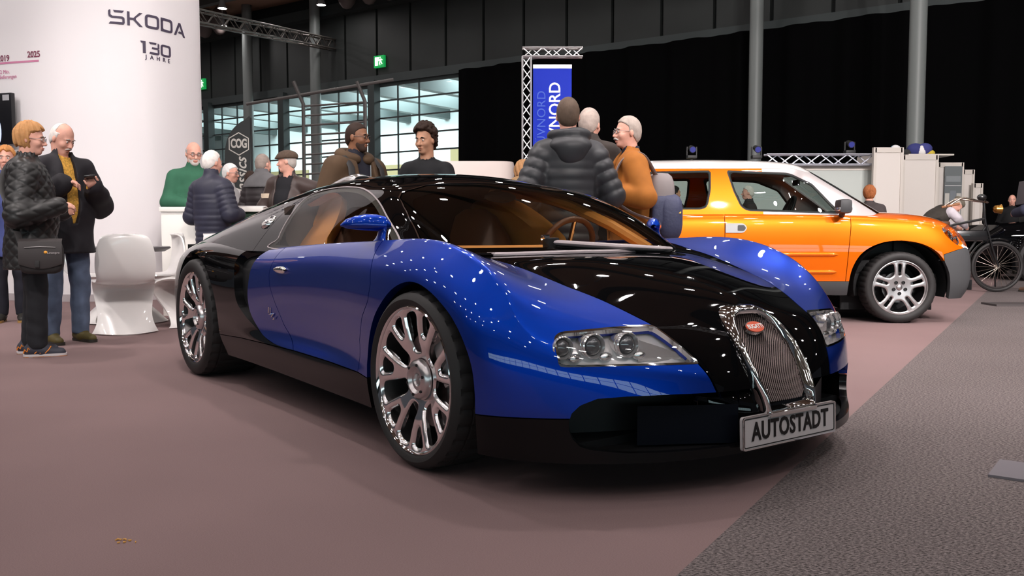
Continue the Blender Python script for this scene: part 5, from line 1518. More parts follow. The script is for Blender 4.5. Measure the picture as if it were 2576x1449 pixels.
def person(label, pos, heading, H=1.75, skin='fair', head_yaw=0., head_pitch=0., head_roll=0., lean=0., build_=1., arms=None, group=None, res=.0085,
           hair=('short', (.5, .45, .42)), top=None, legs=True, legcol=(.012, .012, .016), shoe=(.03, .025, .02), hands=True, brow=(.25, .2, .17), belly=0., stance=.10, foot=((0, 0), (0, 0)), **ex):
    """heading in degrees: 0 looks along +X, 90 away from the camera. Local x forward, y left."""
    T = thing('person', label, 'person', (pos[0], pos[1], 0), math.radians(heading), group)
    k = H / 1.75; T.scale = (k, k, k)
    bw = build_
    hp = np.array([0, 0, .95])
    L = lambda p: hp + Ry(lean) @ (np.asarray(p, float) - hp)          # lean of the upper body
    sk = SKIN[skin]; m_sk = mat('skin_' + skin, sk, .5, var=(18, .12), spec=.35)
    neck = L((-.012, 0, 1.47)); hc = L((.012 + .02 * head_pitch, 0, 1.635 - .02 * abs(head_pitch)))
    HR = Rz(head_yaw) @ Ry(head_pitch) @ Rx(head_roll) @ (Ry(lean * .6))
    hs = .93
    hl = lambda p: hc + HR @ (np.asarray(p, float) * hs)
    sh = {1: L((-.01, .172 * bw, 1.378)), -1: L((-.01, -.172 * bw, 1.378))}
    A = arms or {}
    el, wr, hd = {}, {}, {}
    for s in (1, -1):
        d = A.get(s, {})
        el[s] = np.asarray(d.get('elbow', L((-.05, .245 * bw * s, 1.13))), float)
        wr[s] = np.asarray(d.get('wrist', L((.02, .26 * bw * s, .89))), float)
        dv = np.asarray(d.get('dir', (wr[s] - el[s])), float); hd[s] = dv / np.linalg.norm(dv)
    hip = {s: np.array([0, .09 * s, .92]) for s in (1, -1)}
    ank = {s: np.array([foot[0 if s > 0 else 1][0] - .02, stance * s + foot[0 if s > 0 else 1][1], .085]) for s in (1, -1)}
    kn = {s: (hip[s] + ank[s]) / 2 + np.array([.025, .005 * s, 0]) for s in (1, -1)}
    # ---------------- body: one continuous surface
    zs = [(0, 1.30, .016), (hc[2] - .15, hc[2] + .16, .0055)]
    for s in (1, -1):
        if hands: zs.append((wr[s][2] - .13, wr[s][2] + .13, .0075))
    lo = np.array([min(-.20, el[1][0] - .1, el[-1][0] - .1, hc[0] - .16), min(-.36, el[-1][1] - .1, wr[-1][1] - .15), -.01]); hi = np.array([max(.24, wr[1][0] + .2, wr[-1][0] + .2, hc[0] + .17), max(.36, el[1][1] + .1, wr[1][1] + .15), hc[2] + .2])
    f = Field(lo, hi, ex.get('body_res', .0075), zs)
    f.cone(L((0, 0, 1.00)), L((0, 0, .93)), .125, .125, .03, flat=(.85, 1.1 * bw, 1)).cone(L((0, 0, 1.05)), L((0, 0, 1.22)), .115, .125, .05, flat=(.9, 1.12 * bw, 1)).cone(L((-.005, 0, 1.22)), L((-.012, 0, 1.33)), .13, .112, .05, flat=(.88, 1.2 * bw, 1))
    f.cone(L((-.02, .08 * bw, 1.395)), L((-.02, -.08 * bw, 1.395)), .062, .062, .06)
    f.cone(neck, hl((-.02, 0, -.06)), .060, .054, .03)
    for s in (1, -1):
        f.cone(sh[s], el[s], .052, .040, .03).cone(el[s], wr[s], .040, .027, .02)
        f.cone(hip[s], kn[s], .082, .055, .03).cone(kn[s], ank[s], .054, .038, .02)
        f.cone(ank[s] + [-.03, 0, -.05], ank[s] + [.13, .01 * s, -.055], .032, .026, .02)
    # head
    f.ell(hl((-.008, 0, .028)), np.array([.100, .078, .104]) * hs, .02, HR).ell(hl((.028, 0, -.045)), np.array([.066, .058, .076]) * hs, .03, HR)
    f.ell(hl((.066, 0, -.098)), np.array([.026, .032, .022]) * hs, .02, HR).ell(hl((.080, 0, .022)), np.array([.020, .050, .014]) * hs, .015, HR)
    for s in (1, -1):
        f.ell(hl((.066, .040 * s, -.028)), np.array([.026, .024, .026]) * hs, .02, HR)
        f.ell(hl((.098, .032 * s, .004)), np.array([.014, .018, .012]) * hs, .010, HR, 'sub')
        f.ell(hl((.086, .032 * s, .003)), np.array([.013, .014, .011]) * hs, .006, HR)
        f.ell(hl((-.006, .080 * s, -.006)), np.array([.020, .010, .031]) * hs, .008, HR @ Rz(.25 * s))
    f.cone(hl((.092, 0, .008)), hl((.116, 0, -.030)), .009 * hs, .014 * hs, .012)
    for s in (1, -1): f.ell(hl((.106, .012 * s, -.036)), np.array([.010, .009, .008]) * hs, .008, HR)
    f.ell(hl((.094, 0, -.064)), np.array([.013, .026, .0075]) * hs, .008, HR).ell(hl((.091, 0, -.076)), np.array([.013, .022, .0075]) * hs, .008, HR)
    f.ell(hl((.108, 0, -.070)), np.array([.008, .024, .0025]) * hs, .004, HR, 'sub')
    if hands:
        for s in (1, -1):
            d = A.get(s, {}); dv = hd[s]; nrm = np.asarray(d.get('palm', (0, -s, 0)), float); nrm = nrm - dv * (nrm @ dv); nrm /= np.linalg.norm(nrm) + 1e-9
            side = np.cross(nrm, dv) * (d.get('thumb', 1) * s)          # towards the thumb
            cu = d.get('curl', .5); w0 = wr[s]
            R = np.stack([dv, side, nrm], 1)
            f.cone(w0, w0 + dv * .03, .026, .027, .02)
            f.ell(w0 + dv * .055, (.050, .040, .019), .015, R)
            for i, (o, ln) in enumerate(((.030, .070), (.010, .078), (-.010, .073), (-.029, .058))):
                p0 = w0 + dv * .088 + side * o - dv * abs(o) * .25
                a1 = cu * .7; a2 = cu * 1.7
                p1 = p0 + (dv * math.cos(a1) + nrm * math.sin(a1)) * ln * .5; p2 = p1 + (dv * math.cos(a2) + nrm * math.sin(a2)) * ln * .5
                f.cone(p0, p1, .0092, .0086, .008).cone(p1, p2, .0086, .0072, .004)
            t0 = w0 + dv * .030 + side * .030; t1 = t0 + (dv * .65 + side * .62 + nrm * .25) * .038; t2 = t1 + (dv * .85 + side * .15 + nrm * (.2 + .5 * cu)) * .034
            f.cone(t0, t1, .013, .0105, .012).cone(t1, t2, .0105, .0085, .005)
    body = f.build('body', m_sk, T, 1)
    # eyes and brows
    for s in (1, -1):
        b = B(); b.sph(hl((.0865, .032 * s, .004)), .0115 * hs, 12); e = b.build('eye', M_EYE, T)
        b = B(); b.sph(hl((.0935, .0315 * s, .004)), .0058 * hs, 10); b.build('iris', M_IRIS, e)
        b = B(); b.tube([hl((.099, .012 * s, .024)), hl((.102, .030 * s, .031)), hl((.090, .052 * s, .024))], [.003, .0048, .0025], 6); b.build('eyebrow', mat('brow_%.2f_%.2f' % brow[:2], brow, .8), T)
    m_lip = mat('lips_' + skin, tuple(c * q for c, q in zip(sk, (.85, .62, .62))), .4)
    b = B(); b.tube([hl((.094, .021, -.0665)), hl((.1055, .008, -.063)), hl((.107, 0, -.065)), hl((.1055, -.008, -.063)), hl((.094, -.021, -.0665))], .0035, 6); b.build('upper_lip', m_lip, T)
    b = B(); b.tube([hl((.093, .018, -.0735)), hl((.103, 0, -.0775)), hl((.093, -.018, -.0735))], .0038, 6); b.build('lower_lip', m_lip, T)
    # ---------------- hair
    def hairfield(extra, keep, bump=None, res_=.006):
        lo_ = hc - .17; hi_ = hc + .19
        g = Field(lo_, hi_, res_); g.ell(hl((-.008, 0, .028)), (np.array([.100, .078, .104]) + extra) * hs, .02, HR)
        g.ell(hl((-.04, 0, -.02)), (np.array([.066, .066, .07]) + extra * .5) * hs, .02, HR)
        RI = HR.T
        def loc(X, Y, Z):
            X, Y, Z = X - hc[0], Y - hc[1], Z - hc[2]
            return [(RI[i, 0] * X + RI[i, 1] * Y + RI[i, 2] * Z) / hs for i in range(3)]
        g.clip(lambda X, Y, Z: keep(*loc(X, Y, Z)))
        if bump: g.disp(lambda X, Y, Z: bump(*loc(X, Y, Z)))
        return g
    kind, hcol = hair[0], hair[1]
    m_h = mat('hair_%.2f_%.2f_%.2f' % hcol, hcol, .6, var=(30, .14), bump=(90, .15, .002), spec=.2)
    base_line = lambda x, y, z: -(-.732 * x + .681 * z + .0038 - .25 * np.abs(y) * (x > .02)) + .0
    streak = lambda amp: (lambda x, y, z: amp * np.sin(np.arctan2(y, -x - .01) * 40 + 60 * z) * .8)
    if kind == 'short': hairfield(np.array([.010, .008, .012]), base_line, streak(.0025)).build('hair', m_h, T, 1)
    elif kind == 'crop': hairfield(np.array([.004, .004, .005]), base_line).build('hair', m_h, T, 1)
    elif kind == 'full':
        hairfield(np.array([.020, .017, .022]), lambda x, y, z: np.minimum(-(-.60 * x + .80 * z - .020 + .010 * np.sin(y * 90)), np.maximum(x - .018 + .006 * np.sin(z * 120), -z - .082 - .35 * x)), lambda x, y, z: .0030 * np.sin(np.arctan2(y, x + .02) * 34 + 25 * z) + .0045 * np.sin(np.arctan2(y, x + .02) * 9 + 30 * z + 40 * x)).build('hair', m_h, T, 1)
    elif kind == 'long':
        hairfield(np.array([.028, .026, .024]), lambda x, y, z: np.minimum(-(-.60 * x + .80 * z - .012 + 0 * y), np.maximum(x + .01, -z - .14)), streak(.008)).build('hair', m_h, T, 1)
    elif kind == 'bald':
        hairfield(np.array([.006, .007, .004]), lambda x, y, z: np.maximum(base_line(x, y, z), z - .050 + .35 * (x + .02) * 0 + np.maximum(0, .0)), streak(.002)).build('hair', m_h, T, 1)
    elif kind == 'thin':
        hairfield(np.array([.005, .006, .004]), lambda x, y, z: np.maximum(base_line(x, y, z) - .0, np.minimum(x + .015, z - .055)), streak(.002)).build('hair', m_h, T, 1)
    elif kind == 'curly':
        rs = np.random.RandomState(3)
        g = hairfield(np.array([.024, .018, .036]), lambda x, y, z: base_line(x, y, z) + .010)
        for i in range(320):
            v = rs.randn(3); v /= np.linalg.norm(v)
            p = np.array([-.008, 0, .028]) + v * np.array([.120, .094, .138])
            if -.732 * p[0] + .681 * p[2] + .0038 > .012 and (p[2] > .045 or rs.rand() < .3): g.ell(hl(p + v * .004), np.array([.017, .017, .017]), .005)
        g.build('hair', m_h, T, 0)
    if ex.get('beard'):
        bc = ex['beard']; lo_ = hc - .17; g = Field(lo_, hc + .17, .006)
        RI = HR.T
        g.ell(hl((.028, 0, -.045)), (np.array([.066, .058, .076]) + .005) * hs, .03, HR).ell(hl((.066, 0, -.098)), (np.array([.026, .032, .022]) + .006) * hs, .02, HR)
        def kp(X, Y, Z):
            X, Y, Z = X - hc[0], Y - hc[1], Z - hc[2]; x, y, z = [(RI[i, 0] * X + RI[i, 1] * Y + RI[i, 2] * Z) / hs for i in range(3)]
            return np.maximum(z + .045 - .5 * np.abs(y) * 0 - .02 * (np.abs(y) > .045), -x - .0)
        g.clip(kp).ell(hl((.10, 0, -.070)), (.022, .024, .012), .006, HR, 'sub'); g.build('beard', mat('beard_%.2f' % bc[0], bc, .8), T, 1)
    if ex.get('moustache'):
        b = B(); b.tube([hl((.092, .030, -.063)), hl((.108, .014, -.052)), hl((.112, 0, -.050)), hl((.108, -.014, -.052)), hl((.092, -.030, -.063))], [.004, .008, .007, .008, .004], 8); b.build('moustache', mat('tache_%.2f' % ex['moustache'][0], ex['moustache'], .85), T)
    if ex.get('glasses'):
        m_g = mat('spectacle_frame_%.2f' % ex['glasses'][0], ex['glasses'], .3)
        b = B(); b.tube([hl((.114, .014, .008)), hl((.118, 0, .012)), hl((.114, -.014, .008))], .0022, 6); go = b.build('glasses', m_g, T)
        for s in (1, -1):
            b = B(); b.tube([hl((.111 - .006 * abs(math.cos(t)) * (1 if math.cos(t) > 0 else .2), (.034 + .021 * math.cos(t)) * s, .003 + .016 * math.sin(t))) for t in np.linspace(0, 2 * PI, 18, endpoint=False)], .0021, 6, closed=True); b.build('lens_rim', m_g, go)
            b = B(); b.tube([hl((.104, .055 * s, .008)), hl((.06, .078 * s, .008)), hl((-.012, .084 * s, .006))], .0020, 6); b.build('temple', m_g, go)
    # ---------------- trousers and shoes
    if legs:
        g = Field((-.22, -.30 - abs(foot[1][1]), .04), (.24 + max(0, foot[0][0], foot[1][0]), .30 + abs(foot[0][1]), 1.10), ex.get('leg_res', .013))
        g.cone((0, 0, 1.02), (0, 0, .90), .135 + belly * .4, .14, .04, flat=(.92, 1.12 * bw, 1))
        for s in (1, -1):
            g.cone(hip[s], kn[s], .100, .078, .03).cone(kn[s], ank[s] + [.005, 0, -.01], .077, .068, .02)
        w_ = wob(int(H * 1000) % 97, .004, 22.); g.disp(lambda X, Y, Z: w_(X, Y, Z * 2.2) * np.clip((.95 - Z) * 2, 0, 1)).clip(lambda X, Y, Z: .065 - Z + 0 * X + 0 * Y)
        g.build('trousers', mat('cloth_%.3f_%.3f_%.3f' % legcol, legcol, .85, var=(9, .25)), T, 1)
        m_s = mat('shoe_%.2f_%.2f_%.2f' % shoe, shoe, .6)
        for s in (1, -1):
            a = ank[s]; g = Field((a[0] - .13, a[1] - .09, -.005), (a[0] + .26, a[1] + .09, .16), .008)
            g.cone(a + [-.045, 0, -.035], a + [.04, 0, -.035], .046, .046, .03).cone(a + [.04, 0, -.043], a + [.165, .012 * s, -.055], .044, .034, .03).cone(a + [-.02, 0, -.02], a + [-.01, 0, .045], .048, .046, .02).clip(lambda X, Y, Z: .006 - Z + 0 * X + 0 * Y)
            so = g.build('shoe', m_s, T, 1)
            sc_ = ex.get('sole', (.05, .045, .04)); out = [(a[0] + x, a[1] + y * s) for x, y in catmull([(-.092, 0), (-.07, .042), (.03, .044), (.12, .056), (.185, .045), (.207, .012), (.185, -.026), (.10, -.034), (.0, -.036), (-.07, -.038)], 4, True)]
            b = B(); b.prism(out, 0.001, .024, 'z'); b.build('sole', mat('sole_%.2f_%.2f' % sc_[:2], sc_, .6), so)
            if ex.get('shoe_accent'):
                ac = mat('shoe_orange', ex['shoe_accent'], .5)
                b = B(); b.prism([(x, y) for x, y in out], -.0 + .0015, .008, 'z', Matrix.Translation((0, 0, 0))); b.build('outsole', ac, so)
                for dx in (.0, .035, .07):
                    b = B(); yo = -.047
                    b.tube([(a[0] + dx - .01, a[1] + yo * 1, .03), (a[0] + dx + .015, a[1] + yo * .96, .055), (a[0] + dx + .03, a[1] + yo * .6, .08)], .004, 6); b.build('shoe_stripe', ac, so)
                b = B(); b.tube([(a[0] - .085, a[1] - .03, .035), (a[0] - .075, a[1] - .038, .06), (a[0] - .06, a[1] - .042, .045), (a[0] - .05, a[1] - .044, .075), (a[0] - .04, a[1] - .046, .06)], .005, 6); b.build('heel_zigzag', ac, so)
    # ---------------- tops: list of garments
    for gm in (top or []):
        col = gm['col']; off = gm.get('off', .022); hem = gm.get('hem', .86); coll = gm.get('collar', .03); rb = gm.get('rib'); sleeve = gm.get('sleeve', 1.)
        lo_ = np.array([min(-.28, el[1][0] - .12, el[-1][0] - .12) - .05, min(el[-1][1], wr[-1][1]) - .16, hem - .06]); hi_ = np.array([max(.28 + belly, wr[1][0] + .1, wr[-1][0] + .1, L((0, 0, 1.5))[0] + .22), max(el[1][1], wr[1][1]) + .16, L((0, 0, 1.60))[2] + .06])
        g = Field(lo_, hi_, gm.get('res', res))
        tr = off
        g.cone(L((0, 0, hem - .02)), L((0, 0, 1.10)), .130 + tr + gm.get('flare', 0), .125 + tr, .05, rb, flat=(.95, 1.16 * bw, 1)).cone(L((belly * .5, 0, 1.05)), L((0, 0, 1.22)), .118 + tr + belly, .128 + tr, .05, rb, flat=(.95, 1.14 * bw, 1)).cone(L((-.005, 0, 1.20)), L((-.012, 0, 1.33)), .133 + tr, .118 + tr, .05, rb, flat=(.92, 1.20 * bw, 1))
        g.cone(L((-.02, .085 * bw, 1.388)), L((-.02, -.085 * bw, 1.388)), .066 + tr * .8, .066 + tr * .8, .06)
        if coll > 0: g.cone(neck + [0, 0, -.03], neck + HR @ np.array([0, 0, coll]), .064 + tr * .6, .062 + tr * .25, .03)
        for s in (1, -1):
            if sleeve > 0:
                g.cone(sh[s], el[s], .058 + tr * .95, .048 + tr * .95, .03, rb)
                if sleeve >= 1: g.cone(el[s], wr[s] - hd[s] * .0, .050 + tr, .036 + tr * .8, .02, rb)
                elif sleeve < .6: g.clip(lambda X, Y, Z, s=s: -1 + 0 * X + 0 * Y + 0 * Z)
        if sleeve == .5:
            for s in (1, -1):
                e = (el[s] - sh[s]) / np.linalg.norm(el[s] - sh[s]); c0 = sh[s] + e * .20
                q = g.sl(np.minimum(c0, el[s]) - .13, np.maximum(c0, el[s]) + .13); X, Y, Z = g.grid(q)
                cut = ((X - c0[0]) * e[0] + (Y - c0[1]) * e[1] + (Z - c0[2]) * e[2]); far = np.abs(Y - c0[1]) > .09
                g.D[q] = np.maximum(g.D[q], np.where((np.abs(Y) > .15 * bw), cut, -1).astype(np.float32))
        # neck hole and hem
        if gm.get('quilt'):
            pq, aq = gm['quilt']
            def qd(X, Y, Z):
                ang = np.arctan2(Y, X + .001) * .17
                a_ = np.abs(np.sin((ang + Z) / pq * PI)); c_ = np.abs(np.sin((ang - Z) / pq * PI))
                return aq * (np.minimum(a_, c_) ** .5 - .6)
            g.disp(qd)
        w_ = wob(gm.get('seed', 5), gm.get('wrinkle', .004), 16.); g.disp(w_)
        if gm.get('open'):      # open front showing what is worn beneath
            wdt = gm['open']; z1 = gm.get('open_z', 0.)
            g.clip(lambda X, Y, Z: np.where((X > .02) & (Z > z1), wdt * np.clip((Z - z1) * 4 + .35, 0, 1) - np.abs(Y - gm.get('open_y', 0)), -1))
        g.clip(lambda X, Y, Z: hem - Z + 0 * X + 0 * Y)
        # hollow the neck a little so that a collar edge shows
        n1 = neck + HR @ np.array([0, 0, coll + .03]); g.cone(neck + [.012 * (coll < .01), 0, -.016 if coll < .01 else .03], n1, .054 + gm.get('vneck', 0), .064 + gm.get('vneck', 0), .006, mode='sub')
        if gm.get('vcut'): g.cone(L((.16, 0, 1.50)), L((.17, 0, 1.50 - gm['vcut'])), .055, .008, .01, mode='sub')
        o = g.build(gm['name'], mat('cloth_%s_%.3f_%.3f_%.3f' % (gm.get('finish', ''), *col), col, gm.get('rough', .8), var=gm.get('var', (7, .15)), sheen=gm.get('sheen', 0), spec=gm.get('spec', .3)), T, gm.get('smooth', 1))
        gm['obj'] = o
    T['_'] = 0; del T['_']
    ex_ = dict(T=T, L=L, hl=hl, hc=hc, neck=neck, sh=sh, el=el, wr=wr, hd=hd, HR=HR, bw=bw)
    return ex_
def at(px, Y): return ((px - 1288) / 2238 * Y, Y)
def G_(name, col, **k): return dict(name=name, col=col, **k)
def carried(p, name, label, cat, c):
    """an empty for something a person carries: origin at local point c of that person"""
    T = p['T']; k = T.scale[0]; a = T.rotation_euler[2]
    w_ = Vector(T.location) + Matrix.Rotation(a, 3, 'Z') @ (Vector(c) * k)
    o = thing(name, label, cat, tuple(w_), a); o.scale = (k, k, k)
    return o, Vector(c)

# ---- woman in the quilted jacket
p = person('woman with short blonde hair in a black quilted jacket with a shoulder bag', (-3.43, 6.36), 22, 1.65, 'pink', head_yaw=-.15, head_pitch=.08, hair=('full', (.50, .25, .10)), glasses=(.30, .28, .28), build_=1.0,
    arms={-1: dict(elbow=(-.05, -.30, 1.06), wrist=(.20, -.20, 1.13), dir=(.9, .35, .1), palm=(0, .6, -.8), curl=.7), 1: dict(elbow=(-.02, .30, 1.08), wrist=(.20, .16, 1.10), curl=.6)},
    legcol=(.012, .012, .015), shoe=(.035, .035, .05), sole=(.62, .56, .56), shoe_accent=(.85, .26, .03), stance=.10, foot=((-.03, .02), (.04, 0)), belly=.02,
    top=[G_('jacket', (.018, .017, .017), off=.045, hem=.66, quilt=(.085, .012), collar=.045, flare=.035, rough=.42, spec=.5, res=.0075, wrinkle=.006, seed=2)])
wb = p
# watch
b = B(); q = p['wr'][-1]; b.tube([q + np.array([-.005, .032 * math.cos(t), .032 * math.sin(t)]) for t in np.linspace(0, 2 * PI, 16, endpoint=False)], .009, 8, closed=True); b.build('watch', mat('steel_watch', (.5, .5, .5), .25, 1.), p['T'])
o, c = carried(p, 'shoulder_bag', 'black camera shoulder bag with flap hanging at the woman in quilted jacket', 'bag', (.10, -.36, .76))
M_bag = mat('black_nylon', (.020, .018, .018), .6, bump=(120, .2, .002)); M_bag2 = mat('dark_nylon', (.035, .028, .028), .6)
def pillow(b, c, d, n=12, m=9, pw=.45):
    G = []
    for i in range(m + 1):
        ph = -PI / 2 + PI * i / m; row = []
        for j in range(n * 2):
            th = 2 * PI * j / (n * 2)
            sp = lambda v: math.copysign(abs(v) ** pw, v)
            row.append((c[0] + d[0] / 2 * sp(math.cos(ph)) * sp(math.cos(th)), c[1] + d[1] / 2 * sp(math.cos(ph)) * sp(math.sin(th)), c[2] + d[2] / 2 * sp(math.sin(ph))))
        G.append(row)
    b.grid(G, closed=True); return b
b = B(); pillow(b, (0, 0, 0), (.29, .13, .25)); b.build('bag_body', M_bag, o)
b = B(); G = []
for x in np.linspace(-.14, .14, 15):
    drop = -.05 - .035 * math.cos(x / .14 * PI / 2)
    G.append([(x, .03, .125), (x, -.02, .132), (x, -.062, .112), (x, -.076, .05), (x, -.078, drop + .02), (x, -.072, drop)])
b.grid(G); b.build('bag_flap', M_bag2, o)
b = B(); b.box((-.02, -.082, -.05), (.03, .012, .05), bev=.004); b.build('bag_buckle', M_bag, o)
b = B(); b.tube([(-.10, -.081, .07), (0, -.083, .075), (.10, -.081, .07)], .003, 6); b.build('zip', mat('grey_zip', (.3, .28, .28), .4), o)
b = B(); b.sph((.035, -.081, .035), (.012, .004, .011), 12); b.build('bag_emblem', mat('emblem_orange', (.9, .4, .05), .5), o)
me = setmat(text_mesh('Lowepro', .022, .0005), mat('emblem_grey', (.55, .5, .5), .5)); place('bag_lettering', me, o, (.085, -.0805, .03), (PI / 2, 0, 0))
# strap from the bag up over the far shoulder
S_ = [np.array(q) - np.array((.10, -.36, .76)) for q in ((-.03, -.36, .86), (-.07, -.275, .98), (-.125, -.17, 1.13), (-.180, -.04, 1.27), (-.168, .06, 1.40), (-.10, .10, 1.487), (.0, .115, 1.497), (.09, .11, 1.43))]
b = B(); b.tube(catmull(S_, 6), .022, 8, squash=(1, .18)); b.build('bag_strap', M_bag, o)
b = B(); b.box((-.238, .20, .39), (.018, .05, .05), rot=(-.5, 0, .4), bev=.004); b.build('strap_buckle', M_bag, o)

# ---- man with the phone
p = person('older man in open dark jacket and yellow checked shirt looking at a phone', (-3.57, 7.10), -38, 1.74, 'pink', head_yaw=.35, head_pitch=.42, hair=('thin', (.72, .66, .62)), moustache=(.55, .48, .45), brow=(.3, .26, .24), build_=.98, belly=.03,
    arms={1: dict(elbow=(.02, .30, 1.10), wrist=(.30, .10, 1.24), dir=(.75, -.55, .25), palm=(-.2, -.5, .8), curl=.9), -1: dict(elbow=(.0, -.30, 1.10), wrist=(.22, -.10, 1.27), dir=(.6, .8, .05), palm=(.2, .2, -.9), curl=.9)},
    legcol=(.10, .13, .20), shoe=(.10, .075, .02), sole=(.03, .025, .02), stance=.12,
    top=[G_('shirt', (.62, .33, .06), off=.018, hem=.95, collar=.03, var=(70, .35), res=.010), G_('jacket', (.018, .016, .020), off=.05, hem=.72, collar=.04, open=.050, open_z=.95, wrinkle=.008, rough=.7, res=.0085, seed=8, flare=.03)])
o, c = carried(p, 'smartphone', 'black smartphone held up by the man in yellow checked shirt', 'phone', (.385, .03, 1.305))
b = B(); b.box((0, 0, 0), (.15, .075, .009), rot=(.15, -.25, -.5), bev=.003); b.build('phone_case', mat('phone_black', (.008, .008, .009), .25), o)
b = B(); b.box((0, 0, .0055), (.135, .066, .001), rot=(.15, -.25, -.5)); b.build('phone_glass', mat('phone_glass', (.02, .02, .025), .05, spec=1.), o)

# ---- person half out of the picture behind the woman
person('person with ginger hair in a blue coat behind the woman in quilted jacket', (-4.92, 8.72), -70, 1.70, 'pink', hair=('full', (.55, .24, .08)), legcol=(.012, .012, .02), shoe=(.02, .018, .015), sole=(.35, .2, .06),
    top=[G_('coat', (.06, .075, .22), off=.03, hem=.66, collar=.03, res=.012)], hands=True, body_res=.011, leg_res=.016)

# ---- around the counter
p = person('stout bald man with white beard and glasses in a green fleece leaning on the counter', at(490, 10.2), -62, 1.89, 'pink', head_yaw=.1, head_pitch=.15, lean=.10, hair=('bald', (.45, .40, .38)), beard=(.66, .60, .57), glasses=(.05, .04, .04), build_=1.02, belly=.05,
    arms={1: dict(elbow=(.10, .25, 1.10), wrist=(.27, .10, 1.10), dir=(.7, -.7, 0), palm=(0, 0, -1)), -1: dict(elbow=(.06, -.25, 1.12), wrist=(.28, -.10, 1.10), dir=(.8, .6, 0), palm=(0, 0, -1), curl=.8)},
    top=[G_('fleece_jacket', (.035, .13, .075), off=.035, hem=.84, collar=.06, vcut=.12, wrinkle=.007, res=.010, seed=4)], body_res=.009, leg_res=.018)
p = person('white-haired man in a navy ribbed down jacket with back turned at the counter', at(537, 8.95), 66, 1.68, 'pink', head_yaw=-.25, head_pitch=.05, hair=('short', (.78, .72, .68)), build_=.95, belly=.02,
    arms={-1: dict(elbow=(-.03, -.27, 1.10), wrist=(.20, -.17, 1.10)), 1: dict(elbow=(-.02, .26, 1.08), wrist=(.20, .16, 1.12))},
    legcol=(.015, .016, .03), top=[G_('down_jacket', (.028, .028, .048), off=.040, hem=.72, collar=.07, rib=(.055, .010), rough=.5, spec=.4, res=.0085, wrinkle=.004)], body_res=.009, leg_res=.018)
person('white-haired man with glasses in a white shirt behind the counter crowd', at(582, 11.2), -8, 1.72, 'pink', head_pitch=.05, hair=('short', (.76, .74, .72)), glasses=(.25, .25, .26), top=[G_('shirt', (.62, .60, .60), off=.02, hem=.9, collar=.04, res=.012)], body_res=.010, leg_res=.02)
person('man in a dark padded jacket with grey hood standing at the counter', at(664, 10.95), 62, 1.82, 'pink', hair=('crop', (.30, .24, .21)), build_=.95,
    top=[G_('padded_jacket', (.030, .024, .026), off=.045, hem=.80, collar=.02, rib=(.07, .014), rough=.5, res=.010), G_('hood', (.13, .125, .13), off=.062, hem=1.36, collar=.07, sleeve=0, res=.010, wrinkle=.008)], body_res=.009, leg_res=.02)
person('dark-haired person in black half hidden beside the man with grey hood', at(634, 11.7), 78, 1.66, 'tan', hair=('short', (.035, .02, .015)), top=[G_('jacket', (.018, .017, .02), off=.035, hem=.8, collar=.04, res=.013)], body_res=.012, leg_res=.022)
p = person('man in a brown leather jacket and flat cap beside the counter', at(728, 10.05), -112, 1.78, 'pink', head_yaw=-1.15, head_pitch=.05, hair=('crop', (.45, .40, .37)), build_=1.1,
    arms={1: dict(elbow=(.02, .43, 1.31), wrist=(.08, .63, 1.40), dir=(.2, 1, .1)), -1: dict(elbow=(.02, -.30, 1.14), wrist=(.12, -.26, .92))},
    top=[G_('shirt', (.012, .012, .015), off=.016, hem=.9, collar=.006, res=.011), G_('leather_jacket', (.045, .028, .025), off=.035, hem=.84, collar=.05, open=.10, open_z=.85, rough=.45, spec=.5, res=.0095, wrinkle=.009)], body_res=.009, leg_res=.02)
hl = p['hl']; g = Field(p['hc'] - .2, p['hc'] + .22, .0065); g.ell(hl((-.008, 0, .062)), (.118, .098, .072), .02, p['HR']).ell(hl((.075, 0, .055)), (.065, .070, .018), .03, p['HR'] @ Ry(.18)); 
RI = p['HR'].T; hc_ = p['hc']
g.clip(lambda X, Y, Z: (.035 - (RI[2, 0] * (X - hc_[0]) + RI[2, 1] * (Y - hc_[1]) + RI[2, 2] * (Z - hc_[2])))); g.build('flat_cap', mat('cap_brown', (.085, .055, .038), .85, var=(60, .2)), p['T'])
for s in (1, -1):
    b = B(); q = p['wr'][1] if s > 0 else p['sh'][-1] * .5 + p['el'][-1] * .5
    if s > 0: b.cyl(q + np.array([0, -.06, -.01]), q + np.array([.0, .0, 0]), .062, .056, n=16)
    else: b.cyl(q + np.array([0, .0, -.02]), q + np.array([.0, .0, .03]), .094, .094, n=18)
    b.build('sleeve_band', mat('cream_leather', (.62, .50, .38), .5), p['T'])

# ---- two younger men behind the sports car
p = person('smiling man with short dark hair, glasses and olive parka behind the sports car', at(899, 7.62), -42, 1.80, 'brown', head_yaw=.42, head_pitch=.05, hair=('crop', (.035, .02, .015)), beard=(.06, .03, .02), brow=(.02, .012, .01), glasses=(.015, .014, .016), build_=1.08,
    top=[G_('hoodie', (.018, .018, .028), off=.020, hem=.85, collar=.05, res=.010), G_('parka', (.085, .050, .028), off=.055, hem=.74, collar=.05, open=.075, open_z=.80, wrinkle=.010, res=.009, seed=12)], body_res=.0085, leg_res=.02)
L = p['L']
for k in range(4):
    b = B(); zc_ = 1.30 - .035 * k; b.tube([L((.168, -.06, zc_)), L((.182, 0, zc_)), L((.168, .06, zc_))], .009, 6, squash=(.5, 1.)); b.build('hoodie_stripe', mat('stripe_%d' % (k % 3), ((.8, .32, .08), (.8, .5, .12), (.75, .68, .62))[k % 3], .8), p['T'])
b = B(); b.tube([L((.186, 0, 1.40)), L((.190, 0, 1.15))], .004, 6); b.build('zip', mat('steel_zip', (.6, .6, .6), .3, 1.), p['T'])
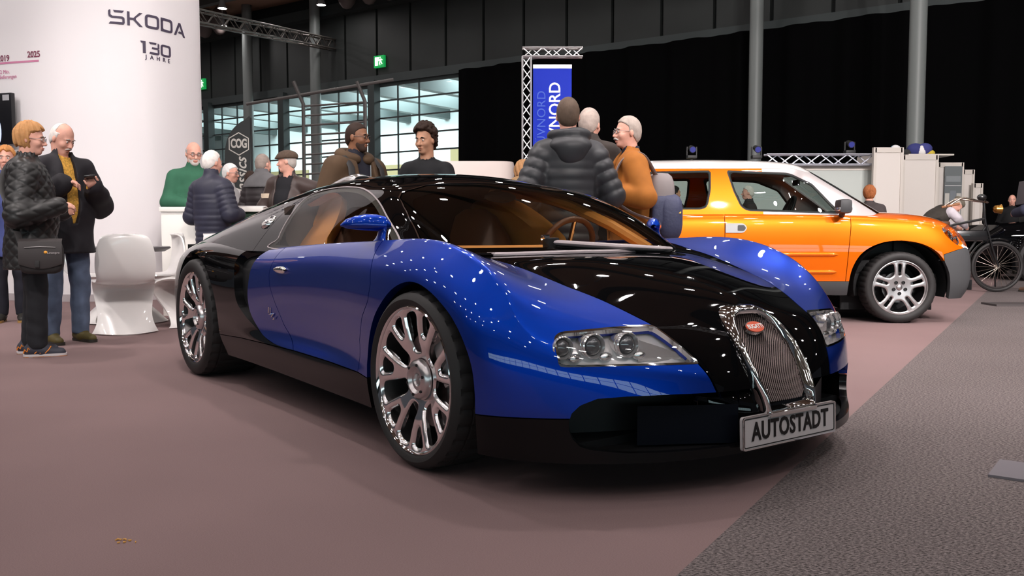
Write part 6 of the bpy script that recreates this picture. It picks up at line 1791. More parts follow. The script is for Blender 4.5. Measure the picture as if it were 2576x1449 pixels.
for s in (1, -1):
    b = B(); b.tube([L((-.05, .13 * s, 1.475)), L((.05, .145 * s, 1.47)), L((.135, .155 * s, 1.38)), L((.175, .17 * s, 1.22)), L((.10, .22 * s, 1.10))], .03, 8, squash=(1, .3)); b.build('backpack_strap', M_bag, p['T'])
# parka hood: a soft roll round the neck
g = Field(p['neck'] - .26, p['neck'] + .2, .010)
for t in np.linspace(.5, 2 * PI - .5, 14): 
    q = p['neck'] + np.array([.105 * math.cos(t) - .01, .125 * math.sin(t), .012 - .035 * math.cos(t)]); g.ell(q, (.045, .045, .04), .04)
g.build('parka_hood', mat('cloth__0.085_0.050_0.028', (.085, .050, .028)), p['T'])
p = person('young man with curly dark hair in a black t-shirt behind the sports car', at(1074, 7.85), -112, 1.80, 'tan', head_yaw=-.10, head_pitch=.12, hair=('curly', (.030, .016, .011)), brow=(.02, .012, .01), build_=1.0,
    arms={1: dict(elbow=(.05, .27, 1.13), wrist=(.20, .12, 1.02)), -1: dict(elbow=(.05, -.27, 1.13), wrist=(.20, -.10, 1.02))},
    top=[G_('t_shirt', (.012, .012, .014), off=.020, hem=.86, collar=.008, sleeve=.5, wrinkle=.005, res=.009)], body_res=.0085, leg_res=.02)

# ---- the group in front of the orange car
p = person('man in a dark grey ribbed down jacket with hood, seen from behind', at(1428, 6.5), 97, 1.84, 'pink', head_yaw=-.10, hair=('short', (.11, .075, .055)), build_=1.0, res=.0085,
    arms={1: dict(elbow=(-.07, .305, 1.10), wrist=(.10, .22, .98)), -1: dict(elbow=(-.05, -.305, 1.09), wrist=(.14, -.20, 1.0))},
    legcol=(.02, .022, .03), top=[G_('down_jacket', (.030, .030, .034), off=.042, hem=.78, collar=.03, rib=(.075, .013), rough=.45, spec=.45, res=.0085, wrinkle=.006, seed=21)], body_res=.0085, leg_res=.018)
# hood lying on the back
g = Field(p['neck'] - np.array([.33, .30, .26]), p['neck'] + np.array([.16, .30, .14]), .009)
g.ell(p['neck'] + [-.075, 0, -.045], (.100, .150, .070), .04).ell(p['neck'] + [-.115, 0, -.10], (.065, .10, .095), .05)
for t in np.linspace(.7, 2 * PI - .7, 13): g.ell(p['neck'] + np.array([.09 * math.cos(t) - .02, .115 * math.sin(t), .03 - .01 * math.cos(t)]), (.035, .035, .035), .03)
g.disp(wob(31, .006, 20.)); g.cone(p['neck'], p['neck'] + np.array([.02, 0, .14]), .062, .075, .01, mode='sub'); g.build('hood', mat('cloth__0.030_0.030_0.034', (.030, .030, .034)), p['T'])
person('grey-haired man in a brown jacket hidden behind the down jacket man', at(1480, 7.5), 62, 1.90, 'pink', hair=('short', (.42, .34, .30)), build_=.95, top=[G_('jacket', (.038, .030, .027), off=.05, hem=.74, collar=.05, res=.011, wrinkle=.008)], body_res=.010, leg_res=.02)
p = person('grey-haired man with glasses and moustache in an orange-brown pullover with a backpack', at(1580, 6.95), 186, 1.765, 'pink', head_pitch=-.02, head_yaw=.12, hair=('short', (.40, .33, .29)), moustache=(.62, .58, .55), glasses=(.30, .17, .10), brow=(.4, .35, .32), build_=.98, belly=.04,
    arms={1: dict(elbow=(-.06, .28, 1.13), wrist=(.24, .13, 1.17), dir=(.8, -.5, .1), curl=.9, palm=(0, -.6, -.6)), -1: dict(elbow=(-.02, -.28, 1.12), wrist=(.24, -.12, 1.16), curl=.9)},
    legcol=(.02, .022, .04), top=[G_('shirt', (.018, .02, .035), off=.014, hem=.9, collar=.05, res=.011), G_('pullover', (.36, .125, .022), off=.040, hem=.76, collar=.035, open=.05, open_z=.82, wrinkle=.006, res=.0085, seed=14)], body_res=.008, leg_res=.018)
o, c = carried(p, 'backpack', 'blue and grey backpack worn by the man in orange-brown pullover', 'backpack', (-.235, .03, 1.12))
b = B(); pillow(b, (0, 0, -.02), (.20, .30, .46), pw=.55); b.build('pack_body', mat('pack_grey', (.22, .19, .19), .7), o)
b = B(); pillow(b, (-.05, .05, -.13), (.20, .30, .36), pw=.6); b.build('front_pocket', mat('pack_blue', (.045, .05, .10), .65, bump=(30, .4, .01)), o)
b = B(); pillow(b, (.02, .14, -.10), (.16, .08, .26), pw=.6); b.build('side_pocket', mat('pack_blue', (.045, .05, .10)), o)
b = B(); b.box((-.10, .17, -.07), (.03, .012, .08), rot=(.5, 0, 0)); b.build('yellow_loop', mat('loop_yellow', (.85, .42, .03), .5), o)
for s in (1, -1):
    b = B(); b.tube(catmull([(.05, .10 * s - .03, .19), (.15, .14 * s - .03, .325), (.24, .145 * s - .03, .342), (.345, .145 * s - .03, .26), (.395, .155 * s - .03, .05), (.30, .235 * s - .03, -.08), (.08, .20 * s - .03, -.16)], 5), .028, 8, squash=(1, .3)); b.build('shoulder_strap', mat('strap_grey', (.25, .21, .21), .7), o)
person('blonde person with fur collar half hidden behind the down jacket man', at(1316, 9.2), 30, 1.60, 'pink', hair=('full', (.42, .22, .10)), top=[G_('coat', (.03, .03, .035), off=.04, hem=.7, collar=.04, res=.014), G_('fur_collar', (.42, .25, .12), off=.085, hem=1.40, collar=.02, sleeve=0, res=.012, wrinkle=.014)], body_res=.012, leg_res=.022)

# ---- people on the right and beyond the orange car
p = person('man in flat cap and dark waistcoat bending over behind the orange car', at(2322, 14.2), 8, 1.72, 'pink', lean=.95, head_pitch=.35, hair=('crop', (.4, .35, .3)), arms={-1: dict(elbow=(.42, -.24, 1.10), wrist=(.62, -.15, .98)), 1: dict(elbow=(.42, .24, 1.10), wrist=(.62, .15, .98))},
    top=[G_('shirt', (.55, .50, .54), off=.018, hem=.80, collar=.03, res=.013), G_('waistcoat', (.045, .038, .032), off=.030, hem=.80, collar=.0, sleeve=0, res=.013)], body_res=.011, leg_res=.022)
hl = p['hl']; b = B(); b.sph(tuple(hl((-.005, 0, .075))), (.112, .092, .06), 16, rot=(0, .95, 0)); b.build('flat_cap', mat('cap_grey', (.15, .13, .10), .9), p['T'])
person('bald man in black standing before the black curtain', at(2541, 18.4), -120, 1.62, 'pink', hair=('bald', (.2, .15, .12)), top=[G_('jacket', (.008, .008, .009), off=.03, hem=.8, collar=.03, res=.016)], body_res=.012, leg_res=.022)
p = person('person in dark blue clothes and brown boots standing by the bicycle', at(2618, 12.9), 100, 1.80, 'pink', hair=('short', (.1, .08, .07)), build_=1.1, legcol=(.02, .022, .03), shoe=(.20, .10, .06), foot=((0, .06), (0, 0)),
    arms={1: dict(elbow=(-.12, .36, 1.16), wrist=(.10, .34, 1.12)), -1: dict(elbow=(-.04, -.30, 1.12), wrist=(.1, -.2, 1.0))}, top=[G_('pullover', (.04, .042, .07), off=.035, hem=.80, collar=.03, res=.012)], body_res=.010, leg_res=.016)
o, c = carried(p, 'folder', 'dark grey folder carried by the person in dark blue clothes', 'folder', (-.12, .36, 1.40))
b = B(); b.box((0, 0, 0), (.30, .03, .34), rot=(.25, .1, .1), bev=.004); b.build('folder_cover', mat('folder_grey', (.06, .05, .055), .6), o)
b = B(); b.box((.0, -.004, .002), (.285, .018, .335), rot=(.25, .1, .1)); b.build('folder_sheets', mat('paper', (.6, .57, .57), .8), o)
person('woman with long curly red hair behind the bonnet of the orange car', at(2183, 12.3), 60, 1.50, 'pink', hair=('long', (.30, .10, .035)), top=[G_('coat', (.05, .04, .04), off=.03, hem=.7, collar=.03, res=.016)], body_res=.012, leg_res=.022)
person('white-haired man in a dark jacket seen through the orange car', at(1880, 14.6), 175, 1.61, 'pink', hair=('short', (.62, .58, .52)), top=[G_('jacket', (.03, .028, .028), off=.035, hem=.8, collar=.05, res=.014)], body_res=.011, leg_res=.022)
person('person in a black cap and coat near the yellow van', at(1694, 13.4), 20, 1.55, 'tan', hair=('short', (.01, .01, .01)), top=[G_('coat', (.012, .012, .012), off=.04, hem=.7, collar=.05, res=.016)], body_res=.012, leg_res=.022)
# ================================================================== furniture, stands and things around
# ---- moulded cantilever chairs
def chair_mesh():
    P = np.array([(-.225, .845, .085), (-.240, .835, .145), (-.248, .80, .190), (-.245, .70, .222), (-.220, .58, .232), (-.175, .485, .222), (-.105, .43, .226), (.02, .408, .242), (.14, .412, .250), (.225, .402, .250), (.255, .365, .246),
                  (.235, .315, .238), (.17, .245, .226), (.09, .17, .216), (.01, .095, .222), (-.05, .035, .245), (-.085, .004, .262)])
    P = catmull(P, 5); n = len(P); b = B(); G = []
    T = np.gradient(P[:, :2], axis=0); T /= np.linalg.norm(T, axis=1, keepdims=True)
    for i, (x, z, w_) in enumerate(P):
        u = i / (n - 1); row = []
        nx, nz = -T[i, 1], T[i, 0]                      # profile normal: forward/up side
        if nx < 0 and u < .4: nx, nz = -nx, -nz
        for t in np.linspace(-1, 1, 25):
            c_back = max(0, 1 - u / .36); c_base = max(0, (u - .62) / .38)
            dx = .085 * c_back * abs(t) ** 2.2 + .20 * c_base ** 1.4 * abs(t) ** 2.0
            dz = .035 * math.exp(-((u - .45) / .10) ** 2) * abs(t) ** 3 - .0 * c_base
            lip = -.02 * max(0, 1 - u / .08) * (1 - t * t)
            row.append((x + dx + lip, w_ * t, z + dz if u < .97 else z))
        G.append(row)
    b.grid(G)
    bmesh.ops.recalc_face_normals(b.bm, faces=b.bm.faces[:])
    bmesh.ops.solidify(b.bm, geom=b.bm.faces[:], thickness=.014)
    lo = min(v.co.z for v in b.bm.verts)
    for v in b.bm.verts: v.co.z -= lo
    return b.mesh('shell_chair', mat('white_gloss_plastic', (.82, .79, .77), .22, 0., .6), True, 60)
cm = chair_mesh()
for (x, y, h, lab) in ((-3.32, 7.62, 116, 'white moulded S-shaped chair with its back to the sports car'), (-3.50, 8.78, 215, 'white moulded S-shaped chair on the far side of the dark table'),
                       (-2.98, 8.30, 176, 'white moulded S-shaped chair half hidden behind the rear wheel'), (-4.12, 8.62, 15, 'white moulded S-shaped chair half hidden behind the man in jeans')):
    o = place('shell_chair', cm, None, (x, y, 0), (0, 0, math.radians(h)), (1.02, 1.02, 1.02)); prop(o, lab, 'chair', 'white moulded chairs round the table')
T = thing('bistro_table', 'round dark-topped table between the white moulded chairs', 'table', (-3.60, 8.32, 0))
b = B(); b.lathe([(.0005, .745), (.38, .745), (.385, .738), (.385, .730), (.33, .700), (.0005, .700)], 48); b.build('table_top', mat('table_dark', (.10, .09, .095), .4), T)
b = B(); b.lathe([(.03, .70), (.028, .06), (.05, .03), (.22, .015), (.23, 0), (.0005, 0)], 32); b.build('table_foot', mat('table_steel', (.5, .48, .48), .3, .8), T)

# ---- reception counter
T = thing('reception_counter', 'white and dark green reception counter by the booth wall', 'counter', (-2.7, 9.52, 0))
M_cw = mat('counter_white', (.88, .85, .80), .45)
b = B(); b.box((-.73, 0, .545), (.46, .44, 1.09), bev=.008); b.build('end_block', M_cw, T)
b = B(); b.box((-.20, .02, .545), (.58, .42, 1.09), bev=.004); b.build('front_panel', mat('counter_green', (.012, .055, .025), .5), T)
b = B(); b.box((-.43, 0, 1.115), (1.08, .48, .05), bev=.006); b.build('counter_top', M_cw, T)
b = B(); b.box((-.962, -.05, .50), (.012, .04, .35)); b.build('slot_shade', mat('slot_shade_dark', (.03, .03, .03), .6), T)  # dark strip painted for the shade in the gap
T = thing('laptop', 'white laptop standing open on the reception counter', 'laptop', (-3.16, 9.50, 1.141), .2)
b = B(); b.box((0, .10, .008), (.34, .23, .015), bev=.004); b.build('keyboard_half', M_cw, T)
b = B(); b.box((0, -.03, .12), (.34, .012, .23), rot=(-.22, 0, 0), bev=.004); b.build('lid', M_cw, T)
b = B(); b.box((0, 0, .006), (.30, .21, .01), rot=(0, 0, .2)); prop(b.build('paper_stack', mat('paper_white', (.8, .77, .76), .7), loc=(-2.74, 9.40, 1.141)), 'small stack of white paper on the counter', 'paper')

# ---- beach flag
T = thing('beach_flag', 'dark grey feather flag with hexagon emblem and white script', 'flag', (*pt(629, 600, 14.6)[:2], 0))
fl = lambda px, py: (pt(px, py, 14.6)[0] - T.location[0], pt(px, py, 14.6)[2])
out = catmull([fl(629, 640), fl(629, 500), fl(630, 400), fl(631, 299), fl(615, 302), fl(594, 316), fl(577, 338), fl(568, 365), fl(565, 400), fl(564, 480), fl(564, 600), fl(566, 640)], 5)
b = B(); b.prism([(x, z) for x, z in out], -.004, .004, 'y'); b.build('flag_cloth', mat('flag_grey', (.040, .045, .045), .8), T)
b = B(); b.tube([(fl(629, 299)[0] + .02, 0, 0), (fl(629, 299)[0] + .02, 0, 2.3), (*[fl(631, 297)[0]], 0, fl(631, 297)[1])], .014, 8); b.build('flag_pole', mat('pole_black', (.01, .01, .01), .5), T)
b = B(); b.box((fl(629, 0)[0] + .02, 0, .01), (.4, .4, .02)); b.build('flag_base', mat('pole_black', (.01, .01, .01)), T)
M_flw = mat('flag_print', (.62, .60, .55), .8)
cx, cz = fl(601, 362)
hexo = [(cx + r_ * math.cos(a), cz + r_ * math.sin(a)) for r_ in (.19, .172) for a in [PI / 6 + k * PI / 3 for k in range(6)]]
b = B(); A_ = [(x, -.006, z) for x, z in hexo[:6]]; C_ = [(x, -.006, z) for x, z in hexo[6:]]; b.grid([A_, C_], closed=True); b.build('emblem_hexagon', M_flw, T, smooth=False)
me = setmat(text_mesh('COG', .20, .001, .008, sx=.60, spacing=.95), M_flw); place('emblem_lettering', me, T, (cx, -.0065, cz), (PI / 2, 0, 0))
me = setmat(text_mesh('Classics', .25, .001, .003, shear=.35, sx=.95), M_flw); place('flag_script', me, T, (cx + .04, -.0065, cz - .60), (PI / 2, -PI / 2, 0))

# ---- blue banner in a truss gate
pA = pt(1325, 150, 17.0); zt = pA[2]
truss('truss_tower', (pA[0], 17.0, 0), (pA[0], 17.0, zt + .05), .16, 'silver lattice truss tower holding the blue banner', M_alu, r=.018, bay=.22)
truss('truss_beam', (pA[0] - .08, 17.0, zt + .13), (pA[0] + 1.05, 17.0, zt + .13), .16, 'short silver truss beam on top of the banner tower', M_alu, r=.018, bay=.2)
bl, br_ = pt(1341, 172, 17)[0], pt(1438, 172, 17)[0]; zb = pt(1400, 172, 17)[2]
T = thing('hanging_banner', 'tall blue banner with vertical white lettering hanging from a truss', 'banner', ((bl + br_) / 2, 16.98, zb))
b = B(); wv = lambda z: .012 * math.sin(z * 3)
b.grid([[(x, wv(z + x), z) for x in np.linspace(-(br_ - bl) / 2, (br_ - bl) / 2, 9)] for z in np.linspace(-2.9, 0, 20)]); bmesh.ops.solidify(b.bm, geom=b.bm.faces[:], thickness=.006)
b.build('banner_cloth', mat('banner_blue_glow', (.008, .035, .52), .6, emit=(.01, .06, .9), es=.22), T)  # cloth is given a weak glow of its own to brighten the blue
b = B(); b.box((0, 0, .03), (br_ - bl, .03, .07)); b.build('banner_rod', M_alu, T)
mw = mat('banner_white_glow', (.85, .87, .9), .6, emit=(.8, .85, 1), es=.25)  # lettering also carries an added glow
me = setmat(text_mesh('TÜVNORD', .30, .001, .004, align='RIGHT', sx=.95, spacing=1.02), mw); place('banner_lettering', me, T, (.055, -.022, -.26), (PI / 2, -PI / 2, 0))
me = setmat(text_mesh('TÜVNORD', .23, .001, 0, align='RIGHT', sx=1.0, spacing=1.04), mat('banner_pale', (.05, .12, .6), .6)); place('banner_second_lettering', me, T, (-.20, -.022, -.42), (PI / 2, -PI / 2, 0))  # second printed line in a paler blue

# ---- pale round-cornered booth wall behind the young man
x0, x1 = pt(1112, 0, 11.4)[0], pt(1291, 0, 11.4)[0]; zz = pt(1240, 405, 11.4)[2]
b = B(); b.prism(rounded([(x0, 11.4), (x1, 11.4), (x1 + .02, 12.6), (x0, 12.6)], [.02, .25, .25, .02], 8), 0, zz, 'z'); prop(b.build('booth_partition', mat('booth_pale', (.72, .62, .58), .6)), 'low pale booth partition with rounded corner behind the young man', 'partition')

# ---- booths on the right
M_bw = mat('booth_offwhite', (.66, .61, .57), .6); M_bf = mat('booth_frame', (.60, .55, .50), .45)
def partition(px0, px1, py, Y, label, side=0., th=.06, m=M_bw):
    a = pt(px0, py, Y); c = pt(px1, py, Y); Tn = thing('partition_wall', label, 'booth wall', ((a[0] + c[0]) / 2, Y, 0)); wd = c[0] - a[0]; h_ = a[2]
    b = B(); b.box((0, 0, h_ / 2), (wd, th, h_)); b.build('panel_board', m, Tn, smooth=False)
    for s in (-1, 1):
        b = B(); b.box((s * wd / 2, 0, h_ / 2), (.05, th + .03, h_)); b.build('panel_post', M_bf, Tn, smooth=False)
    b = B(); b.box((0, 0, h_ - .05), (wd, th + .03, .09)); b.build('panel_rail', M_bf, Tn, smooth=False)
    if side:
        b = B(); b.box((wd / 2 - .02, side / 2, h_ / 2 - .01), (th, side, h_ - .02)); b.build('side_board', m, Tn, smooth=False)
    return Tn
partition(1640, 2196, 416, 17.0, 'long low pale booth wall behind the orange car', m=mat('booth_teal_white', (.52, .56, .53), .6))
partition(2200, 2268, 371, 16.6, 'tall white booth panel at the end of the silver truss', 2.0)
partition(2272, 2356, 390, 17.6, 'cream booth panel below the blue and white bundle', 1.8)
partition(2360, 2420, 409, 18.6, 'cream booth panel carrying the grey poster', 1.5)
partition(2422, 2447, 427, 19.2, 'narrow white booth panel beside the grey poster', .8)
partition(2449, 2468, 461, 19.0, 'lowest narrow booth panel next to the black curtain', .4)
pp = pt(2399, 418, 18.5); pq = pt(2399, 548, 18.5)
T = thing('poster', 'grey and white roll-up poster on the booth panel', 'poster', (pp[0], 18.5, (pp[2] + pq[2]) / 2)); hh = pp[2] - pq[2]
b = B(); b.box((0, 0, 0), (.36, .012, hh)); b.build('poster_sheet', mat('poster_grey', (.13, .145, .15), .5), T, smooth=False)
for (x, z, w_, h_, c) in ((0, .27, .30, .12, (.22, .24, .25)), (-.12, -.25, .09, .45, (.50, .48, .44)), (.12, -.25, .09, .45, (.46, .45, .42)), (0, .13, .34, .012, (.6, .6, .6)), (0, -.12, .12, .30, (.17, .19, .21))):
    b = B(); b.box((x, -.008, z), (w_, .004, h_)); b.build('poster_print', mat('print_%.2f' % c[0], c, .5), T, smooth=False)
q0 = pt(1925, 404, 16.85); q1 = pt(2198, 402, 16.85)
truss('booth_truss', (q0[0], 16.85, q1[2]), (q1[0] - .03, 16.85, q1[2]), .19, 'horizontal silver truss above the pale booth wall', mat('truss_blue_lit', (.62, .63, .72), .3, .8), r=.02, bay=.26)  # blue light falling on the truss is painted into its colour
for px, Y in ((1740, 16.9), (1903, 16.85), (2137, 16.85)):
    c0 = pt(px, 391 if px < 2000 else 378.5, Y); T = thing('stage_light', 'small black moving-head stage light ' + {1740: 'over the roof of the orange car', 1903: 'at the foot of the tall grey column', 2137: 'standing on the silver booth truss'}[px], 'stage light', c0)
    zb_ = -c0[2] + q1[2] + .12 if px != 1740 else -.12
    b = B(); b.box((0, 0, -.03), (.18, .16, .06), bev=.01); b.build('light_base', mat('spot_black', (.01, .01, .011)), T)
    b = B(); b.tube([(-.09, 0, 0), (-.09, 0, .14), (-.085, 0, .16)], .015, 6); b.build('yoke_arm', mat('spot_black', (.01, .01, .011)), T); b = B(); b.tube([(.09, 0, 0), (.09, 0, .14), (.085, 0, .16)], .015, 6); b.build('yoke_arm', mat('spot_black', (.01, .01, .011)), T)
    b = B(); b.cyl((0, -.10, .10), (0, .08, .15), .065, .05, n=16); b.build('light_head', mat('spot_black', (.01, .01, .011)), T)
    b = B(); b.cyl((0, -.106, .099), (0, -.10, .10), .055, n=16); b.build('light_lens', mat('lens_blue', (.05, .06, .3), .1, spec=1.), T)
# stand under the light over the orange car's roof
b = B(); c0 = pt(1740, 392, 16.9); b.cyl((c0[0], c0[1], 0), (c0[0], c0[1], c0[2] - .06), .025, n=10); prop(b.build('light_stand', mat('pole_black', (.01, .01, .01))), 'thin black stand carrying a stage light behind the orange car', 'stand')
c0 = pt(2343, 392, 17.75); T = thing('soft_bundle', 'blue, white and yellow soft bundle lying on the booth panels', 'bundle', (c0[0], 18.2, pt(2300, 390, 17.6)[2] + .04))
b = B(); b.box((0, 0, -.02), (.9, .9, .03)); b.build('top_board', M_bf, T, smooth=False)
for (x, y, z, r_, c, nm) in ((-.12, 0, .12, (.17, .13, .13), (.03, .035, .16), 'blue_roll'), (.06, -.03, .13, (.15, .12, .12), (.04, .045, .20), 'blue_pouch'), (-.02, -.08, .10, (.10, .06, .10), (.75, .73, .72), 'white_pouch'), (.16, -.04, .05, (.10, .09, .06), (.55, .42, .04), 'yellow_pouch'), (-.30, 0, .06, (.10, .09, .07), (.02, .02, .02), 'black_pouch')):
    b = B(); b.sph((x, y, z), r_, 14); b.build(nm, mat(nm, c, .8), T)
c0 = pt(2281, 371, 17.0); b = B(); b.sph((0, 0, .10), (.11, .11, .11), 18); o = b.build('ball', mat('white_ball', (.75, .74, .74), .4), loc=(c0[0] + .05, 17.62, pt(2272, 390, 17.6)[2] - .01)); prop(o, 'white ball with a blue band lying on the cream booth panel', 'ball')
b = B(); b.tube([(.095 * math.cos(t), .06 * math.sin(t) - .05, .10 + .095 * math.sin(t)) for t in np.linspace(0, 2 * PI, 18, endpoint=False)], .018, 6, closed=True); b.build('ball_band', mat('band_blue', (.10, .25, .40), .4), o)

# ---- yellow van beyond the orange car
T = thing('yellow_van', 'yellow box van with cream roof seen through the orange car', 'van', (3.0, 19.4, 0))
M_y = mat('van_yellow', (.50, .36, .02), .4, 0, .5)
b = B(); b.box((0, 0, .95), (1.72, 2.2, 1.15), bev=.10); vb = b.build('van_body', M_y, T)
b = B(); b.box((0, 0, 1.66), (1.60, 2.1, .42), bev=.16); b.build('van_roof', mat('van_yellow_dull', (.48, .38, .06), .5), T)
for x in (-.52, 0, .52):
    b = B(); b.box((x, -1.08, 1.42), (.42, .08, .34), bev=.03); b.build('van_window', mat('van_glass', (.10, .12, .16), .1, spec=.8), T)
for x in (-.62, .62):
    b = B(); b.cyl((x - .09, -.7, .32), (x + .09, -.7, .32), .32, n=24); b.build('van_wheel', MATS['tyre_rubber'], T)
    b = B(); b.cyl((x - .09, .7, .32), (x + .09, .7, .32), .32, n=24); b.build('van_wheel', MATS['tyre_rubber'], T)
    b = B(); b.sph((x * 1.05, -1.11, .85), (.10, .05, .10), 14); b.build('van_lamp', M_chr := mat('chrome', (.86, .85, .85)), T)
b = B(); b.box((0, -1.16, .48), (1.66, .08, .12), bev=.02); b.build('van_bumper', mat('bumper_pale', (.55, .5, .45), .5), T)

# ---- old bicycle
def bike():
    Yb = 12.95; x0 = pt(2507, 700, Yb)[0]
    T = thing('bicycle', 'old black bicycle with raised handlebar and brass lamp', 'bicycle', (x0, Yb, 0), math.radians(-4))
    Mb = mat('bike_black', (.008, .008, .009), .3, 0, .8); Mr = mat('bike_nickel', (.50, .42, .36), .25, 1.); Mbr = mat('brass', (.62, .30, .07), .25, 1.)
    def wheel_(x):
        b = B(); b.tube([(x + .345 * math.cos(t), 0, .372 + .345 * math.sin(t)) for t in np.linspace(0, 2 * PI, 48, endpoint=False)], .027, 8, closed=True); wo = b.build('bicycle_tyre', MATS['tyre_rubber'], T)
        b = B(); b.tube([(x + .312 * math.cos(t), 0, .372 + .312 * math.sin(t)) for t in np.linspace(0, 2 * PI, 48, endpoint=False)], .012, 6, closed=True); b.build('rim', mat('rim_dark', (.06, .05, .05), .3, .6), wo)
        b = B(); b.cyl((x, -.05, .372), (x, .05, .372), .022, n=12); b.build('hub', Mr, wo)
        for k in range(24):
            a = 2 * PI * k / 24; a2 = a + (.5 if k % 2 else -.5); sy = .035 * (1 if k % 4 < 2 else -1)
            b = B(); b.cyl((x + .02 * math.cos(a2 + 1.1), sy, .372 + .02 * math.sin(a2 + 1.1)), (x + .31 * math.cos(a), 0, .372 + .31 * math.sin(a)), .0028, n=5); b.build('spoke', Mr, wo)
    wheel_(0); wheel_(-1.18)
    P = lambda px, py: (pt(px, py, Yb)[0] - x0, pt(px, py, Yb)[2])
    hd = P(2478, 545); hb = P(2480, 505)
    for s in (-1, 1):
        b = B(); b.tube([(0, .05 * s, .372), (-.10, .05 * s, .66), (hd[0] + .02, .03 * s, hd[1] - .12)], .014, 8); b.build('fork_blade', Mb, T)
    b = B(); b.tube([(hd[0] + .03, 0, hd[1] - .18), (hd[0], 0, hd[1]), (hb[0] - .02, 0, hb[1] - .02)], .020, 10); b.build('head_tube', Mb, T)
    b = B(); b.tube([(.405 * math.cos(t), 0, .372 + .405 * math.sin(t)) for t in np.linspace(1.2, 3.3, 20)], .03, 8, squash=(1, .35)); b.build('mudguard', Mb, T)
    G1, G2 = P(2384, 518), P(2420, 505)
    for s in (-1, 1):
        dx = -.03 if s < 0 else .12
        b = B(); b.tube(catmull([(hb[0], 0, hb[1]), (hb[0] - .05 + dx, .12 * s, hb[1] - .02), (G2[0] - .02 + dx, .26 * s, G2[1] + .03), (G2[0] - .13 + dx, .28 * s, G2[1] - .0), (G1[0] - .05 + dx, .28 * s, G1[1] - .01)], 5), .013, 8); hbj = b.build('handlebar', Mr, T)
        b = B(); b.cyl((G1[0] + .10 + dx, .28 * s, G1[1] + .025), (G1[0] - .07 + dx, .28 * s, G1[1] - .012), .019, n=10); b.build('grip', mat('leather_grip', (.30, .13, .06), .6), hbj)
    b = B(); b.sph((hb[0] - .05, 0, hb[1] + .05), (.07, .05, .05), 14); b.build('bulb_horn', Mb, T)
    lx, lz = P(2509, 526); b = B(); b.lathe([(.02, -.06), (.055, -.03), (.062, .03), (.07, .05), (.05, .055), (.0005, .05)], 20, 'x', Matrix.Translation((lx, 0, lz))); b.build('brass_lamp', Mbr, T)
    b = B(); b.tube([(hd[0], 0, hd[1] - .03), (-.62, 0, .98), (-.80, 0, .92)], .018, 8); b.build('top_tube', Mb, T)
    b = B(); b.tube([(hd[0] + .02, 0, hd[1] - .15), (-.55, 0, .36), (-.80, 0, .92)], .018, 8); b.build('down_tube', Mb, T)
    b = B(); b.tube([(-.55, 0, .36), (-1.18, 0, .372), (-.78, 0, .88)], .014, 8); b.build('rear_stays', Mb, T)
    b = B(); pillow(b, (-.84, 0, 1.0), (.28, .18, .07)); b.build('saddle', mat('saddle_brown', (.09, .04, .02), .5), T)
    b = B(); b.box((-.42, 0, .82), (.5, .12, .16), bev=.04); b.build('tank', Mb, T)
    b = B(); b.tube([(0, .07, .372), (.06, .16, .02)], .012, 6); b.build('stand', Mb, T)
bike()

# ---- black open vintage car at the right edge
T = thing('vintage_car', 'black open vintage car behind the bicycle', 'car', (10.6, 16.6, 0), math.radians(6))
Mbk = MATS['black_gloss_paint']
def loft(secs, n=24):
    G = []
    for (x, w_, z0, z1, pw) in secs:
        row = []
        for k in range(n):
            t = 2 * PI * k / n; sp = lambda v: math.copysign(abs(v) ** pw, v)
            row.append((x, w_ * sp(math.cos(t)), (z0 + z1) / 2 + (z1 - z0) / 2 * sp(math.sin(t))))
        G.append(row)
    return G
b = B(); b.grid(loft([(-2.1, .3, .5, .8, .5), (-1.95, .62, .42, 1.0, .45), (-1.2, .72, .40, 1.08, .4), (-.2, .72, .40, 1.06, .4), (.2, .62, .42, 1.05, .4), (1.0, .50, .45, 1.02, .4), (1.7, .42, .48, .98, .4), (1.78, .38, .5, .95, .4), (1.80, .1, .6, .9, .5)]), closed=True); b.build('car_body', Mbk, T)
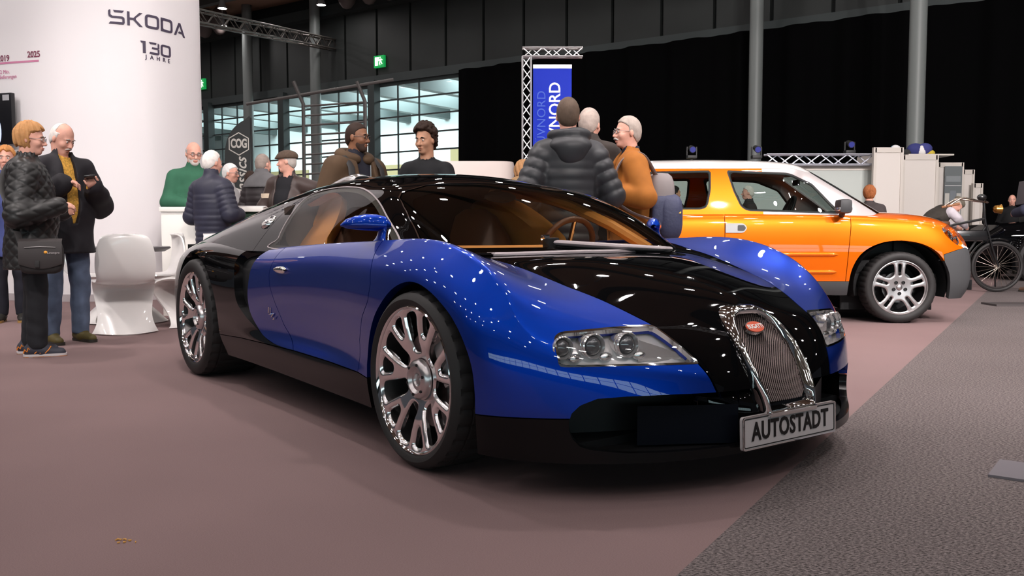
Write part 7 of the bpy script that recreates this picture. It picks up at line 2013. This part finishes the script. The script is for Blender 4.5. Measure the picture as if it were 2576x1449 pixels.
for x in (-1.35, 1.25):
    for s in (-1, 1):
        b = B(); b.tube([(x + .36 * math.cos(t), s * .70, .37 + .36 * math.sin(t)) for t in np.linspace(0, 2 * PI, 32, endpoint=False)], .075, 8, closed=True); b.build('car_tyre', MATS['tyre_rubber'], T)
        b = B(); b.cyl((x, s * .66, .37), (x, s * .74, .37), .29, n=24); b.build('wheel_disc', mat('disc_black', (.02, .02, .02), .3), T)
        b = B(); b.tube(catmull([(x - .55, s * .70, .42), (x - .38, s * .70, .72), (x, s * .70, .86), (x + .38, s * .70, .72), (x + .62, s * .70, .40)], 5), .13, 10, squash=(1.1, .25)); b.build('mudguard', Mbk, T)
b = B(); b.tube([(.12, -.58, 1.05), (-.06, -.58, 1.42), (-.06, .58, 1.42), (.12, .58, 1.05)], .018, 8); b.build('windscreen_frame', MATS['chrome'], T)
b = B(); b.quad((.12, -.57, 1.05), (-.06, -.57, 1.41), (-.06, .57, 1.41), (.12, .57, 1.05)); b.build('windscreen_pane', glassmat('old_glass', (.85, .9, .95)), T)
b = B(); b.tube([(-1.9, -.735, .80), (1.5, -.52, .86)], .010, 6); b.build('body_moulding', MATS['chrome'], T)
b = B(); b.box((-.75, 0, 1.10), (.25, 1.1, .35), bev=.06); b.build('seat_back', mat('black_leather', (.01, .01, .01), .4), T)

# ---- flat base plates lying on the carpet
c_, e1, e2 = vec(1.734, 3.191), vec(.80, -.60), vec(.60, .80)
b = B(); pl_ = [c_, c_ + e1 * .55, c_ + e1 * .55 + e2 * .27, c_ + e2 * .27]; b.prism([tuple(q) for q in pl_], 0.0005, .010, 'z'); prop(b.build('base_plate', mat('plate_grey_paint', (.17, .155, .17), .7, spec=.2), smooth=False), 'flat grey metal base plate lying on the grey carpet', 'base plate')
b = B(); b.box((6.35, 10.65, .012), (1.25, .35, .022)); prop(b.build('floor_plate', mat('floor_plate_dark', (.06, .05, .05), .5), smooth=False), 'thin dark floor plate on the brown carpet near the bicycle', 'floor plate')
b = B(); rs = np.random.RandomState(4)
for k in range(12):
    x, y = -1.12 + rs.randn() * .022, 2.52 + rs.randn() * .012; b.box((x, y, .003), (.005 + rs.rand() * .004, .003, .003), rot=(0, 0, rs.rand() * 3))
prop(b.build('crumbs', mat('crumb_orange', (.75, .38, .08), .8)), 'tiny orange crumbs scattered on the brown carpet', 'crumbs', kind='stuff')
